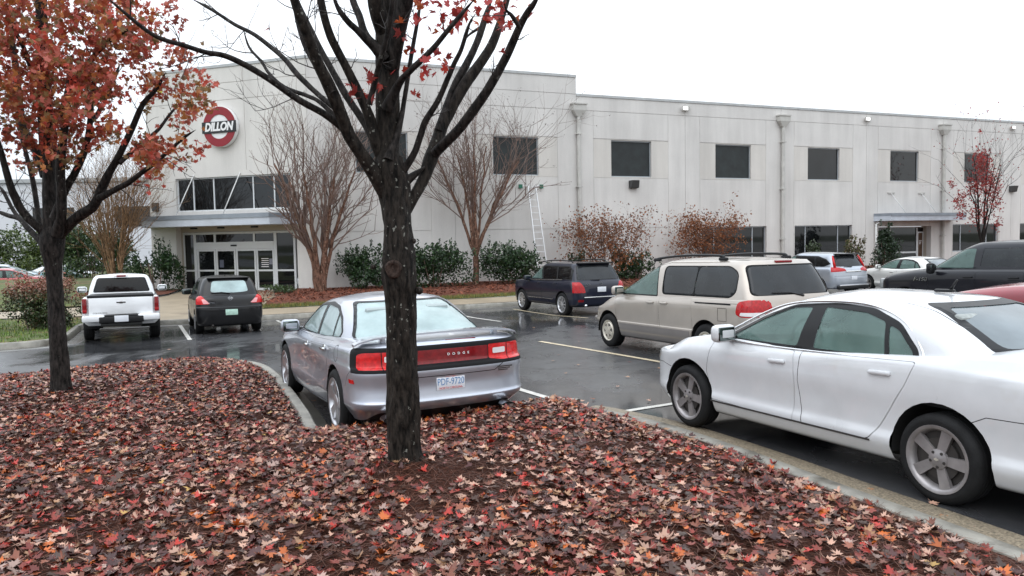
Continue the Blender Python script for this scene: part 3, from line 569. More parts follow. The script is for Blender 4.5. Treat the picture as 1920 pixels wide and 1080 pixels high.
make_car(dict(name='silver_saloon', label='silver saloon with full-width red tail lamp and boot spoiler behind the trunk', cat='car', pos=(-1.75, 10.0), hdg=116, dz=.02, paint=SILVER, wb=3.052, hw=.952, R=.36, rr=.262, arch=.415, track=.95, style='charger', belt=1.0, steer=.0,
 tub=[([(-2.5, .27), (-1.9, .24), (0, .19), (2.4, .2)], .84, -2.36, 2.3, .5, 3, .8, 2.4), ([(-2.5, .34), (-1.9, .30), (0, .24), (2.4, .28)], [(-2.5, .87), (0, .90), (2.4, .88)], -2.46, 2.42, .5, 3, .8, 2.4), (.40, [(-2.5, .93), (-1.5, .945), (0, .925), (1.5, .945)], -2.535, 2.47, .45, 3, .8, 2.4), (.455, [(-2.5, .94), (-1.5, .952), (0, .925), (1.5, .95)], -2.575, 2.48, .45, 3, .8, 2.4), (.49, [(-2.5, .937), (-1.5, .952), (0, .918), (1.5, .95)], -2.56, 2.48, .45, 3, .8, 2.4),
      (.62, [(-2.5, .93), (-1.5, .948), (0, .905), (1.5, .945)], -2.55, 2.50, .45, 3, .8, 2.3), (.74, [(-2.5, .94), (-1.5, .952), (0, .92), (1.5, .948)], -2.575, 2.5, .45, 3, .8, 2.3), ([(-2.5, .80), (0, .80), (2.4, .74)], [(-2.5, .935), (-1.5, .95), (0, .932), (1.5, .945)], -2.565, 2.48, .45, 3, .8, 2.3), ([(-2.5, .83), (0, .84), (2.4, .76)], [(-2.5, .93), (-1.5, .945), (0, .936), (1.5, .94)], -2.525, 2.46, .45, 3, .8, 2.3),
      ([(-2.5, .98), (-1.5, .955), (0, .91), (1.4, .90), (2.3, .78)], [(-2.5, .915), (-1.5, .93), (0, .925), (1.5, .91)], -2.52, 2.4, .45, 3, .7, 2.3), ([(-2.5, 1.02), (-1.5, 1.0), (0, .955), (1.4, .935), (2.3, .80)], [(-2.5, .87), (-1.5, .88), (0, .885), (1.5, .86), (2.2, .78)], -2.50, 2.34, .42, 3, .7, 2.2),
      ([(-2.5, 1.045), (-2, 1.045), (-1.4, 1.035), (0, .985), (1.1, .985), (2.3, .815)], [(-2.5, .83), (-1.5, .81), (0, .84), (1.2, .82), (2.2, .72)], -2.46, 2.3, .42, 3, .7, 2.2)],
 zc=[(-2.46, 1.06), (-1.9, 1.095), (-1, 1.06), (0, 1.02), (1.1, 1.045), (1.8, .97), (2.3, .84)],
 gh=[(.94, [(1.3, .79), (0, .855), (-1.5, .82), (-2.1, .73)], 1.40, -2.12, .5, 2.8, .45, 2.6), (1.03, [(1.2, .775), (0, .825), (-1.4, .79), (-2, .70)], 1.18, -1.96, .5, 2.8, .45, 2.6), (1.15, [(.9, .745), (0, .775), (-1.2, .75), (-1.8, .66)], .92, -1.72, .5, 2.8, .45, 2.6), (1.27, [(.6, .70), (0, .715), (-1, .70), (-1.5, .62)], .64, -1.44, .5, 2.8, .4, 2.6),
     ([(.45, 1.335), (-.3, 1.365), (-1.1, 1.345)], .655, .46, -1.22, .48, 2.8, .35, 2.6), ([(.3, 1.38), (-.3, 1.42), (-1.0, 1.395)], .585, .29, -1.06, .45, 2.8, .3, 2.6)],
 zr=[(-1.1, 1.43), (-.7, 1.465), (-.25, 1.482), (.27, 1.435)],
 windows=[dict(view='xz', nm='side_window', frame=roundpoly([(.98, .975), (.45, 1.26), (.1, 1.36), (-.35, 1.39), (-.75, 1.355), (-1.08, 1.24), (-1.30, 1.09), (-1.25, 1.015)], .05), panes=[
     (roundpoly([(.84, 1.0), (.45, 1.225), (.1, 1.33), (-.14, 1.345), (-.22, 1.0)], .03), K['g_pale'], 'front_side_window'), (roundpoly([(-.30, 1.0), (-.24, 1.35), (-.70, 1.325), (-.86, 1.28), (-.93, 1.015)], .03), K['g_pale'], 'rear_side_window'), (roundpoly([(-.97, 1.02), (-.90, 1.268), (-1.04, 1.215), (-1.24, 1.085), (-1.2, 1.03)], .03), K['g_pale'], 'quarter_window')]),
   dict(view='yz', nm='rear_window', frame=roundpoly([(-.76, 1.035), (.76, 1.035), (.55, 1.405), (-.55, 1.405)], .06), panes=[(roundpoly([(-.735, 1.045), (.735, 1.045), (.525, 1.392), (-.525, 1.392)], .05), K['g_pale'], 'rear_window')], lim=-.6),
   dict(view='yz', nm='windscreen', frame=roundpoly([(-.74, 1.02), (.74, 1.02), (.57, 1.39), (-.57, 1.39)], .06), panes=[(roundpoly([(-.70, 1.05), (.70, 1.05), (.54, 1.375), (-.54, 1.375)], .05), K['g_pale'], 'windscreen')], lim=.2)],
 doors=[roundpoly([(1.0, .30), (1.06, .62), (1.0, .97), (-.22, .965), (-.26, .7), (-.22, .27)], .03), roundpoly([(-.265, .27), (-.305, .7), (-.27, .965), (-1.28, 1.0), (-1.24, .80), (-1.02, .42), (-.95, .28)], .04)],
 lamps=[dict(view='yz', polys=[roundpoly([(-1.0, .765), (1.0, .765), (1.0, .985), (.85, 1.01), (-.85, 1.01), (-1.0, .985)], .03)], nm='lamp_surround', m=K['seam'], lim=-2.1, push=.002),
   dict(view='xz', polys=[[(-2.27, .655), (-2.15, .655), (-2.15, .695), (-2.27, .695)]], nm='side_marker', m=K['red_bright']),
   dict(view='yz', polys=[roundpoly([(-.84, .19), (.84, .19), (.72, .36), (-.72, .36)], .04)], nm='rear_valance', m=K['plastic'], lim=-2, push=.002)],
 lines=[('yz', q, 'rear') for q in lns([(-.66, .80), (-.60, .765), (-.5, .70), (.5, .70), (.60, .765), (.66, .80)], .008)]+[('xz', q, 'side') for q in lns([(-1.98, .60), (-2.1, .72), (-2.25, .80)])],
 mirror=(.88, .86, 1.03, SILVER), handles=[(-.05, .935, .86, .19, K['chrome']), (-1.05, .94, .90, .19, K['chrome'])], cabx=(-1.5, 1.1), seatx=-.2, rearx=-1.1, seat=mat('seat_misted', (.38, .43, .43), .9), extra=lambda r, S: (silver_lamps(r, S), silver_extra(r, S))))
# ---- champagne minivan behind the white sedan
def van_extra(root, S):
    for sd in (1, -1):
        P = catm([(.25, sd*.66, 1.655), (.12, sd*.66, 1.70), (-.6, sd*.665, 1.745), (-1.5, sd*.66, 1.735), (-1.62, sd*.655, 1.68)], 6); v, f = tube(P, [.022]*len(P), 8, True)
        r = link('roof_rail', mesh('roof_rail', v, f, True), K['plastic'], root)
        for x in (.16, -1.6): rbox('rail_foot', (x, sd*.66, 1.68), (.2, .05, .06), .02, K['plastic'], r)
        rbox('slide_rail', (-1.62, sd*.926, .985), (.85, .012, .022), .004, K['seam'], root)
        reloft(root, S, 'xz', lns([(-1.96, .72), (-1.76, .72), (-1.76, .92), (-1.96, .92), (-1.96, .72)], .006), 'fuel_flap_seam', K['seam'], side_c(sd), .002, 0)
    rbox('brake_light', (-2.20, 0, 1.625), (.05, .34, .04), .012, K['red_dark'], root)
    w_ = link('rear_wiper', mesh('rear_wiper', *tube([(-2.47, -.15, 1.10), (-2.45, .1, 1.15), (-2.44, .45, 1.16)], [.018, .012, .008], 6, True), True), K['plastic'], root)
    rbox('front_bumper', (2.36, 0, .50), (.16, 1.3, .1), .045, GOLDLOW, root)
make_car(dict(name='minivan', label='champagne minivan with dark tinted windows and roof rails beyond the white sedan', cat='minivan', pos=(3.31, 13.92), hdg=115, paint=GOLD, wb=2.9, hw=.932, R=.325, rr=.195, arch=.395, track=.92, style='cap', belt=1.04, zb=.24,
 tub=[(.235, .83, -2.40, 2.22, .35, 3.5, .9, 2.4), (.27, .88, -2.48, 2.32, .35, 3.5, .9, 2.4), (.40, .918, -2.53, 2.39, .35, 3.5, .9, 2.4), (.52, .926, -2.54, 2.43, .35, 3.5, .9, 2.4), (.55, .921, -2.54, 2.42, .35, 3.5, .9, 2.4), (.75, .932, -2.52, 2.37, .35, 3.5, .9, 2.3), ([(-2.5, .93), (0, .93), (1.4, .88), (2.3, .66)], [(-2.5, .93), (1, .925), (2, .88)], -2.505, 2.28, .35, 3.5, .9, 2.2),
      ([(-2.5, 1.0), (0, .985), (1.4, .93), (2.2, .72)], [(-2.5, .92), (1, .905), (2, .82)], -2.49, 2.2, .35, 3.5, .9, 2.2), ([(-2.5, 1.06), (-1, 1.05), (.8, 1.01), (1.4, .97), (2.1, .75)], [(-2.5, .90), (-1, .895), (.8, .875), (1.4, .84), (2, .72)], -2.47, 2.1, .33, 3.5, .8, 2.2)],
 zc=[(-2.47, 1.08), (0, 1.06), (1.1, 1.06), (1.6, .98), (2.1, .80)], cap_e=.2,
 gh=[(.96, [(1.9, .80), (1, .89), (-2, .905), (-2.4, .88)], -2.50, 1.78, .3, 3.5, .6, 2.4), (1.08, [(1.6, .79), (1, .865), (-2, .885), (-2.4, .86)], -2.47, 1.45, .3, 3.5, .6, 2.4), (1.28, [(1.1, .78), (.5, .825), (-2, .84), (-2.4, .81)], -2.39, .98, .3, 3.5, .55, 2.5), (1.46, [(.8, .73), (.3, .775), (-2, .785), (-2.3, .76)], -2.30, .58, .3, 3.5, .5, 2.5), (1.58, [(.5, .69), (0, .725), (-2, .735), (-2.2, .71)], -2.235, .28, .3, 3.5, .45, 2.5), (1.645, [(.3, .63), (0, .66), (-2, .67)], -2.18, .08, .28, 3.5, .4, 2.5)],
 zr=[(-2.18, 1.655), (-1.6, 1.70), (-.8, 1.712), (0, 1.695), (.4, 1.66)],
 windows=[dict(view='xz', nm='side_window', frame=roundpoly([(1.24, 1.045), (.66, 1.38), (.36, 1.545), (.12, 1.575), (-.02, 1.575), (-.13, 1.04)], .04), panes=[(roundpoly([(1.13, 1.065), (.64, 1.35), (.35, 1.52), (.12, 1.55), (-.01, 1.55), (-.10, 1.065)], .04), K['g_clear'], 'front_side_window')], fm=K['plastic']),
   dict(view='xz', nm='side_window', frame=roundpoly([(-.235, 1.08), (-.185, 1.575), (-1.88, 1.575), (-2.10, 1.47), (-2.12, 1.17), (-2.0, 1.08)], .1), panes=[(roundpoly([(-.255, 1.095), (-.205, 1.56), (-1.10, 1.565), (-1.10, 1.09)], .09), K['g_tint'], 'sliding_door_window'), (roundpoly([(-1.115, 1.09), (-1.115, 1.565), (-1.87, 1.56), (-2.08, 1.46), (-2.10, 1.18), (-1.99, 1.095)], .09), K['g_tint'], 'rear_side_window')], fm=K['seam']),
   dict(view='yz', nm='rear_window', frame=roundpoly([(-.80, 1.12), (.80, 1.12), (.70, 1.585), (-.70, 1.585)], .09), panes=[(roundpoly([(-.785, 1.13), (.785, 1.13), (.685, 1.57), (-.685, 1.57)], .09), K['g_tint'], 'rear_window')], lim=-1.9, fm=K['seam']),
   dict(view='yz', nm='windscreen', frame=roundpoly([(-.80, 1.06), (.80, 1.06), (.66, 1.61), (-.66, 1.61)], .06), panes=[(roundpoly([(-.77, 1.09), (.77, 1.09), (.63, 1.585), (-.63, 1.585)], .05), K['g_clear'], 'windscreen')], lim=.1)],
 doors=[roundpoly([(1.12, .30), (1.16, .62), (1.20, .98), (-.14, 1.02), (-.17, .7), (-.17, .27)], .03), roundpoly([(-.205, .27), (-.205, .7), (-.175, 1.03), (-1.10, 1.04), (-1.11, .72), (-1.12, .50), (-1.06, .28)], .03)],
 lamps=[dict(view='xz', polys=[roundpoly([(-2.16, .84), (-2.20, 1.03), (-2.40, 1.07), (-2.56, 1.08), (-2.56, .80), (-2.3, .80)], .06)], nm='tail_light', m=K['red_lens']), dict(view='yz', polys=[roundpoly([(q*.50, .87), (q*.95, .82), (q*.95, 1.045), (q*.52, 1.03)], .03) for q in (1, -1)], nm='tail_light', m=K['red_lens'], lim=-2.3),
   dict(view='xz', polys=[roundpoly([(2.40, .56), (2.36, .68), (2.16, .72), (2.2, .58)], .03)], nm='headlight', m=K['amber'])],
 lines=[('xz', q, 'side') for q in lns([(-1.13, .99), (-2.2, 1.0)], .006)]+[('yz', q, 'rear') for q in lns([(-.86, 1.04), (-.84, .55), (.84, .55), (.86, 1.04)], .008)],
 mirror=(.98, .885, 1.12, GOLD), handles=[(.04, .922, .93, .19, GOLD), (-.36, .922, .935, .19, GOLD)], cabx=(-2.2, 1.5), seatx=.05, rearx=-1.3, seat=K['seat_grey'],
 extra=lambda r, S: (van_extra(r, S), [reloft(r, S, 'xz', [[(-2.6, .2), (-1.90, .2), (-1.90, .50), (-2.6, .50)], [(-1.05, .2), (1.06, .2), (1.06, .50), (-1.05, .50)], [(1.87, .2), (2.6, .2), (2.6, .50), (1.87, .50)]], 'lower_cladding', GOLDLOW, side_c(sd, .05), .004, 0) for sd in (1, -1)],
   reloft(r, S, 'yz', [[(-.9, .2), (.9, .2), (.9, .50), (-.9, .50)]], 'lower_cladding', GOLDLOW, rear_c(-2.3), .004, 0), reloft(r, S, 'xz', [roundpoly([(-2.26, .825), (-2.27, .875), (-2.50, .875), (-2.5, .815)], .02)], 'reversing_light', K['clear_lens'], lambda c, n: n.y*(1 if c.y > 0 else -1) > .2, .010))))
# ---- dark blue SUV nosed in to the kerb
def suv_extra(root, S):
    for sd in (1, -1):
        P = catm([(.45, sd*.62, 1.60), (.30, sd*.62, 1.665), (-.5, sd*.625, 1.715), (-1.4, sd*.62, 1.70), (-1.6, sd*.61, 1.645)], 6); v, f = tube(P, [.018]*len(P), 8, True); link('roof_rail', mesh('roof_rail', v, f, True), K['plastic'], root)
        v, f = tube([(.95, sd*.865, 1.08), (-.2, sd*.865, 1.09), (-1.35, sd*.855, 1.12)], [.012]*3, 6); link('window_moulding', mesh('window_moulding', v, f, True), K['chrome'], root)
        v, f = tube([(.85, sd*.918, .50), (-.85, sd*.918, .50)], [.012]*2, 6); link('sill_moulding', mesh('sill_moulding', v, f, True), K['chrome'], root)
    rbox('rear_spoiler', (-1.86, 0, 1.625), (.22, 1.2, .05), .02, K['plastic'], root); rbox('bumper_strip', (-2.262, 0, .60), (.02, 1.25, .03), .008, K['chrome'], root)
    plate(root, -2.262, 0, .83, K['plate_white'], rows=[('TBH 4410', .05, .0, K['ink_blue'], .9)] if 0 else ())
    ring('star_ring', (-2.235, 0, 1.005), .045, .008, K['chrome'], root); text('star_emblem', 'Y', .05, K['chrome'], root, (-2.238, 0, 1.003), (0, -1, 0), (0, 0, -1), .004)
    text('model_lettering', 'GLK 350', .055, K['chrome'], root, (-2.232, .48, .985), (0, -1, 0), (0, 0, 1), .004); text('model_lettering', '4MATIC', .032, K['chrome'], root, (-2.236, .53, .93), (0, -1, 0), (0, 0, 1), .004)
    link('rear_wiper', mesh('rear_wiper', *tube([(-2.16, 0, 1.12), (-2.15, .3, 1.13)], [.014, .008], 6, True), True), K['plastic'], root)
    for sd in (1, -1):
        v, f = tube([(-2.1, sd*.55, .36), (-2.25, sd*.55, .35)], [.035, .035], 10, True); link('exhaust_tip', mesh('exhaust_tip', v, f, True), K['chrome'], root)
make_car(dict(name='parked_suv', label='dark navy SUV with roof rails nosed in to the far kerb before the hedge', cat='suv', pos=(1.75, 25.4), hdg=116, paint=NAVY, wb=2.755, hw=.918, R=.36, rr=.25, arch=.42, track=.91, style='multi', belt=1.06, zb=.3,
 tub=[(.30, .82, -2.10, 2.15, .3, 4, .6, 2.6), (.36, .88, -2.2, 2.24, .3, 4, .6, 2.6), (.50, .912, -2.24, 2.28, .3, 4, .6, 2.6), (.58, .914, -2.255, 2.29, .3, 4, .6, 2.6), (.75, .918, -2.25, 2.28, .3, 4, .6, 2.6), (.95, .910, -2.23, 2.25, .3, 4, .6, 2.6), (1.02, .895, -2.2, 2.2, .3, 4, .6, 2.6), ([(-2.2, 1.09), (0, 1.06), (1, 1.06), (2.1, .97)], .86, -2.15, 2.08, .3, 4, .6, 2.6)],
 zc=[(-2.1, 1.1), (0, 1.07), (1, 1.10), (2.1, 1.0)], cap_e=.15,
 gh=[(1.0, [(1.2, .82), (0, .87), (-2, .86)], -2.2, 1.35, .28, 4, .4, 2.8), (1.1, [(1, .81), (0, .85), (-2, .84)], -2.14, 1.13, .28, 4, .4, 2.8), (1.3, [(.7, .77), (0, .80), (-2, .79)], -2.03, .80, .28, 4, .4, 2.8), (1.47, [(.4, .725), (0, .745), (-1.9, .73)], -1.93, .50, .28, 4, .4, 2.8), (1.57, [(.3, .685), (0, .70), (-1.8, .685)], -1.87, .32, .28, 4, .4, 2.8), (1.615, [(.2, .63), (0, .64), (-1.8, .63)], -1.82, .2, .26, 4, .35, 2.8)],
 zr=[(-1.8, 1.625), (-.8, 1.66), (0, 1.65), (.2, 1.625)],
 windows=[dict(view='xz', nm='side_window', frame=roundpoly([(1.0, 1.10), (.38, 1.53), (.2, 1.55), (-1.6, 1.54), (-1.85, 1.42), (-1.9, 1.13)], .04), panes=[(roundpoly([(.86, 1.12), (.36, 1.49), (.18, 1.52), (-.02, 1.12)], .03), K['g_clear'], 'front_side_window'), (roundpoly([(-.1, 1.12), (.06, 1.525), (-.85, 1.52), (-.95, 1.13)], .03), K['g_black'], 'rear_side_window'), (roundpoly([(-1.02, 1.13), (-.92, 1.52), (-1.58, 1.515), (-1.78, 1.40), (-1.82, 1.15)], .03), K['g_black'], 'quarter_window')]),
   dict(view='yz', nm='rear_window', frame=roundpoly([(-.76, 1.12), (.76, 1.12), (.64, 1.56), (-.64, 1.56)], .04), panes=[(roundpoly([(-.74, 1.13), (.74, 1.13), (.62, 1.55), (-.62, 1.55)], .04), K['g_tint'], 'rear_window')], lim=-1.6), dict(view='yz', nm='windscreen', frame=roundpoly([(-.78, 1.1), (.78, 1.1), (.62, 1.57), (-.62, 1.57)], .05), panes=[(roundpoly([(-.75, 1.13), (.75, 1.13), (.6, 1.55), (-.6, 1.55)], .04), K['g_clear'], 'windscreen')], lim=.2)],
 doors=[roundpoly([(.98, .42), (1.02, .7), (1.0, 1.04), (-.04, 1.04), (-.06, .4)], .03), roundpoly([(-.095, .4), (-.075, 1.04), (-1.18, 1.05), (-1.12, .8), (-.88, .42)], .03)],
 lamps=[dict(view='yz', polys=[roundpoly([(q*.56, .74), (q*.96, .74), (q*.96, 1.06), (q*.70, 1.06), (q*.60, .9)], .03) for q in (1, -1)], nm='tail_light', m=K['red_lens'], lim=-1.95), dict(view='yz', polys=[roundpoly([(q*.62, .46), (q*.80, .46), (q*.80, .53), (q*.62, .53)], .02) for q in (1, -1)], nm='reflector', m=K['red_dark'], lim=-2)],
 lines=[('yz', q, 'rear') for q in lns([(-.78, 1.08), (-.62, .62), (.62, .62), (.78, 1.08)], .01)],
 mirror=(.82, .86, 1.13, NAVY), handles=[(.1, .905, .99, .18, NAVY), (-.95, .905, 1.0, .18, NAVY)], cabx=(-1.9, 1.1), seatx=-.15, rearx=-1.0, seat=K['seat_dark'], extra=suv_extra))
# ---- black hatchback
def hatch_extra(root, S):
    plate(root, -2.125, -.02, .58, K['plate_green'], rows=[('MK 2746', .05, 0, K['ink_green'], .9)] if 0 else ())
    ring('round_emblem', (-2.085, 0, .945), .055, .014, K['chrome'], root); rbox('emblem_bar', (-2.085, 0, .945), (.008, .13, .022), .003, K['chrome'], root)
    text('model_lettering', 'VERSA', .05, K['chrome'], root, (-2.115, .47, .845), (0, -1, 0), (0, 0, 1), .004, sx=1.2)
    link('rear_wiper', mesh('rear_wiper', *tube([(-1.98, .0, 1.07), (-1.955, .2, 1.095), (-1.95, .46, 1.09)], [.018, .02, .010], 6, True), True), K['plastic'], root)
    rbox('brake_light', (-1.685, 0, 1.475), (.05, .30, .03), .01, K['red_lens'], root); rbox('aerial', (-1.35, .05, 1.54), (.06, .03, .03), .01, K['plastic'], root)
    rbox('roof_spoiler', (-1.66, 0, 1.475), (.16, 1.08, .03), .012, BLACK, root)
    v, f = tube([(-1.9, .45, .25), (-2.1, .45, .24)], [.03, .03], 10, True); link('exhaust_tip', mesh('exhaust_tip', v, f, True), K['dark_metal'], root)
make_car(dict(name='parked_hatchback', label='small black hatchback facing the glass entrance beside the white pickup', cat='car', pos=(-8.33, 22.02), hdg=116, paint=BLACK, wb=2.6, hw=.842, R=.31, rr=.19, arch=.365, track=.83, style='multi', belt=.99, zb=.2,
 tub=[(.22, .74, -2.0, 2.0, .35, 3, .7, 2.4), (.27, .795, -2.07, 2.1, .35, 3, .7, 2.4), (.45, .832, -2.11, 2.16, .35, 3, .7, 2.4), (.60, .838, -2.125, 2.18, .35, 3, .7, 2.4), (.71, .842, -2.12, 2.16, .35, 3, .7, 2.4), (.74, .838, -2.10, 2.14, .35, 3, .7, 2.4), ([(-2, .90), (0, .88), (2, .74)], .834, -2.08, 2.05, .35, 3, .7, 2.3), ([(-2, .97), (0, .94), (1.2, .90), (2, .76)], .815, -2.045, 1.98, .35, 3, .7, 2.2), ([(-2, 1.02), (0, .975), (1, .98), (1.9, .79)], [(-2, .76), (0, .785), (1, .77), (1.8, .68)], -2.0, 1.9, .33, 3, .7, 2.2)],
 zc=[(-2, 1.03), (0, 1.0), (1.1, 1.05), (1.9, .85)], cap_e=.15,
 gh=[(.92, [(1.7, .70), (1, .79), (-1.9, .77)], -2.03, 1.75, .35, 3, .6, 2.4), (1.03, [(1.4, .70), (1, .765), (-1.8, .745)], -1.98, 1.48, .35, 3, .55, 2.4), (1.2, [(1, .69), (.5, .73), (-1.7, .705)], -1.89, 1.08, .33, 3, .5, 2.5), (1.36, [(.6, .645), (0, .675), (-1.6, .65)], -1.78, .70, .32, 3, .45, 2.5), (1.45, [(.3, .60), (0, .62), (-1.5, .60)], -1.70, .42, .3, 3, .4, 2.5), (1.49, [(.1, .54), (-1.5, .53)], -1.64, .2, .28, 3, .35, 2.5)],
 zr=[(-1.6, 1.505), (-.7, 1.54), (0, 1.53), (.2, 1.51)],
 windows=[dict(view='xz', nm='side_window', frame=roundpoly([(1.2, 1.0), (.45, 1.36), (.1, 1.43), (-1.0, 1.43), (-1.45, 1.33), (-1.6, 1.10), (-1.5, 1.03)], .04), panes=[(roundpoly([(.95, 1.02), (.42, 1.32), (.1, 1.40), (-.1, 1.02)], .03), K['g_clear'], 'front_side_window'), (roundpoly([(-.17, 1.02), (-.02, 1.405), (-.9, 1.40), (-1.1, 1.04)], .03), K['g_tint'], 'rear_side_window')]),
   dict(view='yz', nm='rear_window', frame=roundpoly([(-.66, 1.075), (-.3, 1.055), (.3, 1.055), (.66, 1.075), (.53, 1.455), (-.53, 1.455)], .05), panes=[(roundpoly([(-.48, 1.115), (-.2, 1.09), (.2, 1.09), (.48, 1.115), (.42, 1.40), (-.42, 1.40)], .07), K['g_pale'], 'rear_window')], lim=-1.3, fm=K['g_black'] if 0 else BLACK), dict(view='yz', nm='windscreen', frame=roundpoly([(-.7, 1.05), (.7, 1.05), (.54, 1.44), (-.54, 1.44)], .05), panes=[(roundpoly([(-.67, 1.08), (.67, 1.08), (.51, 1.42), (-.51, 1.42)], .04), K['g_clear'], 'windscreen')], lim=.2)],
 doors=[roundpoly([(1.05, .32), (1.1, .6), (1.05, .95), (-.1, .95), (-.14, .3)], .03), roundpoly([(-.175, .3), (-.14, .95), (-1.2, .96), (-1.12, .7), (-.85, .33)], .03)],
 lamps=[dict(view='yz', polys=[roundpoly([(q*.47, .80), (q*.90, .80), (q*.90, 1.09), (q*.74, 1.10), (q*.66, .98)], .03) for q in (1, -1)], nm='tail_light', m=K['red_bright'], lim=-1.75)],
 lines=[('yz', q, 'rear') for q in lns([(-.62, .87), (-.5, .74), (.5, .74), (.62, .87)], .012)]+[('yz', q, 'rear') for q in lns([(-.84, .70), (.84, .70)], .008)],
 mirror=(.82, .80, 1.05, BLACK), handles=[(.05, .83, .90, .17, BLACK), (-.95, .83, .91, .17, BLACK)], cabx=(-1.7, 1.1), seatx=-.1, rearx=-.95, seat=K['seat_grey'], extra=lambda r, S: (hatch_extra(r, S), reloft(r, S, 'yz', [roundpoly([(q*.50, .815), (q*.66, .815), (q*.70, .93), (q*.62, .93)], .02) for q in (1, -1)], 'indicator_lens', K['pink_lens'], rear_c(-1.75), .010))))
# ---- white pickup
def pick_extra(root, S):
    bl = -2.50
    for sd in (1, -1): rbox('bumper_end', (-2.60, sd*.60, .60), (.20, .50, .17), .05, WHITEB, root)
    rbox('step_bumper', (-2.60, 0, .565), (.22, .98, .16), .03, K['plastic'], root); rbox('step_pad', (-2.59, 0, .655), (.2, .72, .03), .012, K['plastic'], root)
    plate(root, -2.715, 0, .585, K['plate_white']); rbox('tow_bar', (-2.55, 0, .44), (.3, .9, .07), .02, K['under'], root)
    tg = rbox('tailgate', (bl-.012, 0, .885), (.06, 1.40, .41), .018, WHITEB, root); rbox('tailgate_handle', (bl-.044, 0, .99), (.012, .2, .03), .005, K['chrome'], tg)
    mb = MB()
    x = bl-.046; mb.hexa([(x, -.10, .955), (x, .10, .955), (x+.01, .10, .955), (x+.01, -.10, .955), (x, -.10, .985), (x, .10, .985), (x+.01, .10, .985), (x+.01, -.10, .985)]); mb.hexa([(x-.002, -.035, .945), (x-.002, .035, .945), (x+.008, .035, .945), (x+.008, -.035, .945), (x-.002, -.035, .995), (x-.002, .035, .995), (x+.008, .035, .995), (x+.008, -.035, .995)])
    mb.build('tailgate_emblem', K['dark_metal'], tg); text('model_lettering', 'COLORADO', .042, K['dark_metal'], tg, (bl-.044, .46, .725), (0, -1, 0), (0, 0, 1), .004, sx=1.3)
    for sd in (1, -1):
        t = rbox('tail_light', (bl-.01, sd*.785, .905), (.09, .10, .36), .02, K['red_dark'], root); rbox('reversing_light', (bl-.03, sd*.785, .79), (.06, .09, .05), .01, K['red_lens'], t)
    rbox('bed_cover', (-1.75, 0, 1.115), (1.52, 1.46, .05), .02, K['plastic'], root); rbox('bed_cover_rail', (-2.47, 0, 1.125), (.08, 1.46, .07), .025, K['plastic'], root)
    rbox('brake_light', (-1.0, 0, 1.585), (.06, .22, .05), .012, K['red_dark'], root)
    for sd in (1, -1): rbox('cargo_light', (-1.0, sd*.14, 1.588), (.05, .06, .035), .01, K['clear_lens'], root)
    MB().box((-2.4, -.5, .40), (-2.2, .5, .5)).build('chassis_rail', K['under'], root)
make_car(dict(name='pickup_truck', label='white pickup truck with black bed cover seen from behind at the left', cat='pickup', pos=(-10.63, 20.9), hdg=116, paint=WHITEB, wb=3.2, hw=.858, R=.36, rr=.22, arch=.43, track=.85, style='multi', belt=1.1, zb=.36, cabx=(-.9, 1.1), seatx=.1, seat=K['seat_dark'], rearx=-.65,
 tub=[(.42, .74, -2.44, 2.2, .16, 4, .6, 2.6), (.48, .80, -2.47, 2.27, .16, 4, .6, 2.6), (.62, .845, -2.49, 2.3, .16, 4, .6, 2.6), (.85, .858, -2.50, 2.3, .16, 4, .6, 2.6), (1.0, .852, -2.50, 2.26, .16, 4, .6, 2.6), (1.08, .83, -2.49, 2.2, .16, 4, .6, 2.6), ([(-2.4, 1.115), (0, 1.115), (2.1, 1.0)], .79, -2.47, 2.1, .16, 4, .6, 2.6)], zc=[(-2.4, 1.1), (0, 1.1), (1.2, 1.13), (2.1, 1.02)], cap_e=.15,
 gh=[(1.0, [(1.2, .76), (0, .80), (-1, .80)], -1.02, 1.4, .18, 4, .4, 2.8), (1.1, [(1.1, .75), (0, .785), (-1, .785)], -1.02, 1.2, .18, 4, .4, 2.8), (1.3, [(.7, .72), (0, .742), (-1, .742)], -.99, .82, .18, 4, .4, 2.8), (1.47, [(.4, .67), (0, .685), (-1, .685)], -.95, .50, .18, 4, .4, 2.8), (1.56, [(.2, .625), (-1, .64)], -.92, .32, .18, 4, .4, 2.8), (1.605, [(.1, .57), (-1, .58)], -.87, .2, .17, 4, .35, 2.8)], zr=[(-.9, 1.635), (-.3, 1.655), (.2, 1.63)],
 windows=[dict(view='xz', nm='side_window', frame=roundpoly([(1.0, 1.12), (.42, 1.49), (.2, 1.52), (-.78, 1.52), (-.86, 1.12)], .04), panes=[(roundpoly([(.9, 1.14), (.40, 1.46), (.2, 1.49), (.15, 1.14)], .03), K['g_clear'], 'front_side_window'), (roundpoly([(.07, 1.14), (.1, 1.495), (-.72, 1.49), (-.8, 1.14)], .03), K['g_black'], 'rear_side_window')]),
   dict(view='yz', nm='rear_window', frame=roundpoly([(-.67, 1.17), (.67, 1.17), (.56, 1.545), (-.56, 1.545)], .06), panes=[(roundpoly([(-.655, 1.18), (.655, 1.18), (.545, 1.535), (-.545, 1.535)], .05), K['g_black'], 'rear_window')], lim=-.8), dict(view='yz', nm='windscreen', frame=roundpoly([(-.7, 1.13), (.7, 1.13), (.56, 1.54), (-.56, 1.54)], .05), panes=[(roundpoly([(-.67, 1.15), (.67, 1.15), (.54, 1.52), (-.54, 1.52)], .04), K['g_clear'], 'windscreen')], lim=.2)],
 doors=[roundpoly([(.98, .52), (1.0, 1.07), (.09, 1.07), (.07, .5)], .03), roundpoly([(.03, .5), (.05, 1.07), (-.9, 1.07), (-.92, .5)], .03)], mirror=(.85, .90, 1.2, WHITEB), handles=[(.2, .85, .98, .18, WHITEB), (-.75, .85, .98, .18, WHITEB)], extra=pick_extra))
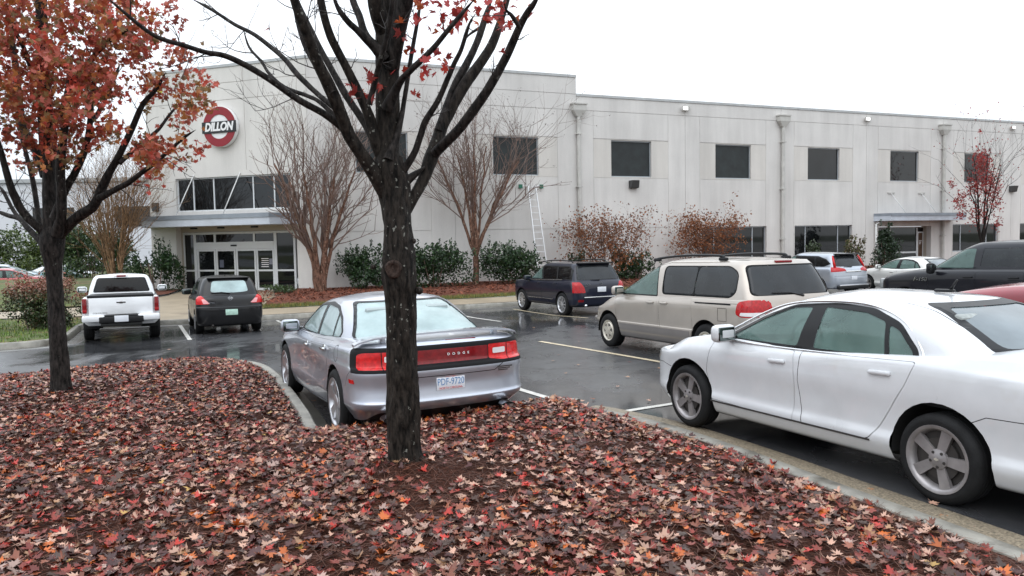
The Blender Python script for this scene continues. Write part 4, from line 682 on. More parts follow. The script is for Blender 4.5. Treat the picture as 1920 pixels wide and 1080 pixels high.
# ---- silver crossover
def cross_extra(root, S):
    rbox('bumper_trim', (-2.24, 0, .42), (.06, 1.5, .05), .02, K['alloy'], root); rbox('lower_bumper', (-2.18, 0, .33), (.16, 1.55, .14), .04, K['plastic'], root)
    rbox('roof_spoiler', (-1.86, 0, 1.615), (.24, 1.18, .045), .018, K['plastic'], root); link('rear_wiper', mesh('rear_wiper', *tube([(-2.12, 0, 1.13), (-2.11, .4, 1.14)], [.014, .008], 6, True), True), K['plastic'], root)
    for sd in (1, -1):
        v, f = tube([(-1.98, sd*.745, 1.12), (-1.86, sd*.70, 1.40), (-1.78, sd*.66, 1.55)], [.055, .045, .03], 8, True); link('upper_tail_light', mesh('upper_tail_light', v, f, True), K['red_bright'], root)
    rbox('plate_garnish', (-2.215, 0, .95), (.03, .8, .06), .012, K['chrome'], root); plate(root, -2.243, 0, .70, K['plate_white'])
def crossover(name, label, pos, hdg, pm, extra=None, dz=0.):
  return make_car(dict(name=name, label=label, cat='suv', pos=pos, hdg=hdg, paint=pm, dz=dz, wb=2.66, hw=.925, R=.345, rr=.23, arch=.40, track=.91, style='multi', belt=1.06, zb=.28, cabx=(-1.9, 1.1), seatx=-.1, rearx=-1.0,
 tub=[(.27, .82, -2.12, 2.1, .35, 3.2, .7, 2.5), (.33, .88, -2.18, 2.2, .35, 3.2, .7, 2.5), (.5, .915, -2.23, 2.27, .35, 3.2, .7, 2.5), (.68, .922, -2.235, 2.28, .35, 3.2, .7, 2.5), (.80, .925, -2.22, 2.27, .35, 3.2, .7, 2.5), (.98, .915, -2.20, 2.22, .35, 3.2, .7, 2.5), ([(-2, 1.06), (1, 1.03), (2.1, .9)], .885, -2.16, 2.15, .35, 3.2, .7, 2.5), ([(-2, 1.12), (0, 1.07), (1, 1.07), (2.1, .92)], .835, -2.1, 2.05, .33, 3.2, .7, 2.4)], zc=[(-2.1, 1.13), (0, 1.09), (1, 1.12), (2.1, .97)], cap_e=.15,
 gh=[(1.0, [(1.2, .80), (0, .85), (-2, .84)], -2.16, 1.5, .33, 3.2, .5, 2.6), (1.1, [(1, .79), (0, .83), (-2, .815)], -2.11, 1.27, .33, 3.2, .5, 2.6), (1.3, [(.7, .75), (0, .78), (-1.9, .76)], -2.0, .88, .33, 3.2, .45, 2.6), (1.48, [(.4, .70), (0, .72), (-1.8, .70)], -1.88, .55, .32, 3.2, .45, 2.6), (1.58, [(.2, .65), (-1.8, .64)], -1.80, .33, .3, 3.2, .4, 2.6), (1.63, [(.1, .59), (-1.7, .58)], -1.74, .2, .28, 3.2, .35, 2.6)], zr=[(-1.7, 1.645), (-.7, 1.685), (0, 1.68), (.2, 1.65)],
 windows=[dict(view='xz', nm='side_window', frame=roundpoly([(1.1, 1.10), (.42, 1.50), (.1, 1.55), (-1.1, 1.54), (-1.55, 1.42), (-1.82, 1.24), (-1.5, 1.13)], .03), panes=[(roundpoly([(.95, 1.12), (.40, 1.46), (.1, 1.52), (-.05, 1.12)], .03), K['g_clear'], 'front_side_window'), (roundpoly([(-.12, 1.12), (.02, 1.525), (-.9, 1.52), (-1.05, 1.13)], .03), K['g_black'], 'rear_side_window'), (roundpoly([(-1.1, 1.14), (-.98, 1.515), (-1.5, 1.40), (-1.76, 1.24), (-1.5, 1.15)], .03), K['g_black'], 'quarter_window')]),
   dict(view='yz', nm='rear_window', frame=roundpoly([(-.70, 1.14), (.70, 1.14), (.58, 1.57), (-.58, 1.57)], .05), panes=[(roundpoly([(-.68, 1.15), (.68, 1.15), (.56, 1.56), (-.56, 1.56)], .05), K['g_tint'], 'rear_window')], lim=-1.5), dict(view='yz', nm='windscreen', frame=roundpoly([(-.75, 1.12), (.75, 1.12), (.58, 1.58), (-.58, 1.58)], .05), panes=[(roundpoly([(-.72, 1.15), (.72, 1.15), (.56, 1.56), (-.56, 1.56)], .04), K['g_clear'], 'windscreen')], lim=.2)],
 lamps=[dict(view='yz', polys=[roundpoly([(q*.38, .97), (q*.96, .93), (q*.96, 1.12), (q*.70, 1.12), (q*.40, 1.06)], .03) for q in (1, -1)], nm='tail_light', m=K['red_lens'], lim=-1.7)],
 lines=[('yz', q, 'rear') for q in lns([(-.86, .78), (.86, .78)], .01)], mirror=(.8, .86, 1.12, pm), extra=extra))
crossover('parked_crossover', 'light silver crossover with L-shaped red tail lamps near the building behind the minivan', (12.35, 31.7), 113.5, GREY, cross_extra)
# ---- black pickup, only cab and bonnet in view
def black_extra(root, S):
    text('model_lettering', 'F-150', .13, K['chrome'], root, (1.42, 1.004, 1.03), (-1, 0, 0), (0, 0, 1), .01, sx=1.25, shear=.2)
    for sd in (1, -1):
        v, f = lathe([(.0, .43), (.035, .44), (.035, .50), (0, .52)], 40)
        P = [(1.84+r_*math.cos(a), sd*.985, .40+r_*math.sin(a)) for r_ in (.44, .50) for a in [math.pi*k/20 for k in range(21)]]; Q = [(p[0], p[1]+sd*.03, p[2]) for p in P]
        F = [(k, k+1, 22+k, 21+k) for k in range(20)]; link('arch_lip', mesh('arch_lip', Q, F if sd > 0 else [tuple(reversed(q)) for q in F], True), S['paint'], root)
        rbox('headlight', (2.60, sd*.80, .90), (.14, .24, .26), .04, K['head_lens'], root); rbox('mirror_cover', (1.03, sd*1.14, 1.30), (.16, .16, .26), .05, K['plastic'], root)
        rbox('running_board', (-.1, sd*.97, .42), (2.4, .16, .05), .02, K['plastic'], root)
def big_pickup(name, label, pos, hdg, pm, extra):
  return make_car(dict(name=name, label=label, cat='pickup', pos=pos, hdg=hdg, paint=pm, wb=3.68, hw=.99, R=.40, rr=.25, arch=.47, track=.98, style='multi', belt=1.28, zb=.4, cabx=(-1.2, 1.4), seatx=.25, rearx=-.75, seat=K['seat_dark'],
 tub=[(.45, .86, -2.95, 2.6, .2, 4, .5, 3), (.52, .93, -2.98, 2.70, .2, 4, .5, 3), (.70, .985, -3.0, 2.76, .2, 4, .5, 3), (.95, .992, -3.0, 2.76, .2, 4, .5, 3), ([(-3, 1.15), (0, 1.15), (1.4, 1.12), (2.7, 1.0)], .985, -3.0, 2.72, .2, 4, .5, 3), ([(-3, 1.25), (0, 1.23), (1.4, 1.19), (2.6, 1.06)], .955, -2.98, 2.66, .2, 4, .5, 3), ([(-3, 1.31), (0, 1.285), (1.4, 1.245), (2.6, 1.10)], .89, -2.95, 2.6, .2, 4, .5, 3)], zc=[(-3, 1.3), (0, 1.3), (1.4, 1.31), (2.6, 1.16)], cap_e=.12,
 gh=[(1.15, [(1.4, .86), (0, .92), (-1.2, .92)], -1.2, 1.75, .2, 4, .4, 2.8), (1.28, [(1.2, .85), (0, .90), (-1.2, .90)], -1.2, 1.45, .2, 4, .4, 2.8), (1.5, [(.9, .82), (0, .855), (-1.2, .855)], -1.18, 1.05, .2, 4, .4, 2.8), (1.72, [(.5, .77), (0, .795), (-1.2, .795)], -1.15, .68, .2, 4, .4, 2.8), (1.83, [(.3, .72), (-1.2, .74)], -1.12, .45, .2, 4, .4, 2.8), (1.885, [(.2, .65), (-1.2, .66)], -1.08, .3, .18, 4, .35, 2.8)], zr=[(-1.1, 1.91), (-.4, 1.935), (.3, 1.905)],
 windows=[dict(view='xz', nm='side_window', frame=roundpoly([(1.28, 1.30), (.62, 1.73), (.35, 1.79), (-1.0, 1.79), (-1.08, 1.30)], .04), panes=[(roundpoly([(1.15, 1.32), (.60, 1.70), (.35, 1.755), (.13, 1.755), (.14, 1.28)], .04), K['g_clear'], 'front_side_window'), (roundpoly([(-.02, 1.34), (-.05, 1.755), (-.92, 1.75), (-1.0, 1.34)], .04), K['g_tint'], 'rear_side_window')], fm=pm), dict(view='yz', nm='windscreen', frame=roundpoly([(-.8, 1.28), (.8, 1.28), (.64, 1.82), (-.64, 1.82)], .05), panes=[(roundpoly([(-.77, 1.31), (.77, 1.31), (.62, 1.80), (-.62, 1.80)], .04), K['g_clear'], 'windscreen')], lim=.3)],
 doors=[roundpoly([(1.2, .55), (1.25, 1.22), (.05, 1.22), (.03, .52)], .03), roundpoly([(-.0, .52), (.02, 1.22), (-1.05, 1.22), (-1.08, .52)], .03)], mirror=(1.03, 1.0, 1.32, K['plastic']), handles=[(.2, .985, 1.1, .22, K['plastic']), (-.85, .985, 1.1, .22, K['plastic'])], extra=extra))
big_pickup('pickup_truck', 'black crew cab pickup behind the roof of the white sedan', (11.4, 17.7), 113.5, CHAR, black_extra)
big_pickup('pickup_truck', 'dark red truck whose bonnet barely shows over the roof of the white sedan', (8.37, 9.54), 114.5, RED, lambda r, S: None)
# ---- further saloons from the same builder
malibu('white_sedan', 'white sedan with black alloy wheels and body-colour pillars in front of the shaded kerb', (3.2, 6.97), 114, WHITE, extra=white_sedan_extra)
bpy.data.objects['white_sedan']['label'] = 'large white sedan with a roof aerial parked along the mulch bed in the right foreground'
malibu('cream_sedan', 'small cream-white sedan parked by the side entrance canopy far off', (16.1, 30.9), 108, WHITE2)
# ------------------------------------------------------------------ the building
def wall_mat(name, c0, stain=.16):
    m = bpy.data.materials.new(name); m.use_nodes = True; t = m.node_tree; p = t.nodes['Principled BSDF']; p.inputs['Roughness'].default_value = .85; p.inputs['Specular IOR Level'].default_value = .3
    g = nn(t, 'ShaderNodeTexCoord'); mp = nn(t, 'ShaderNodeMapping'); mp.inputs['Scale'].default_value = (1.3, 1.3, .13); t.links.new(g.outputs['Object'], mp.inputs[0])
    a = nn(t, 'ShaderNodeTexNoise'); a.inputs['Scale'].default_value = 1.1; a.inputs['Detail'].default_value = 7; a.inputs['Roughness'].default_value = .62; t.links.new(mp.outputs[0], a.inputs['Vector'])
    b = nn(t, 'ShaderNodeTexNoise'); b.inputs['Scale'].default_value = .55; b.inputs['Detail'].default_value = 6; t.links.new(g.outputs['Object'], b.inputs['Vector'])
    c = nn(t, 'ShaderNodeTexNoise'); c.inputs['Scale'].default_value = 26; c.inputs['Detail'].default_value = 3; t.links.new(g.outputs['Object'], c.inputs['Vector'])
    def ramp(src, lo, hi, p0=.3, p1=.7):
        r = nn(t, 'ShaderNodeMapRange'); r.inputs['From Min'].default_value = p0; r.inputs['From Max'].default_value = p1; r.inputs['To Min'].default_value = lo; r.inputs['To Max'].default_value = hi; t.links.new(src, r.inputs['Value']); return r.outputs[0]
    m1 = nn(t, 'ShaderNodeMath', operation='MULTIPLY'); t.links.new(ramp(a.outputs['Fac'], 1-stain, 1.04, .32, .6), m1.inputs[0]); t.links.new(ramp(b.outputs['Fac'], 1-stain*.7, 1.05), m1.inputs[1])
    m2 = nn(t, 'ShaderNodeMath', operation='MULTIPLY'); t.links.new(m1.outputs[0], m2.inputs[0]); t.links.new(ramp(c.outputs['Fac'], .97, 1.03), m2.inputs[1])
    s = nn(t, 'ShaderNodeVectorMath', operation='SCALE'); s.inputs[0].default_value = c0; t.links.new(m2.outputs[0], s.inputs['Scale']); t.links.new(s.outputs[0], p.inputs['Base Color'])
    bn = nn(t, 'ShaderNodeBump'); bn.inputs['Strength'].default_value = .12; bn.inputs['Distance'].default_value = .01; t.links.new(c.outputs['Fac'], bn.inputs['Height']); t.links.new(bn.outputs[0], p.inputs['Normal'])
    return m
CONC = wall_mat('painted_concrete', (.645, .625, .60), .09); CONCB = wall_mat('painted_concrete_beige', (.615, .588, .55), .08); CONCW = wall_mat('painted_concrete_lit', (.66, .64, .61), .07)  # last one: entrance front's brighter lighting put into a whiter paint
COPE = mat('coping_metal', (.42, .43, .43), .45, metal=.3, noise_s=3, noise_a=.1); PIPE = mat('downspout_paint', (.50, .49, .46), .6, noise_s=3, noise_a=.12)
FRAME = mat('window_frame_alu', (.40, .43, .46), .4, metal=.35); FRAMEW = mat('entrance_frame_white', (.66, .68, .69), .42)
SCREEN = mat('solar_screen', (.012, .017, .018), .55, noise_s=2.5, noise_a=.4); DGLASS = mat('dark_window_glass', (.008, .009, .010), .03, spec=.55, noise_s=1.2, noise_a=.5)
BROWN = mat('brown_door', (.10, .055, .032), .5, noise_s=5, noise_a=.25); CANG = mat('canopy_grey', (.26, .29, .33), .45, metal=.2, noise_s=2, noise_a=.12); CANW = mat('canopy_fascia', (.50, .54, .60), .5, noise_s=2, noise_a=.1); SOFF = mat('soffit_tan', (.42, .37, .31), .7)
STEELW = mat('rod_white', (.66, .66, .65), .5); LAMPW = mat('lamp_lit', (.9, .9, .9), .4, emit=((1, 1, 1), 1.2)); BRONZE = mat('fixture_bronze', (.05, .05, .05), .5); PANEL_R = mat('dusk_room', (.05, .05, .05), .9)
bld = empty('office_building', (CX[0], CX[1], FLZ), label='long two-storey off-white office building with dark square windows and a taller entrance front', cat='building')
def relief(fn, sb, zb, dep, name, mats, parent):
    V = []; F = []; Mi = []; sb = sorted(set(round(x, 4) for x in sb)); zb = sorted(set(round(x, 4) for x in zb)); ns, nz = len(sb)-1, len(zb)-1
    D = [[dep((sb[i]+sb[i+1])/2, (zb[j]+zb[j+1])/2) for j in range(nz)] for i in range(ns)]
    def q(a, m): n = len(V); V.extend(fn(*p) for p in a); F.append((n, n+1, n+2, n+3)); Mi.append(m)
    for i in range(ns):
        for j in range(nz):
            d = D[i][j]
            if d is not None: q([(sb[i], zb[j], d[0]), (sb[i+1], zb[j], d[0]), (sb[i+1], zb[j+1], d[0]), (sb[i], zb[j+1], d[0])], d[1])
            for (k, l, e) in ((i+1, j, 's'), (i, j+1, 'z')):
                if k >= ns or l >= nz: continue
                u = D[k][l]
                if u is None and d is None: continue
                o0 = d[0] if d else -.32; o1 = u[0] if u else -.32
                if abs(o0-o1) < 1e-6: continue
                mm = (d or u)[1]
                if e == 's': q([(sb[k], zb[j], o0), (sb[k], zb[j], o1), (sb[k], zb[j+1], o1), (sb[k], zb[j+1], o0)], mm)
                else: q([(sb[i], zb[l], o0), (sb[i+1], zb[l], o0), (sb[i+1], zb[l], o1), (sb[i], zb[l], o1)], mm)
    return link(name, mesh(name, W2L(parent, V), F, mi=Mi), mats, parent)
def window(fn, s0, s1, z0, z1, o, mull, gm, fm=FRAME, fw=.055, zm=(), name='window', par=None):
    mb = MB(); e = .004
    mb.wbox(fn, s0+e, s1-e, z0+e, z0+fw, o, o+.07); mb.wbox(fn, s0+e, s1-e, z1-fw, z1-e, o, o+.07)
    mb.wbox(fn, s0+e, s0+fw, z0+fw, z1-fw, o, o+.07); mb.wbox(fn, s1-fw, s1-e, z0+fw, z1-fw, o, o+.07)
    for m in mull: mb.wbox(fn, m-fw/2, m+fw/2, z0+fw, z1-fw, o, o+.068)
    xs = [s0+fw]+[x for m in sorted(mull) for x in (m-fw/2, m+fw/2)]+[s1-fw]
    f = mb.build(name, fm, par or bld, world=True)
    for a, b in zip(xs[::2], xs[1::2]): pane(fn, a, b, z0+fw, z1-fw, o+.03, gm, f)
    return f
def pane(fn, s0, s1, z0, z1, o, gm, par):
    return link('pane', mesh('pane', W2L(par, [fn(s0, z0, o), fn(s1, z0, o), fn(s1, z1, o), fn(s0, z1, o)]), [(0, 1, 2, 3)]), gm, par)
G = .025
def bay(s0, s1, top, lower, k, second=None):
    c = (s0+s1)/2-.06; p0, p1 = c-2.2, c+2.2; w0, w1 = c-1.19, c+1.19; zs = [0, 2.56, 2.585, 5.09, 5.115, 5.16, 7.0, 7.03, 7.055, 8.39, 8.415, top-.02]; holes = [(w0, w1, 5.16, 7.0)]
    if second: zs += [9.16, 9.185]
    sb = [s0, s0+.018, p0-.02, p0, w0, w1, p1, p1+.02, s1]
    if lower: holes.append(lower[:4]); sb += [lower[0], lower[1]]; zs += [lower[2], lower[3]]
    def dep(s, z):
        for h in holes:
            if h[0] < s < h[1] and h[2] < z < h[3]: return None
        if s < s0+.018: return (-.03, 0)
        if 8.39 < z < 8.415 or (second and 9.16 < z < 9.185): return (-.03, 0)
        inb = p0 < s < p1
        if (p0-.02 < s < p0 or p1 < s < p1+.02) and z < 8.39: return (-.02, 0)
        if inb and (5.09 < z < 5.115 or 7.03 < z < 7.055): return (-.035, 0)
        if inb and not lower and 2.56 < z < 2.585: return (-.035, 0)
        if inb and 5.115 < z < 7.03: return (-.012, 1)
        return (0, 0)
    relief(WR, sb, zs, dep, 'wall_panel', [CONC, CONCB], bld)
    window(WR, w0, w1, 5.16, 7.0, -.17, [], SCREEN if k < 4 else DGLASS, fw=.05)
    if lower and len(lower) > 4: window(WR, lower[0], lower[1], lower[2], lower[3], -.2, lower[4], DGLASS)
    mb = MB(); mb.wbox(WR, s0+.001, s1-.001, top-.02, top+.10, -.35, .035); mb.build('coping', COPE, bld, world=True)
J = [0.0, 6.58, 13.0, 19.42, 25.84, 32.26, 38.68, 45.10, 51.52]
low = {3: (20.46, 24.84, .79, 2.57, [21.35, 23.95]), 4: (26.85, 31.2, .79, 2.57, [27.75, 30.21]), 5: (33.29, 37.75, 0.001, 2.44), 6: (39.67, 43.95, .79, 2.53, [40.54, 42.95]), 7: (46.05, 50.4, .79, 2.53, [46.95, 49.5])}
for k in range(8):
    bay(J[k], J[k+1], 10.0 if k < 2 else 9.1, low.get(k), k, second=(k < 2))
MB().wbox(WR, 12.9, 13.0, 9.21, 10.0, -3., -.02).build('parapet_return', CONC, bld, world=True)
# entrance front
def depL(s, z):
    if -7.18 < s < -.93 and 3.64 < z < 5.16: return None
    if -7.3 < s < -.72 and z < 2.93: return None
    if 9.28 < z < 9.305 or 8.53 < z < 8.555: return (-.03, 0)
    if -3.22 < s < -3.2 and z > 5.4: return (-.02, 0)
    return (0, 0)
relief(WL, [-8.75, -7.3, -7.18, -3.22, -3.2, -.93, -.72, 0], [0, 2.93, 3.64, 5.16, 5.4, 8.53, 8.555, 9.28, 9.305, 10.0], depL, 'wall_panel', [CONCW], bld)
MB().wbox(WL, -8.79, .0, 9.98, 10.10, -.35, .035).build('coping', COPE, bld, world=True)
MB().wbox(WL, -8.75, -8.45, 0, 9.97, -12, -.322).build('side_wall', CONCW, bld, world=True)
MB().wbox(WL, -10.2, -8.76, 0, 5.6, -6, -2.2).build('rear_wing_wall', CONC, bld, world=True)
window(WL, -7.18, -.93, 3.64, 5.16, -.17, [-6.26, -5.12, -2.97, -1.86], DGLASS, FRAMEW, .06)
# recess: jambs, soffit, storefront
MB().wbox(WL, -7.62, -7.3, 0, 2.93, -.55, -.322).wbox(WL, -.72, -.5, 0, 2.93, -.55, -.322).wbox(WL, -7.62, -.5, 2.70, 2.93, -.55, -.322).build('entrance_jamb', SOFF, bld, world=True)
O = -.5
def bars(name, lst, m, par=None): 
    mb = MB()
    for (a, b, c, d, e) in lst: mb.wbox(WL, a, b, c, d, O, O+.06+e)
    return mb.build(name, m, par or bld, world=True)
sf = bars('entrance_storefront', [(-7.30, -7.22, 0, 2.68, 0), (-6.70, -6.56, 0, 2.68, 0), (-2.25, -2.10, 0, 2.68, 0), (-1.22, -1.12, 0, 2.68, 0), (-7.22, -6.70, 2.58, 2.68, -.003), (-6.56, -2.25, 2.58, 2.68, -.003), (-2.10, -1.22, 2.58, 2.68, -.003),
    (-6.56, -2.25, 1.90, 2.22, .02), (-5.54, -5.43, 2.22, 2.58, 0), (-3.36, -3.26, 2.22, 2.58, 0), (-7.22, -6.70, .87, .95, 0), (-2.10, -1.22, .87, .95, 0), (-7.22, -6.70, 0, .08, 0), (-2.10, -1.22, 0, .08, 0)], FRAMEW)
for a, b, c, d in [(-7.22, -6.70, .95, 2.58), (-7.22, -6.70, .08, .87), (-2.10, -1.22, .95, 2.58), (-2.10, -1.22, .08, .87), (-6.56, -5.54, 2.22, 2.58), (-5.43, -3.36, 2.22, 2.58), (-3.26, -2.25, 2.22, 2.58)]: pane(WL, a, b, c, d, O+.03, DGLASS, sf)
for k, (a, b) in enumerate([(-6.52, -5.48), (-5.45, -4.36), (-4.33, -3.25), (-3.22, -2.27)]):
    f = .085; dl = bars('sliding_door', [(a, a+f, 0.02, 1.89, -.005*k), (b-f, b, 0.02, 1.89, -.005*k), (a+f, b-f, 1.80, 1.89, -.008), (a+f, b-f, .87, .95, -.008), (a+f, b-f, .02, .12, -.008)], FRAMEW)
    pane(WL, a+f, b-f, .95, 1.80, O+.025, DGLASS, dl); pane(WL, a+f, b-f, .12, .87, O+.025, DGLASS, dl)
    if k == 3:
        for i in range(5): MB().wbox(WL, -2.98+.02*(i % 2), -2.58, 1.42-.09*i, 1.455-.09*i, O+.026, O+.03).build('door_notice', K['clear_lens'], dl, world=True)
        v = [WL(-2.55, 1.18, O+.03), WL(-2.37, 1.18, O+.03), WL(-2.37, 1.44, O+.03), WL(-2.55, 1.44, O+.03)]; link('door_notice', mesh('door_notice', W2L(dl, v), [(0, 1, 2, 3)]), mat('notice_grey', (.2, .2, .24), .6), dl)
    if k == 1:
        v = [WL(-5.28, 1.05, O+.03), WL(-5.05, 1.05, O+.03), WL(-5.05, 1.4, O+.03), WL(-5.28, 1.4, O+.03)]; link('door_notice', mesh('door_notice', W2L(dl, v), [(0, 1, 2, 3)]), mat('notice_blue', (.09, .10, .14), .5), dl)
MB().wbox(WL, -4.55, -4.25, 2.02, 2.09, O+.08, O+.13).build('door_sensor', K['plastic'], bld, world=True)
# entrance canopy with bevelled ends and tie rods
def canopy(fn, s0, s1, z0, z1, dpt, inset, name='canopy'):
    mb = MB(); P = [(s0, 0), (s0+inset, dpt), (s1-inset, dpt), (s1, 0)]; zz = [z0, z0+(z1-z0)*.62, z1]; o_ = [0., .0, .03]
    for (za, zb_, ex, mi) in ((zz[0], zz[1], 0, 1), (zz[1], zz[2], .035, 0)):
        A = [fn(s, za, max(.003, o+(ex if o else 0))) for s, o in P]; B = [fn(s, zb_, max(.003, o+(ex if o else 0))) for s, o in P]
        n = len(mb.v); mb.v += A+B; mb.f += [(n+3, n+2, n+1, n), (n+4, n+5, n+6, n+7)]+[(n+i, n+(i+1) % 4, n+4+(i+1) % 4, n+4+i) for i in range(4)]; mb.m += [1 if mi else 0]*6
    return mb.build(name, [CANG, CANW], bld, world=True)
can = canopy(WL, -8.85, -.2, 2.93, 3.42, 1.35, .9)
for s in (-6.1, -3.55):
    r = MB().bar(WL(s, 5.3, .02), WL(s-.05, 3.42, 1.2), .024).build('tie_rod', STEELW, can, smooth=True); r.data.transform(Matrix.Translation(-Vector(bld.location)))
for s in (-5.9, -4.4, -2.6):
    MB().wbox(WL, s-.12, s+.12, 2.82, 2.9, .3, .5).build('soffit_light', K['plastic'], bld, world=True)
# side entrance in the long wing
c2 = canopy(WR, 32.9, 39.55, 2.77, 3.22, 1.1, .15)
for s in (34.27, 36.83):
    r = MB().bar(WR(s, 4.46, .02), WR(s+.1, 3.22, 1.0), .02).build('tie_rod', STEELW, c2, smooth=True); r.data.transform(Matrix.Translation(-Vector(bld.location)))
    MB().wbox(WR, s-.28, s+.28, 4.42, 4.50, .002, .05).build('rod_plate', PIPE, bld, world=True)
MB().wbox(WR, 32.99, 33.29, 0, 2.44, -.7, -.322).wbox(WR, 37.75, 38.2, 0, 2.44, -.7, -.322).wbox(WR, 33.0, 38.2, 2.44, 2.6, -.7, -.322).build('entrance_jamb', SOFF, bld, world=True)
mb = MB()
for a, b, c, d in [(33.3, 33.36, 0, 2.42), (34.85, 34.93, .9, 2.42), (37.14, 37.24, 0, 2.42), (33.36, 37.14, 2.36, 2.42), (33.36, 37.14, .78, .88), (34.5, 34.58, 0, .78), (37.24, 37.74, 2.36, 2.42), (37.24, 37.74, 2.02, 2.10), (37.24, 37.3, 0, 2.02), (37.68, 37.74, 0, 2.02)]: mb.wbox(WR, a, b, c, d, -.6, -.54)
s2 = mb.build('entrance_storefront', FRAMEW, bld, world=True)
for a, b, c, d, m in [(33.36, 34.85, .88, 2.36, DGLASS), (34.93, 37.14, .88, 2.36, DGLASS), (33.36, 34.5, 0, .78, DGLASS), (34.58, 37.14, 0, .78, DGLASS), (37.24, 37.74, 2.10, 2.36, DGLASS)]: pane(WR, a, b, c, d, -.57, m, s2)
dr = MB().wbox(WR, 37.3, 37.68, .02, 2.02, -.59, -.555).build('side_door', BROWN, bld, world=True)
for i in range(3): MB().wbox(WR, 37.38, 37.62-.05*i, 1.50-.09*i, 1.55-.09*i, -.553, -.549).build('door_notice', K['clear_lens'], dr, world=True)
MB().wbox(WR, 37.80, 38.14, .95, 2.0, -.318, -.30).build('notice_board', mat('notice_pale_blue', (.5, .62, .68), .5), bld, world=True); MB().wbox(WR, 37.88, 38.02, 1.45, 1.6, -.299, -.295).build('access_symbol', mat('symbol_blue', (.06, .22, .5), .5), bld, world=True)
MB().bar(WR(32.98, 0, .12), WR(32.98, 2.6, .12), .06).bar(WR(32.98, 2.6, .12), WR(33.2, 2.75, .3), .06).build('canopy_drain_pipe', STEELW, bld, world=True, smooth=True)
# downspouts with hopper heads
for s in (13.05, 25.88, 38.63):
    mb = MB(); mb.wbox(WR, s-.36, s+.36, 8.36, 8.64, .004, .32); mb.wbox(WR, s-.40, s+.40, 8.64, 8.70, .004, .36)
    a = [WR(s-.36, 8.36, .004), WR(s+.36, 8.36, .004), WR(s+.36, 8.36, .32), WR(s-.36, 8.36, .32)]; b = [WR(s-.14, 8.06, .02), WR(s+.14, 8.06, .02), WR(s+.14, 8.06, .24), WR(s-.14, 8.06, .24)]
    mb.hexa([b[3], b[2], b[1], b[0], a[3], a[2], a[1], a[0]]); h_ = mb.build('hopper_head', PIPE, bld, world=True)
    mb = MB().bar(WR(s, 0, .14), WR(s, 8.1, .14), .10, n=14)
    for z in (1.8, 4.6, 7.2): mb.wbox(WR, s-.14, s+.14, z, z+.05, .004, .25)
    mb.build('downspout', PIPE, bld, world=True, smooth=True, angle=40)
# roof deck and back so that nothing shows through
bp = [WL(-8.45, 9.0, -.35), WL(0, 9.0, -.35), WR(0, 9.0, -.35), WR(51.5, 9.0, -.35), WR(51.5, 9.0, -30), WR(0, 9.0, -30)]
link('roof_deck', mesh('roof_deck', W2L(bld, bp), [tuple(range(6))]), mat('roof_membrane', (.2, .2, .2), .9), bld)
# things fixed to the wall: each its own object
for k, s in enumerate((6.58, 19.33, 32.17, 44.95)):
    where = ['behind the branches of the big tree', 'between the first and second downpipes', 'between the second and third downpipes', 'nearest the right edge of the photo'][k]
    e = empty('flood_light', WR(s, 8.83, .0), label='small lit flood light high on the wall '+where, cat='wall light', group='lit flood lights under the parapet')
    MB().wbox(WR, s-.02, s+.34, 8.74, 8.80, .003, .14).wbox(WR, s-.2, s+.2, 8.64, 8.86, .14, .22).wbox(WR, s+.1, s+.34, 8.845, 8.89, .003, .139).build('housing', PIPE, e, world=True)
    MB().wbox(WR, s-.17, s+.12, 8.67, 8.83, .222, .232).build('lamp_face', LAMPW, e, world=True)
for s, lb in ((16.2, 'dark box wall light under the first clear upper window'), (45.1, 'dark box wall light at the far right beside the red-leaved tree')):
    e = empty('wall_light', WR(s, 4.8, 0), label=lb, cat='wall light', group='dark box wall lights')
    a = [WR(s-.24, 4.6, .004), WR(s+.24, 4.6, .004), WR(s+.24, 4.6, .22), WR(s-.24, 4.6, .22)]; b = [WR(s-.24, 4.98, .004), WR(s+.24, 4.98, .004), WR(s+.2, 4.98, .34), WR(s-.2, 4.98, .34)]
    MB().hexa([a[3], a[2], a[1], a[0], b[3], b[2], b[1], b[0]]).build('housing', BRONZE, e, world=True); MB().wbox(WR, s-.18, s+.18, 4.585, 4.599, .05, .2).build('lens', K['cabin'], e, world=True)
e = empty('wall_light', WL(-8.35, 3.9, 0), label='small dark wall light left of the entrance above the canopy end', cat='wall light')
MB().wbox(WL, -8.45, -8.2, 3.72, 4.1, .004, .2).build('housing', BRONZE, e, world=True); MB().wbox(WL, -8.42, -8.23, 3.7, 3.718, .03, .17).build('lens', K['cabin'], e, world=True)
# round sign
RED_S = mat('sign_red', (.25, .008, .016), .45, noise_s=3, noise_a=.08); WH_S = mat('sign_white', (.80, .80, .80), .45); BK_S = mat('sign_black', (.012, .012, .014), .45)
sx_, sz_, r0 = -4.40, 7.34, .89
sg = empty('round_sign', WL(sx_, sz_, 0), label='round red and white sign with a black band reading DILLON on the entrance front', cat='sign')
def disc(ra, rb, o0, o1, name, m, n=56):
    V = []; F = []
    for k in range(n):
        c, s_ = math.cos(2*math.pi*k/n), math.sin(2*math.pi*k/n)
        V += [WL(sx_+ra*c, sz_+ra*s_, o1), WL(sx_+rb*c, sz_+rb*s_, o1), WL(sx_+rb*c, sz_+rb*s_, o0)]
    for k in range(n):
        j = (k+1) % n; F += [(3*k, 3*k+1, 3*j+1, 3*j), (3*k+1, 3*k+2, 3*j+2, 3*j+1)]
    return link(name, mesh(name, W2L(sg, V), F), m, sg)
disc(0, r0, .02, .22, 'backing_disc', WH_S); disc(r0*.60, r0-.01, .22, .245, 'red_ring', RED_S)
MB().wbox(WL, sx_-r0*1.02, sx_+r0*1.02, sz_-.27, sz_+.23, .225, .275).build('black_band', BK_S, sg, world=True)
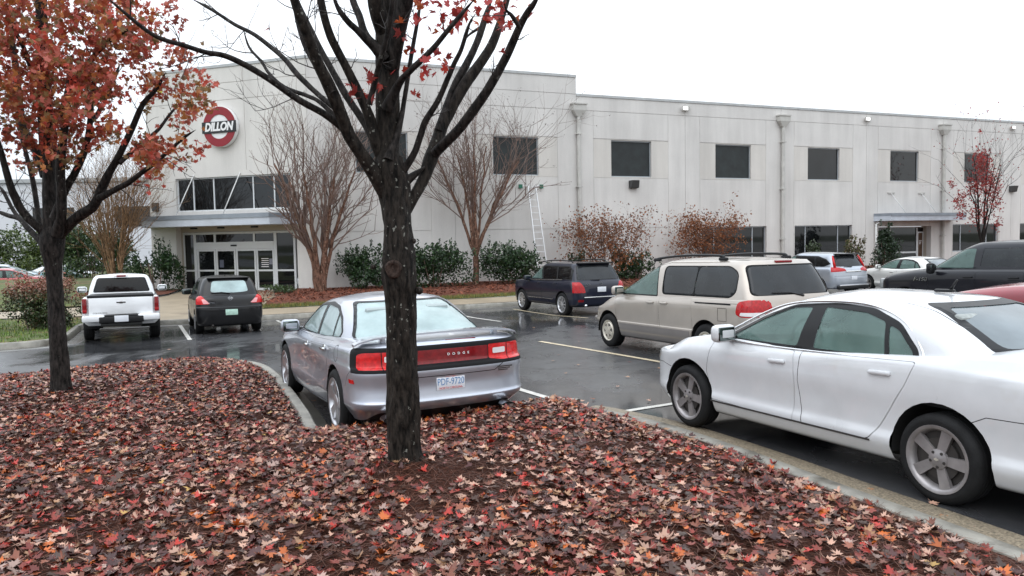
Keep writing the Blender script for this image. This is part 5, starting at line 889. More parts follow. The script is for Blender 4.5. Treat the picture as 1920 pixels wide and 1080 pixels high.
up = Vector((0, 0, 1)); xd = Vector((DL[0], DL[1], 0)); p = Vector(WL(sx_, sz_-.02, .278))-Vector(WL(sx_, sz_, 0))
lt = text('lettering', 'DILLON', .50, WH_S, sg, p, xd, up, .012, off=.022, shear=.22, sx=.86, space=.98)
# ladder leaning on the wall
ALU = mat('ladder_aluminium', (.78, .79, .80), .35, metal=.3)
ld = empty('extension_ladder', WR(10.5, .1, 1.25), label='tall aluminium extension ladder leaning on the wall behind the clipped hedge', cat='ladder')
T0, T1 = [WR(s, 4.68, .12) for s in (10.27, 10.66)]; B0, B1 = [WR(s, .05, 1.3) for s in (10.23, 10.76)]
for a, b in ((T0, B0), (T1, B1)):
    mb = MB(); a = np.array(a); b = np.array(b); nrm = np.array([OR_[0], OR_[1], .25]); nrm = nrm/np.linalg.norm(nrm)*.035; d = np.array([DR[0], DR[1], 0])*.018
    mb.hexa([b-d-nrm, b+d-nrm, b+d+nrm, b-d+nrm, a-d-nrm, a+d-nrm, a+d+nrm, a-d+nrm]); mb.build('rail', ALU, ld, world=True)
for k in range(15):
    t = .04+.94*k/14; p = np.array(B0)*(1-t)+np.array(T0)*t; q = np.array(B1)*(1-t)+np.array(T1)*t; MB().bar(p, q, .016, n=6).build('rung', ALU, ld, world=True)
for s in (9.9, 11.0): MB().bar(WR(s, 4.62, .1), WR(s+(.3 if s < 10 else -.3), 4.66, .14), .02, n=6).wbox(WR, s-.08, s+.08, 4.54, 4.72, .02, .14, 1).build('stand_off_pad', [ALU, mat('pad_green', (.03, .16, .10), .7)], ld, world=True)
# utility meter left of the entrance
MET = mat('meter_grey', (.10, .11, .11), .5); RUST = mat('pipe_brown', (.20, .09, .06), .7)
um = empty('gas_meter', WL(-9.2, 0, -1.0), label='grey gas meter and pipes standing left of the entrance pillar', cat='meter')
mb = MB(); b_ = lambda s, z, o=-1.: WL(s, z, o)
mb.bar(b_(-9.45, 0), b_(-9.45, 1.15), .035).bar(b_(-9.0, 0), b_(-9.0, 1.4), .035).bar(b_(-9.45, 1.15), b_(-8.95, 1.15), .035).bar(b_(-9.5, .75), b_(-8.9, .75), .03).build('pipework', MET, um, world=True, smooth=True, angle=40)
mb = MB().wbox(WL, -9.38, -9.1, .78, 1.08, -1.1, -.85); mb.build('meter_body', MET, um, world=True); MB().bar(b_(-9.2, 1.08), b_(-9.2, 1.3), .09, n=12).build('regulator', MET, um, world=True, smooth=True, angle=40)
MB().wbox(WL, -9.3, -8.75, 0, .5, -1.2, -1.05).build('brick_plinth', RUST, um, world=True)
MB().bar(WL(-9.35, 1.5, -2.1), WL(-9.35, 2.9, -2.1), .04).build('riser_pipe', RUST, um, world=True, smooth=True)
# far white building beyond the left tree
fb = empty('distant_building', (-52, 88, -1), label='distant white building with dark windows beyond the left trees', cat='building')
PALE = mat('far_white_wall', (.66, .67, .69), .8, noise_s=.2, noise_a=.05)
MB().box((-95, 86, -2), (-28, 104, 9.2)).build('wall', PALE, fb, world=True); MB().box((-95.3, 85.7, 9.2), (-27.7, 104.3, 9.6)).build('coping', COPE, fb, world=True)
for x in np.arange(-90, -30, 9.2): MB().box((x, 85.9, 4.2), (x+4.6, 85.99, 6.4)).build('window', DGLASS, fb, world=True)
# ------------------------------------------------------------------ ground
def vnoise(x, y, f=1., seed=0., oct=3):
    x = np.asarray(x, float)*f+seed; y = np.asarray(y, float)*f+seed*1.7; out = np.zeros_like(x); amp = 1.; tot = 0
    for o in range(oct):
        xi, yi = np.floor(x), np.floor(y); u, v = x-xi, y-yi; u = u*u*(3-2*u); v = v*v*(3-2*v)
        h = lambda a, b: np.modf(np.abs(np.sin(a*127.1+b*311.7+o*17.3)*43758.5453))[0]
        out += amp*(h(xi, yi)*(1-u)*(1-v)+h(xi+1, yi)*u*(1-v)+h(xi, yi+1)*(1-u)*v+h(xi+1, yi+1)*u*v); tot += amp; amp *= .5; x, y = x*2.03, y*2.03
    return out/tot
def vss(a, b, x): t = np.clip((np.asarray(x, float)-a)/(b-a), 0, 1); return t*t*(3-2*t)
def vgz(x, y): return -.02*np.clip(y, 0, 24)+.14*vss(-2.5, 3.5, x)*(1-vss(19, 26, y))
def inpoly(P, x, y):
    P = np.asarray(P); x = np.asarray(x); y = np.asarray(y); r = np.zeros(x.shape, bool)
    for (x0, y0), (x1, y1) in zip(P, np.roll(P, -1, 0)):
        if y0 == y1: continue
        c = ((y0 > y) != (y1 > y)) & (x < (x1-x0)*(y-y0)/(y1-y0)+x0); r ^= c
    return r
def dpoly(P, x, y, closed=True):
    P = np.asarray(P); Q = np.roll(P, -1, 0); n = len(P) if closed else len(P)-1; d = np.full(np.shape(x), 1e9)
    for i in range(n):
        ax, ay = P[i]; bx, by = Q[i]-P[i]; t = np.clip(((x-ax)*bx+(y-ay)*by)/(bx*bx+by*by), 0, 1); d = np.minimum(d, np.hypot(x-ax-t*bx, y-ay-t*by))
    return d
def sheet(name, poly, zf_, step, m, kind='structure', parent=None, smooth=True, bbox=None, **kw):
    P = np.array(poly, float); lo, hi = P.min(0), P.max(0)
    # outline resampled, interior jittered grid
    out = []
    for a, b in zip(P, np.roll(P, -1, 0)):
        n = max(1, int(np.hypot(*(b-a))/step)); out += [a+(b-a)*k/n for k in range(n)]
    out = np.array(out); gx, gy = np.meshgrid(np.arange(lo[0], hi[0], step), np.arange(lo[1], hi[1], step)); gx = gx.ravel()+rng.uniform(-.3, .3, gx.size)*step; gy = gy.ravel()+rng.uniform(-.3, .3, gy.size)*step
    k = inpoly(out, gx, gy) & (dpoly(P, gx, gy) > step*.4); pts = np.vstack([out, np.c_[gx[k], gy[k]]]); n = len(out)
    vv, _, ff, *_r = delaunay_2d_cdt([Vector(p) for p in pts], [(i, (i+1) % n) for i in range(n)], [], 1, 1e-5)
    V = np.array([(p.x, p.y) for p in vv]); z = zf_(V[:, 0], V[:, 1]); F = np.array(ff)
    a, b, c = V[F[:, 0]], V[F[:, 1]], V[F[:, 2]]; s = (b[:, 0]-a[:, 0])*(c[:, 1]-a[:, 1])-(b[:, 1]-a[:, 1])*(c[:, 0]-a[:, 0]); F[s < 0] = F[s < 0][:, ::-1]
    return link(name, mesh(name, np.c_[V, z], F, smooth), m, parent, kind=kind, **kw)
def asphalt():
    m = bpy.data.materials.new('wet_asphalt'); m.use_nodes = True; t = m.node_tree; p = t.nodes['Principled BSDF']; g = nn(t, 'ShaderNodeTexCoord')
    def N(s, d=6, r=.55, scale=None):
        n = nn(t, 'ShaderNodeTexNoise'); n.inputs['Scale'].default_value = s; n.inputs['Detail'].default_value = d; n.inputs['Roughness'].default_value = r
        if scale:
            mp = nn(t, 'ShaderNodeMapping'); mp.inputs['Scale'].default_value = scale; mp.inputs['Rotation'].default_value = (0, 0, rad(-24)); t.links.new(g.outputs['Object'], mp.inputs[0]); t.links.new(mp.outputs[0], n.inputs['Vector'])
        else: t.links.new(g.outputs['Object'], n.inputs['Vector'])
        return n.outputs['Fac']
    def MR(src, a, b, lo, hi, typ='SMOOTHSTEP'):
        r = nn(t, 'ShaderNodeMapRange', interpolation_type=typ); 
        for k, v in (('From Min', a), ('From Max', b), ('To Min', lo), ('To Max', hi)): r.inputs[k].default_value = v
        t.links.new(src, r.inputs['Value']); return r.outputs[0]
    pud = MR(N(.33, 5, .6, (1, .38, 1)), .45, .57, 0, 1)          # 1 = standing film of water
    fine = N(140, 3, .6); big = N(.8, 6, .6)
    rr = nn(t, 'ShaderNodeMix'); t.links.new(pud, rr.inputs[0]); t.links.new(MR(N(2.2), .3, .7, .24, .42, 'LINEAR'), rr.inputs[2]); rr.inputs[3].default_value = .09; t.links.new(rr.outputs[0], p.inputs['Roughness'])
    cr = nn(t, 'ShaderNodeValToRGB'); cr.color_ramp.elements[0].position = .25; cr.color_ramp.elements[1].position = .8; cr.color_ramp.elements[0].color = (.020, .021, .023, 1); cr.color_ramp.elements[1].color = (.085, .085, .089, 1)
    mix = nn(t, 'ShaderNodeMath', operation='MULTIPLY_ADD'); t.links.new(fine, mix.inputs[0]); mix.inputs[1].default_value = .7; mx2 = nn(t, 'ShaderNodeMath', operation='MULTIPLY_ADD'); t.links.new(big, mx2.inputs[0]); mx2.inputs[1].default_value = .6; mx2.inputs[2].default_value = -.15; t.links.new(mx2.outputs[0], mix.inputs[2]); t.links.new(mix.outputs[0], cr.inputs['Fac'])
    # sealed cracks and patches
    v = nn(t, 'ShaderNodeTexVoronoi', feature='DISTANCE_TO_EDGE'); v.inputs['Scale'].default_value = .22; wv = nn(t, 'ShaderNodeVectorMath', operation='MULTIPLY_ADD'); nv = nn(t, 'ShaderNodeTexNoise'); nv.inputs['Scale'].default_value = 1.3; nv.inputs['Detail'].default_value = 5; t.links.new(g.outputs['Object'], nv.inputs['Vector']); t.links.new(nv.outputs['Color'], wv.inputs[0]); wv.inputs[1].default_value = (1.1, 1.1, 0); t.links.new(g.outputs['Object'], wv.inputs[2]); t.links.new(wv.outputs[0], v.inputs['Vector'])
    ck = MR(v.outputs['Distance'], .004, .009, 0, 1); mc = nn(t, 'ShaderNodeMix', data_type='RGBA'); t.links.new(ck, mc.inputs[0]); mc.inputs[6].default_value = (.018, .018, .020, 1); t.links.new(cr.outputs['Color'], mc.inputs[7]); t.links.new(mc.outputs[2], p.inputs['Base Color'])
    b = nn(t, 'ShaderNodeBump'); b.inputs['Distance'].default_value = .006; t.links.new(MR(pud, 0, 1, .05, .0, 'LINEAR'), b.inputs['Strength']); t.links.new(fine, b.inputs['Height'])
    b2 = nn(t, 'ShaderNodeBump'); b2.inputs['Distance'].default_value = .05; b2.inputs['Strength'].default_value = .015; t.links.new(N(1.4, 3), b2.inputs['Height']); t.links.new(b.outputs[0], b2.inputs['Normal']); t.links.new(b2.outputs[0], p.inputs['Normal'])
    p.inputs['IOR'].default_value = 1.6; return m
ASPH = asphalt()
xs = np.r_[np.arange(-140, -24, 8), np.arange(-24, 24, .8), np.arange(24, 150, 8)]; ys = np.r_[np.arange(-40, 0, 4), np.arange(0, 32, .8), np.arange(32, 130, 7)]
X, Y = np.meshgrid(xs, ys, indexing='ij'); n = len(ys); ii, jj = np.meshgrid(np.arange(len(xs)-1), np.arange(n-1), indexing='ij'); i0 = (ii*n+jj).ravel()
link('parking_lot', mesh('parking_lot', np.c_[X.ravel(), Y.ravel(), vgz(X, Y).ravel()], np.c_[i0, i0+n, i0+n+1, i0+1], True), ASPH, kind='structure')
FARG = mat('far_ground', (.045, .055, .02), .9, noise_s=.15, noise_a=.4)
link('far_ground', mesh('far_ground', [(-900, -600, -.9), (900, -600, -.9), (900, 1200, -.9), (-900, 1200, -.9)], [(0, 1, 2, 3)]), FARG, kind='structure')
KERB = mat('kerb_concrete', (.27, .255, .22), .5, noise_s=5, noise_a=.28, bump=.35, bump_s=70, dirt=((.10, .09, .07), 2.2, .56)); WALK = mat('sidewalk_tan', (.33, .265, .185), .5, noise_s=1.2, noise_a=.14, bump=.15, bump_s=120, dirt=((.20, .15, .11), .9, .6))
AGG = mat('exposed_aggregate', (.25, .205, .145), .5, noise_s=55, noise_a=.65, bump=.8, bump_s=55)
def sweep(name, line, prof, zf_, m, closed=False, **kw):
    P = np.asarray(line, float); V = []; n = len(prof); N_ = len(P)
    for i in range(N_):
        t = P[min(i+1, N_-1)]-P[max(i-1, 0)]; t = t/np.hypot(*t); nr = np.array([-t[1], t[0]])
        z0 = float(zf_(P[i, 0], P[i, 1]))
        for (o, z) in prof: q = P[i]+nr*o; V.append((q[0], q[1], z0+z))
    F = [(i*n+k, (i+1)*n+k, (i+1)*n+k+1, i*n+k+1) for i in range(N_-1) for k in range(n-1)]
    return link(name, mesh(name, V, F, True, 40), m, **kw)
# ---- leaf-strewn planting island (outline is the kerb's inner edge, clockwise from far left)
ISL0 = [(-18, 5.2), (-12, 9.2), (-8.9, 11.3), (-7.6, 12.2), (-6.6, 13.1), (-5.7, 13.65), (-5.0, 13.6), (-4.4, 13.05), (-3.75, 11.8), (-3.1, 10.3), (-2.55, 8.95), (-2.2, 8.05), (-1.9, 7.92), (-1.0, 8.33), (-.1, 8.75), (.45, 8.98), (.78, 8.86), (1.15, 8.35), (1.53, 7.7), (1.98, 6.6), (2.32, 5.6), (2.62, 4.8), (2.86, 4.1), (3.3, 2.6), (3.9, 0), (4.3, -4)]
edge = catm(ISL0, 5); ISL = np.vstack([edge, [(4.3, -6), (-19, -6)]])
def mz(x, y):
    x = np.asarray(x, float); y = np.asarray(y, float); d = dpoly(edge, x, y, False)
    h = .10-.06*vss(.45, 1.1, x)+.17*(1-np.exp(-d/(.35+.15*vss(.5, 1.2, x))))+.10*(1-np.exp(-d/2.2))
    tr = .07*np.exp(-((x+.82)**2+(y-5.65)**2)/.22)+.06*np.exp(-((x+5.75)**2+(y-9.85)**2)/.5)
    return vgz(x, y)+h+tr+(vnoise(x, y, 1.1, 3)-.5)*.07*np.clip(d, 0, 1)+(vnoise(x, y, 6, 9)-.5)*.035
SOIL = mat('pine_straw_mulch', (.044, .016, .010), .9, spec=.1, noise_s=45, noise_a=.7, bump=1., bump_s=70, detail=8)
near = [p for p in ISL]
sheet('mulch_bed', ISL, mz, .14, SOIL)
kl = np.array(edge)
k0 = [i for i, p in enumerate(edge) if p[0] > .7][0]
sweep('kerb', kl[:k0+1], [(-.02, .05), (0, .135), (.02, .15), (.11, .15), (.13, .13), (.14, -.03)], lambda x, y: vgz(x, y), KERB, kind='structure')
sweep('kerb', kl[k0:], [(-.03, .0), (-.015, .055), (.005, .068), (.115, .066), (.135, .05), (.14, -.03)], lambda x, y: vgz(x, y), KERB, kind='structure')
k0 = [i for i, p in enumerate(edge) if p[0] > .7][0]
sweep('gutter_strip', edge[k0:], [(.135, .030), (.28, .024), (.44, .012), (.48, -.01)], lambda x, y: vgz(x, y), AGG, kind='structure')
sweep('gutter_strip', edge[:k0-18], [(.115, .012), (.30, .008), (.33, -.01)], lambda x, y: vgz(x, y), mat('gutter_concrete', (.10, .095, .085), .3, noise_s=3, noise_a=.3), kind='structure')
# ---- far side: kerb, sidewalk, grass strip, beds
K0 = np.array([-8., 24.4]); NR = np.array([-math.sin(WA), math.cos(WA)])
def kp(s, t): return tuple(K0+DR*s+NR*t)
def zf(x, y):
    x = np.asarray(x, float); y = np.asarray(y, float); t = (x-K0[0])*NR[0]+(y-K0[1])*NR[1]
    return np.where(t > 0, -.335+.185*np.clip(t/8.5, 0, 1), -.02*np.clip(y, 0, 24)+.145)+.0
fk = catm([(-60, -14), (-24, 8.9), (-16, 14.4), (-12.2, 17.0), (-11.3, 17.6), (-10.95, 18.3), (-11.25, 19.4), (-12.55, 22.3), (-12.45, 22.75), (-11.8, 22.95), kp(-3, 0), kp(0, 0), kp(8, 0), kp(20, 0), kp(40, 0), kp(70, 0)], 6)
sweep('kerb', fk[::-1], [(-.02, .10), (0, .135), (-.02, .15)][:0] or [(-.16, .13), (-.14, .15), (-.03, .15), (0, .12), (.02, -.03)], lambda x, y: vgz(x, y), KERB, kind='structure')
sweep('gutter_strip', fk[::-1], [(.02, .012), (.40, .008), (.43, -.01)], lambda x, y: vgz(x, y), mat('gutter_wet', (.12, .115, .105), .25, noise_s=2, noise_a=.4), kind='structure')
wl = lambda s: tuple(CX+DL*s+OL*(-.5)); wr = lambda s: tuple(CX+DR*s+OR_*(-.03))
WALKP = [kp(-3.9, .14), kp(0, .14), kp(74, .14), kp(74, 2.0), kp(.1, 2.0), kp(.7, 4.5), wl(-1.1), wl(-7.3), kp(-3.0, 9.5), kp(-4.6, 6), kp(-9, 5), kp(-9.4, 3.4), kp(-4.6, 2.4)]
sheet('sidewalk', WALKP, lambda x, y: zf(x, y)+.012, 1.4, WALK)
GRASS = mat('turf', (.085, .105, .030), .9, noise_s=3.5, noise_a=.55, bump=.6, bump_s=60, dirt=((.15, .11, .045), 1.1, .52)); BARK = mat('bark_mulch', (.135, .042, .022), .9, noise_s=22, noise_a=.6, bump=1., bump_s=40, detail=8)
sheet('grass_strip', [kp(.12, 2.02), kp(74, 2.02), kp(74, 3.0), kp(.3, 3.0)], lambda x, y: zf(x, y)+.03, .8, GRASS)
sheet('mulch_bed', [kp(.32, 3.02), kp(74, 3.02), wr(66), wr(0), wl(-.95), kp(.75, 4.6)], lambda x, y: zf(x, y)+.03+.10*vss(0, 1, dpoly([kp(.32, 3.02), kp(74, 3.02)], x, y, False))+.06*(vnoise(x, y, 1.3, 5)-.4), .45, BARK)
sheet('mulch_bed', [kp(-2.95, 9.6), wl(-7.4), tuple(CX+DL*-9.2+OL*.1), kp(-4.7, 9.0), kp(-4.4, 7.2)], lambda x, y: zf(x, y)+.09, .6, BARK)
LAWNP = [tuple(p) for p in fk[2:38]]
lawn = [p for p in [tuple(q) for q in fk if q[0] < -10.9 and q[1] < 22.0]]
nrm = []
for i, p in enumerate(lawn):
    a = np.array(lawn[max(i-1, 0)]); b = np.array(lawn[min(i+1, len(lawn)-1)]); t = (b-a)/np.hypot(*(b-a)); nrm.append(tuple(np.array(p)+np.array([-t[1], t[0]])*.13))
LAWN = nrm+[kp(-4.75, 2.35), kp(-9.5, 3.3), kp(-9.1, 5.1), kp(-4.7, 6.1), kp(-4.7, 9), tuple(CX+DL*-9.3+OL*.1), (-19, 60), (-90, 60), (-90, -14)]
lz = lambda x, y: zf(x, y)-.01+.55*vss(24, 34, y)*vss(-13, -19, x)+.05*(vnoise(x, y, .6, 2)-.5)
sheet('lawn', LAWN, lz, .9, GRASS)
# parking lines
LINEM = mat('line_paint', (.62, .60, .55), .4, noise_s=7, noise_a=.12, dirt=((.16, .155, .15), 5, .63)); LINEY = mat('line_paint_cream', (.62, .52, .36), .4, noise_s=6, noise_a=.14, dirt=((.16, .14, .11), 4, .62))
def pline(p, q, wd=.10, m=LINEM):
    p, q = np.array(p, float), np.array(q, float); n = 14; d = (q-p)/np.hypot(*(q-p)); o = np.array([-d[1], d[0]])*wd/2; V = []
    for k in range(n+1):
        c = p+(q-p)*k/n
        for sg in (-1, 1): a = c+o*sg; V.append((a[0], a[1], gz(*a)+.006))
    link('parking_line', mesh('parking_line', V, [(2*k+1, 2*k, 2*k+2, 2*k+3) for k in range(n)], True), m, kind='structure')
hd = np.array([math.cos(rad(116)), math.sin(rad(116))])
def stall(p, l=5.0, m=LINEM, wd=.1): p = np.array(p, float); pline(p, p-hd*l, wd, m)
stall((-10.05, 23.1), 4.8); stall((-7.5, 24.3), 4.7); stall((-4.9, 25.2), 4.7); stall((-2.4, 26.3), 4.7); stall((.05, 26.6), 4.9, LINEY); stall((3.0, 28.2), 4.8); stall((5.6, 29.4), 4.8); stall((8.2, 30.5), 4.8); stall((10.9, 31.7), 4.8)
stall((.58, 16.4), 6.6, LINEY); stall((-1.25, 13.4), 4.9); pline((1.14, 8.78), (3.4, 9.85)); stall((-4.2, 14.9), .1)
# ------------------------------------------------------------------ leaves
half = [(0, 1.0), (.10, .74), (.25, .78), (.20, .52), (.64, .60), (.50, .40), (.60, .28), (.30, .17), (.40, -.04), (.10, .03), (.012, 0), (.012, -.45)]
outl = half+[(-x, y) for x, y in half[::-1][:-1]]
LV = np.array([(0, .30)]+outl); LV = np.c_[LV, np.zeros(len(LV))]; LV[:, 2] = .0
LF = np.array([(0, i+1, i) for i in range(1, len(outl))]+[(0, 1, len(outl))]); LF = LF[:, ::1]
def leaf_pts(n, curl):
    V = np.repeat(LV[None], n, 0); V[:, :, 0] *= rng.uniform(.62, 1.05, (n, 1)); V[:, 1:, :2] *= rng.uniform(.82, 1.12, (n, V.shape[1]-1, 1)); r2 = (V[:, :, 0]**2+(V[:, :, 1]-.35)**2); V[:, :, 2] = curl[:, None]*r2+np.abs(V[:, :, 0])*rng.uniform(-.35, .85, (n, 1))+.18*V[:, :, 0]*rng.uniform(-1, 1, (n, 1)); return V
def rotmats(n, tilt, full=False):
    a = rng.uniform(0, 2*np.pi, n); t = np.abs(rng.normal(0, 1, n))*tilt if not full else np.arccos(rng.uniform(-1, 1, n)); b = rng.uniform(0, 2*np.pi, n)
    ca, sa, ct, st, cb, sb = np.cos(a), np.sin(a), np.cos(t), np.sin(t), np.cos(b), np.sin(b)
    Z = lambda c, s: np.stack([np.stack([c, -s, 0*c], -1), np.stack([s, c, 0*c], -1), np.stack([0*c, 0*c, 1+0*c], -1)], 1)
    X = np.stack([np.stack([1+0*ct, 0*ct, 0*ct], -1), np.stack([0*ct, ct, -st], -1), np.stack([0*ct, st, ct], -1)], 1)
    return Z(cb, sb) @ X @ Z(ca, sa)
def set_col(me, cols):
    at = me.color_attributes.new('Col', 'FLOAT_COLOR', 'POINT'); at.data.foreach_set('color', np.c_[cols, np.ones(len(cols))].astype(np.float32).ravel())
def cloud(name, pos, size, R_, cols, m, parent=None, tri=None, curl=None, **kw):
    n = len(pos)
    if tri is None: V = leaf_pts(n, rng.uniform(-.35, .7, n) if curl is None else curl); F0 = LF
    else: V = np.repeat(tri[0][None], n, 0); F0 = tri[1]
    V = np.einsum('nij,nkj->nki', R_, V*np.asarray(size)[:, None, None])+pos[:, None]; k = V.shape[1]
    F = (F0[None]+(np.arange(n)*k)[:, None, None]).reshape(-1, F0.shape[1]); me = mesh(name, V.reshape(-1, 3), F); set_col(me, np.repeat(cols, k, 0))
    return link(name, me, m, parent, **kw)
PAL = np.array([(.54, .335, .27), (.40, .275, .255), (.40, .225, .13), (.060, .011, .009), (.21, .026, .013), (.46, .030, .016), (.52, .125, .016), (.060, .025, .014), (.50, .31, .08), (.25, .080, .045)])
PAL = PAL*np.array([1.0, .93, .82])*.94; PW = np.array([.15, .06, .06, .17, .23, .055, .05, .14, .003, .14]); PW /= PW.sum()
LEAFM = attr_mat('fallen_leaf', .42, .5)
def scatter(n, x0, x1, y0, y1):
    x = rng.uniform(x0, x1, n); y = rng.uniform(y0, y1, n); k = inpoly(ISL, x, y) & (np.abs(x) < .72*y+.6); return x[k], y[k]
xa, ya = scatter(100000, -11, 3.4, 2.6, 14)
dens = .44+1.05*(vnoise(xa, ya, .9, 11)-.3)+.25*(vnoise(xa, ya, 3.5, 21)-.5)
dens -= .75*np.exp(-((xa+.5)**2+(ya-5.2)**2)/.30); de = dpoly(edge, xa, ya, False); dens -= 1.1*np.exp(-(de/.26)**2)*(xa > .7)
k = rng.uniform(0, 1, len(xa)) < np.clip(dens, .06, .95); xa, ya = xa[k], ya[k]
za = mz(xa, ya)+rng.uniform(.004, .03, len(xa)); sz = rng.uniform(.036, .078, len(xa)); ci = rng.choice(len(PAL), len(xa), p=PW)
ca = PAL[ci]*rng.uniform(.55, 1.15, (len(xa), 1))
o_ = np.argsort(np.hypot(xa, ya)); big = o_[:270]; rest = o_[270:]
cloud('leaf_litter', np.c_[xa, ya, za][rest], sz[rest], rotmats(len(rest), .27), ca[rest], LEAFM, kind='stuff', label='deep litter of fallen red, brown and pinkish maple leaves over the planting bed', cat='leaves')
names = ['pale pink-backed', 'greyish pink', 'tan', 'dark maroon', 'brick red', 'bright red', 'orange', 'dull brown', 'yellow', 'rusty brown']
shp = []
for i in range(4):
    V = leaf_pts(1, np.array([[-.2, .15, .4, .6][i]]))[0]; shp.append((V, LF))
MS = {}
def leaf_obj(pos, s, ci_, where, group, Rm=None):
    j = int(rng.integers(4)); key = (ci_, j)
    if key not in MS:
        me = mesh('fallen_leaf', shp[j][0], shp[j][1]); set_col(me, np.repeat(PAL[ci_][None], len(LV), 0)); me.materials.append(LEAFM); MS[key] = me
    o = bpy.data.objects.new('fallen_leaf', MS[key]); COL.objects.link(o); m = Matrix((rotmats(1, .28)[0] if Rm is None else Rm).tolist()).to_4x4() @ Matrix.Scale(s, 4); m.translation = Vector(pos); o.matrix_basis = m
    return tag(o, names[ci_]+' fallen maple leaf '+where, 'leaf', names[ci_]+' leaves '+group)
for i in big: leaf_obj((xa[i], ya[i], za[i]+.008), sz[i]*1.05, int(ci[i]), 'lying on the near leaf litter', 'on the near litter')
n = 30
for px, py in [(1095, 752), (1110, 748), (1098, 758), (1060, 700), (1180, 678), (1235, 690), (1160, 725), (1285, 718), (1180, 707), (1218, 750), (1050, 665), (1086, 684), (1040, 676), (1730, 985), (1815, 990), (1410, 846), (1500, 880), (1580, 905), (1625, 918), (1745, 940), (1330, 840), (1300, 830), (1690, 955), (1775, 972), (640, 775), (560, 745), (585, 752), (1000, 615), (1130, 618), (1085, 640), (500, 660), (320, 655), (760, 655)]:
    P = atz(px, py, -.1)
    for _ in range(4): P = atz(px, py, gz(P[0], P[1])+.015)
    leaf_obj(P, rng.uniform(.05, .085), int(rng.choice([0, 2, 4, 6, 2, 0])), 'stuck to the wet asphalt', 'on the wet asphalt', rotmats(1, .08)[0])
# pine straw strands
xn, yn = scatter(60000, -7, 3.4, 2.6, 10); k = rng.uniform(0, 1, len(xn)) < np.clip(.9-.75*(vnoise(xn, yn, .9, 11)-.2)+np.exp(-((xn+.55)**2+(yn-5.25)**2)/.4), .1, 1)*np.clip(6/yn**1.2, .1, 1); xn, yn = xn[k], yn[k]
ND = (np.array([(-.5, -.009, 0), (-.5, .009, 0), (0, .010, .03), (0, -.010, .03), (.5, .006, 0), (.5, -.006, 0)]), np.array([(0, 3, 2, 1), (3, 5, 4, 2)]))
cloud('pine_straw', np.c_[xn, yn, mz(xn, yn)+rng.uniform(.003, .022, len(xn))], rng.uniform(.09, .17, len(xn)), rotmats(len(xn), .18), np.array([(.085, .032, .018)])*rng.uniform(.4, 1.9, (len(xn), 1)), attr_mat('pine_needle', .6), tri=ND, kind='stuff', label='brown pine straw strands mulching the planting bed', cat='mulch')
# bark chips on the far beds and grass blades near the left kerb
xb = rng.uniform(-9, 34, 14000); tb = rng.uniform(3.05, 8.2, 14000); P = np.array([kp(0, 0)])+np.outer((xb+8)/DR[0]*.0+ (xb+8.3), DR)+np.outer(tb, NR)
cloud('bark_chips', np.c_[P, zf(P[:, 0], P[:, 1])+.15], rng.uniform(.07, .16, len(P)), rotmats(len(P), .5), np.array([(.17, .05, .025)])*rng.uniform(.35, 1.5, (len(P), 1)), attr_mat('bark_chip', .8), tri=(np.array([(-.5, -.2, 0), (.5, -.15, .05), (.45, .2, .1), (-.4, .15, 0)]), np.array([(0, 1, 2, 3)])), kind='stuff', label='loose red-brown bark chips on the beds by the building', cat='mulch')
def blades(x, y, z, nm, col, h0, h1, lab):
    BL = (np.array([(-.12, 0, 0), (.12, 0, 0), (.03, .25, 1.)]), np.array([(0, 1, 2)])); n = len(x)
    cloud(nm, np.c_[x, y, z], rng.uniform(h0, h1, n), rotmats(n, .35), np.array([col])*rng.uniform(.5, 1.7, (n, 1))*np.where(rng.uniform(0, 1, (n, 1)) < .12, np.array([[1.9, 1.15, .9]]), 1), attr_mat(nm, .7, .3), tri=BL, kind='stuff', label=lab, cat='grass')
x = rng.uniform(-26, -10.9, 26000); y = rng.uniform(9, 24, 26000); k = inpoly(LAWN, x, y) & (np.abs(x) < .72*y+1); x, y = x[k], y[k]
blades(x, y, lz(x, y), 'grass_blades', (.10, .165, .032), .05, .11, 'short green and yellowing grass blades beside the left kerb')
s_ = rng.uniform(.2, 45, 24000); t_ = rng.uniform(2.03, 2.98, 24000); P = K0+np.outer(s_, DR)+np.outer(t_, NR)
blades(P[:, 0], P[:, 1], zf(P[:, 0], P[:, 1])+.03, 'grass_blades', (.13, .135, .04), .06, .12, 'strip of yellow-green grass blades between sidewalk and bark mulch')
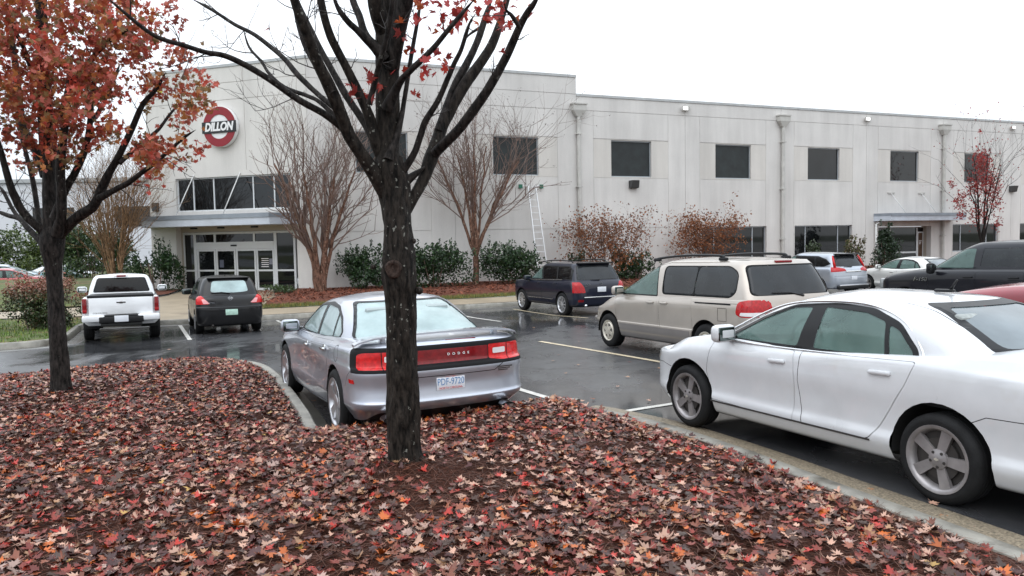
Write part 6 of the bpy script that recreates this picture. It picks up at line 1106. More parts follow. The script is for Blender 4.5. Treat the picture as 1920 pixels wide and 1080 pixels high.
# ------------------------------------------------------------------ trees and shrubs
def bark(name, dark, light, amt, sc=1., hi=1.9):
    m = bpy.data.materials.new(name); m.use_nodes = True; t = m.node_tree; p = t.nodes['Principled BSDF']; p.inputs['Roughness'].default_value = .55; p.inputs['Specular IOR Level'].default_value = .12; g = nn(t, 'ShaderNodeTexCoord')
    mp = nn(t, 'ShaderNodeMapping'); mp.inputs['Scale'].default_value = (1, 1, .28); t.links.new(g.outputs['Object'], mp.inputs[0])
    n = nn(t, 'ShaderNodeTexNoise'); n.inputs['Scale'].default_value = 34*sc; n.inputs['Detail'].default_value = 8; n.inputs['Roughness'].default_value = .65; t.links.new(mp.outputs[0], n.inputs['Vector'])
    r = nn(t, 'ShaderNodeValToRGB'); r.color_ramp.elements[0].position = .38; r.color_ramp.elements[1].position = .66; r.color_ramp.elements[0].color = (*[c*.35 for c in dark], 1); r.color_ramp.elements[1].color = (*[c*hi for c in dark], 1); t.links.new(n.outputs['Fac'], r.inputs['Fac'])
    l = nn(t, 'ShaderNodeTexNoise'); l.inputs['Scale'].default_value = 26*sc; l.inputs['Detail'].default_value = 4; t.links.new(g.outputs['Object'], l.inputs['Vector'])
    l2 = nn(t, 'ShaderNodeTexNoise'); l2.inputs['Scale'].default_value = 2.2; t.links.new(g.outputs['Object'], l2.inputs['Vector'])
    ad = nn(t, 'ShaderNodeMath', operation='MULTIPLY_ADD'); t.links.new(l2.outputs['Fac'], ad.inputs[0]); ad.inputs[1].default_value = .35; t.links.new(l.outputs['Fac'], ad.inputs[2])
    k = nn(t, 'ShaderNodeMapRange'); k.inputs['From Min'].default_value = amt; k.inputs['From Max'].default_value = amt+.03; t.links.new(ad.outputs[0], k.inputs['Value'])
    x = nn(t, 'ShaderNodeMix', data_type='RGBA'); t.links.new(k.outputs[0], x.inputs[0]); t.links.new(r.outputs['Color'], x.inputs[6]); x.inputs[7].default_value = (*light, 1); t.links.new(x.outputs[2], p.inputs['Base Color'])
    b = nn(t, 'ShaderNodeBump'); b.inputs['Strength'].default_value = .9; b.inputs['Distance'].default_value = .025; t.links.new(n.outputs['Fac'], b.inputs['Height']); t.links.new(b.outputs[0], p.inputs['Normal']); return m
BARK1 = bark('wet_maple_bark', (.0105, .0085, .007), (.20, .20, .175), .845, hi=4.0); BARK2 = bark('maple_bark', (.012, .010, .009), (.10, .10, .09), .87, hi=3.6); TWIG = mat('dark_twig', (.022, .017, .015), .6); CREPE = bark('crepe_bark', (.15, .082, .058), (.33, .24, .18), .80, .5); CREPET = mat('crepe_twig', (.17, .115, .095), .8, noise_s=3, noise_a=.3); CREPE2 = bark('crepe_bark_tan', (.21, .13, .075), (.3, .22, .15), .82, .5)
class TB:                                     # gathers tubes
    def __init__(s): s.V = []; s.F = []; s.n = 0
    def add(s, P, R_, k=5):
        v, f = tube(P, R_, k); s.V += v; s.F += [tuple(i+s.n for i in q) for q in f]; s.n += len(v)
    def build(s, name, m, parent, **kw): return link(name, mesh(name, W2L(parent, s.V), s.F, True), m, parent, **kw)
def limb(px, ya, yb, name, m, parent, sides=14, rough=.10, sub=5):
    """px: (x, y, radius) as measured, carried to the limb's own distance ya..yb"""
    n = len(px); C_ = catm([(*aty(x, y, ya+(yb-ya)*i/(n-1)), r*(ya+(yb-ya)*i/(n-1))/FPX) for i, (x, y, r) in enumerate(px)], sub)
    L = np.r_[0, np.cumsum(np.linalg.norm(np.diff(C_[:, :3], axis=0), axis=1))]; step = max(.012, min(.05, C_[:, 3].max()*.35)); u = np.arange(0, L[-1], step); D = np.stack([np.interp(u, L, C_[:, i]) for i in range(4)], 1)
    if name == 'branch': D[:, 3] *= np.clip((u[-1]-u+.004)/.16, .12, 1)**.6
    v, f = tube(D[:, :3], np.maximum(D[:, 3], .0018), sides); v = np.array(v); c = np.repeat(D[:, :3], sides, 0); d = v-c; ang = np.tile(np.arange(sides)*2*np.pi/sides, len(D)); zz = np.repeat(u, sides); rr = np.linalg.norm(d, axis=1)
    nz = np.array([noise.fractal(Vector((math.cos(a)*2.6, math.sin(a)*2.6, z*5.5)), .6, 2.1, 4) for a, z in zip(ang, zz)]); lo = np.array([noise.noise(Vector((math.cos(a)*.8, math.sin(a)*.8, z*3+7))) for a, z in zip(ang, zz)])
    v = c+d*(1+rough*nz+rough*.9*lo)[:, None]
    o = link(name, mesh(name, W2L(parent, v), f, True), m, parent); return o, D
def twig(tb, p, d, L, r, lev, R_, tips=None, up=.25, wig=.35, kids=3):
    n = 5; P = [np.array(p)]; d = np.array(d)/np.linalg.norm(d)
    for i in range(n):
        d = d+R_.normal(0, wig/n, 3)+np.array([0, 0, up/n]); d /= np.linalg.norm(d); P.append(P[-1]+d*L/n)
    tb.add(P, list(np.linspace(r, r*.45, n+1)), 4 if r < .006 else 6)
    if lev > 0:
        for k in range(kids):
            t = R_.integers(1, n+1); a = np.cross(d, R_.normal(0, 1, 3)); a /= np.linalg.norm(a)+1e-9
            twig(tb, P[t], d*.85+a*R_.uniform(.45, .95), L*R_.uniform(.4, .7), r*.6, lev-1, R_, tips, up, wig, kids)
    elif tips is not None: tips.append(P[-1])
FOL = attr_mat('autumn_leaf', .5, .4, translucent=.35)
def tree_leaves(root, pos, cols, size, nind, name='foliage'):
    n = len(pos); R_ = rotmats(n, .8, True); sz = rng.uniform(size[0], size[1], n); idx = np.argsort(-sz/np.maximum(pos[:, 1], .1)); ind = idx[:nind]; rest = idx[nind:]
    loc = np.array(root.location)
    if len(rest): cloud(name, pos[rest]-loc, sz[rest], R_[rest], cols[rest], FOL, root, kind='stuff')
    pool = []
    for i in range(min(12, n)):
        me = mesh('leaf', leaf_pts(1, np.array([rng.uniform(-.2, .6)]))[0], LF); set_col(me, np.repeat(cols[ind[i % len(ind)]][None], len(LV), 0) if len(ind) else cols[:1].repeat(len(LV), 0)); me.materials.append(FOL); pool.append(me)
    for q, i in enumerate(ind):
        o = bpy.data.objects.new('leaf', pool[q % len(pool)]); COL.objects.link(o); o.parent = root; m = Matrix(R_[i].tolist()).to_4x4() @ Matrix.Scale(sz[i], 4); m.translation = Vector(pos[i]-loc); o.matrix_basis = m
# ---- the big bare maple in front
Y1 = 5.65; b1 = atz(760, 866, float(mz(-.82, Y1))-.03); Y1 = b1[1]
t1 = empty('maple_tree', b1, label='large nearly bare maple with dark lichen-flecked trunk in front of the silver saloon', cat='tree')
limb([(764, 884, 46), (761, 866, 37), (758, 840, 32), (757, 780, 30.5), (755, 700, 29), (752, 620, 28), (750, 560, 29.5), (749, 515, 33), (748, 490, 31), (746, 440, 27), (743, 390, 27), (738, 350, 30), (732, 325, 31), (728, 290, 25)], Y1, Y1, 'trunk', BARK1, t1, 56, .11, 8)
BR1 = [([(730, 315, 26), (727, 280, 23), (727, 200, 21.5), (727, 120, 22), (729, 40, 24), (733, -60, 25), (736, -200, 24)], 0, .05), ([(722, 60, 18), (706, 10, 15), (698, -80, 13)], 0, -.2), ([(735, 130, 13), (748, 55, 14), (762, -10, 14), (775, -120, 12)], -.05, -.3),
 ([(730, 372, 17), (705, 332, 14), (680, 292, 12.5), (655, 255, 12), (638, 212, 12), (618, 163, 11.5), (596, 118, 10.5), (578, 70, 9.5), (557, 15, 8.5), (535, -60, 7)], .0, -.7), ([(650, 246, 8), (610, 215, 6.6), (560, 187, 6.2), (510, 152, 6), (460, 122, 5.6), (420, 104, 5.2), (385, 98, 4.8), (347, 86, 4.4), (290, 67, 4), (235, 25, 3.4), (195, -10, 2.6)], -.2, -1.0), ([(638, 210, 6.5), (600, 180, 5), (560, 142, 5), (535, 112, 4.6), (510, 90, 4.2), (477, 65, 3.8), (440, 46, 3.4), (400, 20, 3), (360, -2, 2.6)], -.2, .5), ([(636, 226, 5), (600, 192, 4), (577, 180, 3.8), (533, 163, 3.4), (505, 138, 3), (490, 115, 2.6), (467, 88, 2.2), (455, 50, 1.8)], -.2, .3),
 ([(625, 176, 7), (608, 150, 7.5), (590, 115, 7), (574, 85, 6.5), (560, 40, 6), (548, -20, 5)], -.4, -.2), ([(720, 300, 14), (706, 268, 12), (690, 212, 9.5), (668, 165, 8.6), (650, 128, 8), (630, 90, 7.6), (615, 55, 7.4), (602, 5, 7), (592, -60, 6)], 0, -.3), ([(700, 262, 8), (682, 228, 7.2), (650, 180, 6.6), (628, 141, 6), (602, 94, 5.4), (580, 50, 5), (556, 0, 4.4), (540, -40, 4)], -.05, .3), ([(722, 112, 12), (702, 88, 9.5), (685, 72, 7.5), (668, 55, 6), (652, 40, 5.6), (634, 15, 5), (620, -20, 4.6)], -.1, -.3), ([(722, 105, 11), (702, 86, 9), (685, 64, 7.5), (674, 30, 6.6), (662, 0, 6.2), (652, -50, 5.6)], -.1, .1), ([(692, 196, 6), (706, 140, 5.4), (714, 110, 5.2), (727, 60, 5), (735, 10, 5), (740, -60, 4)], -.25, -.5),
 ([(748, 415, 14), (763, 393, 10.5), (778, 366, 10.5), (793, 338, 11), (806, 303, 13), (818, 272, 13), (829, 237, 11), (846, 203, 11), (873, 157, 10.5), (898, 122, 9.4), (922, 84, 8.4), (936, 48, 7), (950, 0, 6), (962, -50, 5)], 0, .4), ([(748, 352, 12), (764, 338, 9), (782, 324, 8.5), (798, 312, 8)], 0, .05), ([(815, 288, 10), (838, 265, 9.6), (861, 241, 9.4), (895, 196, 9), (921, 157, 8.6), (950, 104, 7.8), (972, 55, 7), (988, 25, 6.2), (1002, 5, 5.6), (1020, -30, 5)], .1, -.5), ([(822, 246, 9), (838, 200, 8), (854, 159, 7.4), (876, 118, 7), (892, 85, 6.4), (906, 46, 6), (922, -5, 5.4)], .15, .5), ([(738, 345, 12), (757, 318, 8), (776, 288, 6.6), (788, 255, 6), (797, 228, 6), (821, 189, 5.4), (839, 148, 5), (852, 118, 4.4), (865, 92, 4), (880, 45, 3.6), (892, 25, 3)], .0, -.3), ([(726, 205, 13), (744, 164, 8), (754, 148, 6.5), (760, 142, 6), (778, 124, 5.4), (810, 93, 5), (847, 48, 4.4), (890, -2, 3.8)], -.1, -.5), ([(728, 300, 11), (744, 256, 7), (752, 222, 5.2), (756, 200, 4.4), (764, 150, 4.2), (771, 105, 4), (780, 55, 3.6), (790, -5, 3.2)], -.1, .2), ([(974, 52, 4), (960, 30, 4.4), (950, 20, 4), (945, 5, 4)], -.45, -.6), ([(906, 48, 3), (880, 65, 2.4), (868, 82, 2)], .5, .4)]
R1 = np.random.default_rng(3); tw = TB(); ends = []
for px, a, b in BR1:
    o, D = limb(px, Y1+a, Y1+b, 'branch', BARK1 if px[0][2] > 13 else BARK2, t1, 16 if px[0][2] > 12 else 9, .07)
    L = len(D); nt_ = int(L*.018*max(.4, 1.6-D[:, 3].mean()*20))+2
    for _ in range(nt_):
        i = int(R1.uniform(.25, .98)*L); d = D[min(i+1, L-1), :3]-D[i-1, :3]; d /= np.linalg.norm(d)+1e-9; a_ = np.cross(d, R1.normal(0, 1, 3)); a_ /= np.linalg.norm(a_)+1e-9
        left = D[i, 0] < -1.2; ln_ = R1.uniform(.12, .42) if left else R1.uniform(.06, .2)
        twig(tw, D[i, :3], d*.8+a_, ln_, min(.0045, D[i, 3]*.5), 2 if left and R1.uniform() < .6 else 1, R1, None, .3, .5, 3 if left else 2)
for (x, y, s) in [(742, 508, 1), (772, 440, .7), (700, 330, .5), (735, 365, .5)]: pass
kn = aty(738, 505, Y1-.125); v, f = lathe([(0, .062), (.018, .058), (.028, .045), (.014, .030), (.006, .022), (.012, .001)], 26); nd = np.array([.02, -1, .08]); q = Vector(nd).to_track_quat('Y', 'Z').to_matrix()
v = [np.array(q @ Vector((p_[0]*(1+.12*math.sin(3*math.atan2(p_[2], p_[0]))), p_[1], p_[2]*1.12)))+kn for p_ in v]; link('knot', mesh('knot', W2L(t1, v), f, True), bark('knot_bark', (.040, .026, .021), (.1, .08, .07), 1.1), t1)
for x, y, r_ in [(775, 452, .022), (786, 545, .03), (700, 500, .02)]:
    c = aty(x, y, Y1-.02); bm = bmesh.new(); bmesh.ops.create_icosphere(bm, subdivisions=2, radius=r_); me = bpy.data.meshes.new('burl'); bm.to_mesh(me); bm.free(); o = link('burl', me, BARK1, t1); o.location = c-np.array(t1.location); [setattr(p_, 'use_smooth', True) for p_ in me.polygons]
tw.build('twigs', TWIG, t1, kind='stuff')
LP = []
def lspots(lst, y0, dy):
    for x, y, s, n in lst:
        for _ in range(n): LP.append(aty(x+R1.normal(0, s), y+R1.normal(0, s*.8), y0+R1.uniform(-dy, dy)))
lspots([(800, 8, 18, 8), (830, 12, 22, 12), (850, 35, 16, 9), (870, 8, 18, 9), (905, 15, 16, 10), (925, 35, 14, 10), (945, 45, 10, 6), (985, 10, 14, 5), (822, 55, 8, 4), (855, 62, 8, 4), (770, 40, 12, 4), (765, 70, 10, 4), (770, 100, 12, 5), (800, 108, 12, 5), (820, 112, 8, 3), (793, 138, 10, 4), (812, 134, 10, 4), (835, 128, 8, 3), (752, 135, 6, 3), (660, 168, 12, 5), (685, 150, 8, 4), (675, 175, 8, 4), (692, 187, 6, 3), (671, 133, 5, 1), (782, 178, 6, 2), (930, 97, 4, 1), (712, 158, 6, 2), (505, 50, 3, 1), (948, 8, 12, 6)], Y1-.1, .35)
LP = np.array(LP); C1 = np.array([(.42, .045, .03), (.34, .03, .028), (.46, .10, .03), (.24, .03, .025)])[R1.integers(0, 4, len(LP))]*R1.uniform(.75, 1.15, (len(LP), 1))
tree_leaves(t1, LP, C1, (.050, .080), 300)
# ---- the red maple on the left
b2 = atz(115, 732, float(mz(-5.75, 9.85))-.02); Y2 = b2[1]
t2 = empty('maple_tree', b2, label='smaller maple with thick rusty red foliage standing at the left end of the planting bed', cat='tree')
BT2 = [([(117, 742, 24), (115, 728, 19.5), (113, 690, 16.5), (108, 620, 14.5), (104, 560, 13.5), (100, 500, 14.5), (98, 468, 20), (98, 445, 21), (97, 420, 15)], 0, 0), ([(98, 440, 17), (95, 400, 13.5), (93, 350, 12), (92, 311, 11.5), (89, 260, 15), (84, 200, 13), (80, 120, 11), (78, 40, 10), (76, -60, 9)], 0, .1), ([(106, 440, 12), (114, 410, 9), (115, 360, 8.4), (113, 311, 8), (120, 250, 7), (128, 180, 6), (134, 100, 5)], -.1, -.5), ([(108, 440, 14), (130, 420, 10.5), (152, 402, 9.5), (176, 385, 9), (192, 350, 8), (206, 322, 7), (222, 294, 6.2), (247, 242, 5.4), (267, 197, 4.8), (292, 168, 4), (312, 134, 3)], 0, -.6), ([(186, 372, 7), (215, 356, 5.4), (240, 343, 5), (268, 322, 4.4), (290, 306, 4), (320, 280, 3.4), (345, 258, 2.8), (368, 243, 1.8)], -.3, -1.0), ([(224, 306, 4.4), (246, 286, 4), (270, 266, 3.6), (297, 243, 3.2), (318, 215, 2.4), (340, 190, 2)], -.4, .2), ([(102, 410, 9), (112, 380, 7), (128, 346, 6.6), (142, 322, 6.4), (156, 290, 6), (165, 258, 5.6), (169, 225, 5), (172, 190, 4.4), (176, 140, 3.6)], -.15, -.2), ([(168, 232, 4.4), (185, 210, 4), (205, 170, 3.4), (225, 120, 3)], -.2, .3), ([(96, 440, 12), (78, 430, 9), (60, 416, 8), (42, 396, 7.4), (30, 374, 7), (20, 350, 6.6), (10, 315, 6), (0, 280, 5.4), (-14, 240, 5)], 0, -.4), ([(92, 470, 9), (80, 452, 5.4), (74, 420, 5), (70, 392, 4.8), (63, 345, 4.4), (52, 300, 4), (42, 262, 3.6), (28, 215, 3)], 0, .5), ([(90, 472, 7), (70, 446, 5.4), (50, 425, 5), (36, 410, 4.6), (15, 404, 4), (-10, 394, 3.6)], -.1, .4), ([(40, 412, 4), (26, 396, 3.4), (8, 362, 3), (-4, 345, 2.6)], .2, .5), ([(86, 330, 10), (72, 290, 8.6), (55, 262, 8), (42, 235, 7.4), (34, 180, 7), (30, 130, 6), (20, 60, 5)], .1, .5), ([(112, 330, 6.5), (118, 280, 5.6), (124, 220, 5), (140, 150, 4.4), (160, 90, 4)], -.2, .4), ([(90, 250, 8), (110, 215, 6), (135, 170, 5.4), (165, 120, 5), (200, 80, 4), (250, 50, 3)], .1, -.5), ([(84, 170, 7), (60, 130, 5), (40, 80, 4), (10, 30, 3)], 0, -.4)]
tw = TB(); R2 = np.random.default_rng(5); anch = []
for i, (px, a, b) in enumerate(BT2):
    o, D = limb(px, Y2+a, Y2+b, 'trunk' if i == 0 else 'branch', BARK2, t2, 30 if i == 0 else 10, .07 if i else .06)
    L = len(D)
    for _ in range(int(L*.02)+4 if i else 0):
        k = int(R2.uniform(.2, .99)*L); d = D[min(k+1, L-1), :3]-D[k-1, :3]; d /= np.linalg.norm(d)+1e-9; a_ = np.cross(d, R2.normal(0, 1, 3)); a_ /= np.linalg.norm(a_)+1e-9
        twig(tw, D[k, :3], d*.7+a_, R2.uniform(.15, .5), min(.006, D[k, 3]*.5), 1, R2, anch, .15, .5, 3)
tw.build('twigs', TWIG, t2, kind='stuff')
CLU = [(60, 55, 80, 62, 520), (170, 70, 75, 55, 520), (255, 85, 55, 45, 230), (110, 165, 85, 45, 480), (25, 165, 45, 50, 230), (190, 150, 50, 38, 190), (338, 186, 38, 20, 120), (300, 165, 20, 12, 30), (296, 290, 34, 30, 190), (262, 280, 18, 16, 50), (378, 286, 14, 6, 12), (196, 243, 26, 14, 80), (30, 262, 32, 30, 110), (95, 235, 36, 26, 150), (350, 110, 24, 11, 34), (140, 250, 26, 22, 80), (220, 15, 60, 25, 190), (55, 300, 16, 14, 24), (330, 150, 26, 12, 34), (5, 70, 40, 60, 180), (120, 290, 20, 16, 30), (-60, 120, 50, 80, 260), (60, -40, 110, 50, 450)]
pos = []; cols = []; PA2 = np.array([(.36, .080, .035), (.52, .085, .055), (.52, .14, .10), (.22, .13, .05), (.46, .17, .05), (.24, .05, .03)])
for cx, cy, sx, sy, n in CLU:
    n = int(n*1.75); nc = max(2, n//14); cen = np.c_[cx+R2.normal(0, sx*.75, nc), cy+R2.normal(0, sy*.75, nc)]; cd = R2.normal(0, .55, nc); base = R2.integers(0, 6, nc)
    for q in range(n):
        j = R2.integers(nc); pos.append(aty(cen[j, 0]+R2.normal(0, 11), cen[j, 1]+R2.normal(0, 9), Y2-.25+cd[j]+R2.normal(0, .12))); cols.append(PA2[base[j] if R2.uniform() < .6 else R2.integers(6)]*R2.uniform(.6, 1.3))
tree_leaves(t2, np.array(pos), np.array(cols), (.05, .085), 300)
# ---- crepe myrtles
def crepe(label, base, H, spread, nst, seed, m=CREPE, mt=CREPET, tip=None, split=.0, r0=.085, lean=0., name='crepe_myrtle', kids=3, lv=3, nq=10):
    R_ = np.random.default_rng(seed); root = empty(name, base, label=label, cat='tree'); tb = TB(); tips = []
    start = np.array(base, float)
    if split:
        c = TB(); top = start+np.array([.05, 0, split]); c.add([start, start*.5+top*.5+np.array([.03, 0, 0]), top], [r0*1.5, r0*1.25, r0*1.3], 12); c.build('trunk', m, root); start = top
    for k in range(nst):
        a = 2*np.pi*k/nst+R_.uniform(-.4, .4); out = np.array([math.cos(a), math.sin(a)*.6, 0]); st = TB(); n = 9; P = [start+out*r0*.9*(0 if split else 1)]; sp = R_.uniform(.45, 1)*spread
        hh = H*R_.uniform(.55, .68)
        for i in range(1, n+1): t = i/n; P.append(start+out*(.12+sp*.62*t**1.35)+np.array([lean*t+R_.normal(0, .03), R_.normal(0, .03), hh*t]))
        rs = list(np.linspace(r0*R_.uniform(.6, 1), r0*.24, n+1)); st.add(P, rs, 9); st.build('stem', m, root)
        for q in range(nq):
            i = R_.integers(3, n+1); d = P[i]-P[i-1]; d /= np.linalg.norm(d); a_ = np.cross(d, R_.normal(0, 1, 3)); a_ /= np.linalg.norm(a_)+1e-9
            twig(tb, P[i], d*1.0+a_*.55+out*.12, (H-hh)*R_.uniform(.6, 1.0), rs[i]*.45, lv-1, R_, tips, .35, .35, kids)
    tb.build('twigs', mt, root, kind='stuff')
    tips = np.array(tips)
    if tip is not None and len(tips):
        n, s0, s1, pal, spr = tip; i = R_.integers(0, len(tips), n); p_ = tips[i]+R_.normal(0, spr, (n, 3)); cc = np.array(pal)[R_.integers(0, len(pal), n)]*R_.uniform(.6, 1.3, (n, 1))
        QL = (np.array([(-.28, -.5, 0), (.28, -.5, 0), (.3, .3, .06), (0, .6, 0), (-.3, .3, .06)]), np.array([(0, 1, 2, 3, 4)]))
        cloud('seed_heads' if s1 < .06 else 'foliage', p_-np.array(base), R_.uniform(s0, s1, n), rotmats(n, 1, True), cc, FOL, root, tri=QL, kind='stuff')
    return root
DRY = [(.10, .07, .06), (.14, .09, .07), (.08, .055, .05)]
crepe('bare multi-stemmed crepe myrtle with two leaning trunks just right of the glass entrance', (-7.95, 31.9, -.12), 7.9, 3.5, 7, 11, tip=(900, .02, .045, DRY, .05), r0=.15)
crepe('bare spreading crepe myrtle between two clipped hedges, its twigs crossing an upper window', (-1.65, 34.6, -.05), 7.6, 3.9, 8, 23, tip=(1500, .025, .055, DRY, .06), split=1.25, r0=.105)
crepe('tall narrow clump of bare tan crepe myrtle stems behind the white pickup', (-17.3, 33.5, -.1), 7.2, 2.3, 18, 31, CREPE2, CREPE2, tip=(500, .02, .05, [(.2, .12, .07)], .08), r0=.06, kids=3)
ORG = [(.27, .10, .042), (.33, .14, .06), (.22, .085, .04), (.17, .11, .085)]
crepe('rounded shrub with thin orange-brown leaves behind the dark blue SUV', (4.45, 36.4, -.1), 3.3, 2.9, 9, 41, tip=(2600, .05, .11, ORG, .13), r0=.04, name='deciduous_shrub')
crepe('rounded shrub with orange-brown leaves in front of the first ground-floor window', (9.95, 39.3, -.1), 3.2, 2.3, 8, 47, tip=(2600, .05, .12, ORG[:3], .13), r0=.04, name='deciduous_shrub')
# red maple by the side entrance
mr = (27.2, 44.5, -.2); REDL = [(.33, .04, .035), (.38, .06, .05), (.27, .05, .045)]
crepe('young maple with sparse red leaves in front of the right-hand windows', mr, 7.6, 1.7, 5, 53, BARK2, TWIG, tip=(150, .06, .1, REDL, .15), split=1.3, r0=.07, name='maple_tree', kids=2, nq=6)
rt = bpy.data.objects['maple_tree.002']; R3 = np.random.default_rng(9); pos = []
for cx, cy, sx, sy, n in [(1840, 300, 14, 22, 230), (1855, 340, 20, 20, 260), (1830, 350, 14, 16, 140), (1800, 375, 12, 16, 110), (1785, 345, 6, 8, 25), (1865, 375, 12, 22, 120), (1835, 400, 18, 20, 140), (1838, 248, 3, 5, 10), (1870, 420, 8, 12, 30), (1800, 405, 8, 6, 30)]:
    for _ in range(int(n*1.9)): pos.append(aty(cx+R3.normal(0, sx*.62), cy+R3.normal(0, sy*.62), mr[1]+R3.normal(0, .6)))
pos = np.array(pos); cloud('foliage', pos-np.array(mr), R3.uniform(.07, .13, len(pos)), rotmats(len(pos), 1, True), np.array(REDL)[R3.integers(0, 3, len(pos))]*R3.uniform(.6, 1.25, (len(pos), 1)), FOL, rt, kind='stuff')
for k_, (cx, cy, y_, W_, H_) in enumerate(((1130, 452, 36.3, 88, 62), (1318, 444, 39.2, 66, 52))):
    root = [o for o in bpy.data.objects if o.name.startswith('deciduous_shrub') and o.parent is None][k_]; P = []; C = []
    for _ in range(150):
        a = R3.uniform(0, 2*np.pi); q = R3.uniform(0, 1)**.6; ux, uy = cx+math.cos(a)*q*W_, cy+math.sin(a)*q*H_*.95; dd = R3.normal(0, .55); low_ = (uy-(cy-H_))/(2*H_)
        for _ in range(int(6+19*low_*(1-q*.5))):
            P.append(aty(ux+R3.normal(0, 9), uy+R3.normal(0, 4.5), y_+dd+R3.normal(0, .12))); C.append(np.array(ORG[int(R3.integers(0, 3))] if R3.uniform() < .35+.8*low_ else (.13, .085, .07))*R3.uniform(.6, 1.35))
    P = np.array(P); cloud('foliage', P-np.array(root.location), R3.uniform(.05, .11, len(P)), rotmats(len(P), 1, True), np.array(C), FOL, root, tri=(np.array([(-.28, -.5, 0), (.28, -.5, 0), (.3, .3, .06), (0, .6, 0), (-.3, .3, .06)]), np.array([(0, 1, 2, 3, 4)])), kind='stuff')
# ---- evergreen shrubs
EVG = attr_mat('evergreen_leaf', .38, .5, translucent=.12)
OV = (np.array([(0, -.5, 0), (.24, -.1, .05), (.2, .3, .04), (0, .55, -.05), (-.2, .3, .04), (-.24, -.1, .05)]), np.array([(0, 1, 2, 3, 4, 5)]))
def shrub(label, c, size, n, ls, pal, seed, name='evergreen_shrub', top=None, lumps=9, group=None, cone=False):
    R_ = np.random.default_rng(seed); root = empty(name, c, label=label, cat='shrub', group=group); w_, d_, h_ = size; P = []; Q = []
    L = np.c_[R_.uniform(-.36, .36, lumps)*w_, R_.uniform(-.3, .3, lumps)*d_, R_.uniform(.12, .74, lumps)*h_]; rr = R_.uniform(.24, .36, lumps)
    if cone: L[:, 2] = np.linspace(.12, .82, lumps)*h_; L[:, :2] *= .35; rr = np.linspace(.48, .16, lumps)
    ns = n; j = R_.integers(0, lumps, ns); v = R_.normal(0, 1, (ns, 3)); v /= np.linalg.norm(v, axis=1)[:, None]; rad_ = R_.uniform(.35, 1.0, ns)**.4*(1+.10*R_.normal(0, 1, ns)); sc = np.array([w_*.78, d_*.85, h_*.72]) if not cone else np.array([w_, d_, h_*.5])
    P = L[j]+v*rad_[:, None]*rr[j][:, None]*sc; P[:, 2] = np.where(P[:, 2] < .03, R_.uniform(.03, .3, ns), P[:, 2])
    # upright shoots break the outline
    for _ in range(lumps*4):
        b = L[R_.integers(lumps)]+np.array([R_.normal(0, .16)*w_, R_.normal(0, .14)*d_, .16*h_]); hh = R_.uniform(.1, .26)*h_*(.5 if cone else 1)
        for t in np.linspace(0, 1, 12): P = np.vstack([P, [b+np.array([R_.normal(0, .035), R_.normal(0, .035), hh*t])]])
    k = len(P); pal = np.array(pal); cc = pal[R_.integers(0, len(pal), k)]*R_.uniform(.55, 1.45, (k, 1))
    if top is not None: f = np.clip((P[:, 2]/h_-.58)/.3+R_.normal(0, .25, k), 0, 1)[:, None]; cc = cc*(1-f)+np.array(top)*R_.uniform(.6, 1.3, (k, 1))*f
    cloud('foliage', P, R_.uniform(ls*.7, ls*1.25, k), rotmats(k, 1, True), cc, EVG, root, tri=OV, kind='stuff')
    tb = TB()
    for _ in range(7): a = R_.uniform(-.2, .2, 2); tb.add([np.array([a[0]*w_*.4, a[1]*d_*.4, 0])+np.array(c), np.array([a[0]*w_*1.2, a[1]*d_*1.2, h_*.6])+np.array(c)], [.03, .012], 5)
    tb.build('stems', CREPET, root, kind='stuff'); return root
LAU = [(.020, .048, .016), (.030, .068, .022), (.045, .085, .030), (.016, .036, .016)]
shrub('dark glossy evergreen bush between the two-trunked crepe myrtle and the big trunk', (-6.45, 33.0, -.12), (2.2, 1.5, 1.95), 3400, .12, LAU, 1)
shrub('dark clipped evergreen hedge just right of the big foreground trunk', (-3.35, 33.3, -.12), (3.9, 1.6, 2.1), 5600, .12, LAU, 2, lumps=14)
shrub('dark clipped evergreen hedge at the foot of the ladder', (.35, 34.7, -.12), (3.5, 1.6, 2.05), 5200, .12, LAU, 3, lumps=13)
shrub('small upright evergreen behind the dark blue SUV', (3.05, 36.2, -.12), (.8, .7, 1.35), 700, .11, LAU, 4, lumps=5)
shrub('evergreen bush between the dark blue SUV and the champagne minivan', (5.9, 36.8, -.12), (2.2, 1.2, 1.6), 2400, .12, LAU, 5, lumps=9)
shrub('dim green bush in front of the second ground-floor window', (16.9, 42.5, -.12), (1.5, .9, 1.55), 900, .12, [(.05, .075, .035), (.07, .09, .05)], 6, lumps=6)
shrub('loose yellow-green plant beside the silver crossover', (19.2, 43.2, -.12), (1.4, .9, 1.9), 420, .14, [(.10, .10, .04), (.07, .085, .03), (.16, .11, .06)], 7, lumps=6)
shrub('dark cone-shaped evergreen at the corner of the side entrance', (20.9, 42.9, -.12), (1.9, 1.6, 2.5), 2600, .12, [(.014, .032, .014), (.022, .042, .018)], 8, lumps=8, cone=True)
shrub('low spreading juniper beside the entrance walk', (-9.6, 31.3, -.12), (1.5, .9, .38), 900, .07, [(.04, .075, .025), (.06, .09, .03)], 9, lumps=6)
YG = [(.055, .085, .018), (.08, .115, .025), (.035, .06, .015), (.10, .13, .04)]
shrub('tall yellow-green evergreen bush at the far left behind the distant parked cars', (-35.5, 53, -.6), (9, 4, 4.6), 6500, .22, YG, 10, lumps=14)
shrub('yellow-green evergreen bush behind the left maple trunk', (-28.5, 50, -.6), (7, 4, 4.3), 5600, .22, YG, 11, lumps=12)
shrub('dark green bush left of the clump of bare tan stems', (-21.6, 39.5, -.3), (4.6, 3, 3.7), 5200, .16, [(.025, .055, .02), (.04, .075, .024), (.06, .095, .03)], 12, lumps=11)
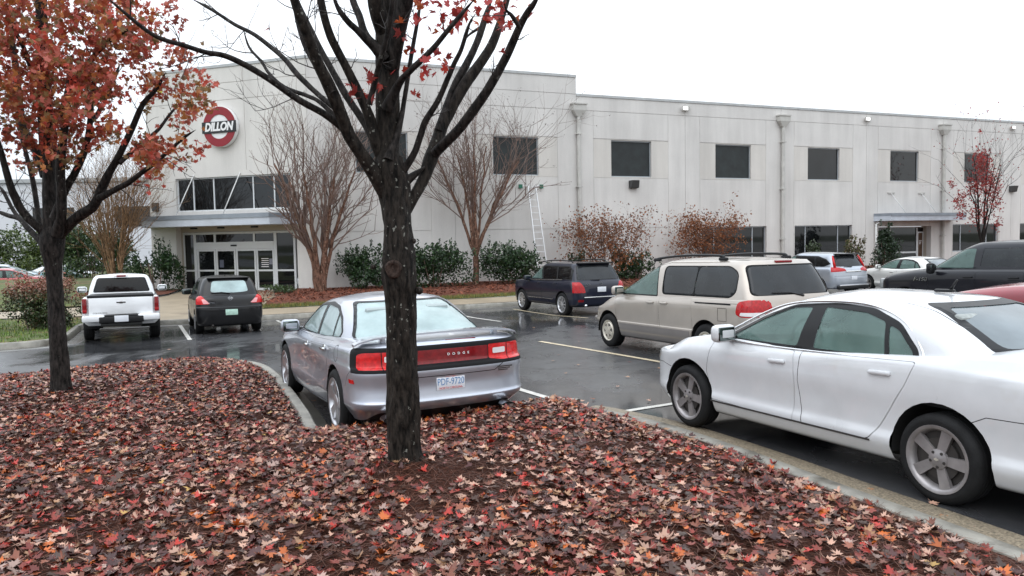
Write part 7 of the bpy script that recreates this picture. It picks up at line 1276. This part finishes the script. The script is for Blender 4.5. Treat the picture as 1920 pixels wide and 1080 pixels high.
shrub('dark green bush right of the clump of bare tan stems by the building corner', (-15.9, 34.2, -.2), (2.2, 1.8, 2.3), 2600, .13, [(.02, .05, .018), (.03, .065, .02)], 13, lumps=8)
NAN = [(.045, .070, .022), (.06, .085, .03), (.08, .06, .03), (.03, .05, .018)]
shrub('nandina bush with pinkish red top leaves on the left lawn', (-13.4, 21.3, -.27), (2.3, 1.7, 1.45), 7500, .075, NAN, 14, top=(.30, .12, .085), lumps=11)
shrub('wide nandina bush with reddish leaves at the left frame edge', (-15.7, 21.0, -.27), (2.5, 1.8, 1.4), 7000, .075, NAN, 15, top=(.30, .125, .09), lumps=11)
shrub('low reddish nandina beside the kerb left of the white pickup', (-12.9, 23.9, -.2), (1.3, 1.1, .75), 1500, .07, NAN, 16, top=(.22, .08, .05), lumps=6)
shrub('small brownish bush on the lawn behind the left maple trunk', (-17.2, 28.5, .1), (2.2, 1.4, .9), 1600, .09, [(.10, .085, .03), (.12, .06, .035)], 17, lumps=7)
# ------------------------------------------------------------------ odds and ends
sp_ = empty('sign_post', (-19.9, 34, .2), label='thin grey metal post standing on the lawn left of the bare tan stems', cat='post')
MB().bar((-19.9, 34, .2), (-19.9, 34, 1.9), .035, n=10).build('pole', K['alloy'], sp_, world=True, smooth=True, angle=40); MB().box((-19.96, 33.96, 1.9), (-19.84, 34.04, 1.94)).build('cap', K['plastic'], sp_, world=True)
hz = empty('hazard_diamond', WL(-8.02, 9.2, 0), label='small blue, red and yellow hazard diamond high at the left corner of the building', cat='sign')
r_ = .36
for dx, dz, m_, nm in ((0, .5, mat('diamond_red', (.5, .06, .07), .5), 'red_quarter'), (-.5, 0, mat('diamond_blue', (.06, .28, .5), .5), 'blue_quarter'), (.5, 0, mat('diamond_yellow', (.6, .55, .08), .5), 'yellow_quarter'), (0, -.5, K['clear_lens'], 'white_quarter')):
    c = (-8.02+dx*r_, 9.2+dz*r_); P = [(c[0], c[1]-r_*.48), (c[0]+r_*.48, c[1]), (c[0], c[1]+r_*.48), (c[0]-r_*.48, c[1])]
    mb = MB(); mb.hexa([WL(s, z, .004) for s, z in P]+[WL(s, z, .02) for s, z in P]); mb.build(nm, m_, hz, world=True)
def copy_tree(o, parent=None, swap=None):
    c = o.copy(); COL.objects.link(c); c.parent = parent
    if swap and c.type == 'MESH' and o.data.materials and swap[0] in list(o.data.materials):
        c.data = o.data.copy()
        for i, m_ in enumerate(c.data.materials):
            if m_ == swap[0]: c.data.materials[i] = swap[1]
    for ch in list(o.children): copy_tree(ch, c, swap)
    return c
LBLUE = paint('paint_pale_blue', (.42, .50, .55), metal=.3); BRED = paint('paint_bright_red', (.42, .02, .025))
src = bpy.data.objects.get('cream_sedan')
if src:
    for x, y, dz, hd_, pm_, lb in ((-25.6, 39.2, -.35, 25, BRED, 'bright red car half hidden by the nandina bushes at the left edge'), (-28.0, 42.5, -.22, 25, LBLUE, 'pale blue car behind the red one at the left edge'), (-26.3, 45.3, -.35, 25, WHITE, 'distant white car just left of the left maple trunk'), (-23.9, 41.3, -.55, 25, TEAL, 'teal car just left of the left maple trunk behind the nandina')):
        c = copy_tree(src, None, (WHITE2, pm_)); c.name = 'parked_car'; c.matrix_basis = Matrix.Translation((x, y, -.13+dz)) @ Matrix.Rotation(rad(hd_), 4, 'Z'); c['label'] = lb; c['group'] = 'cars parked beyond the left bushes'
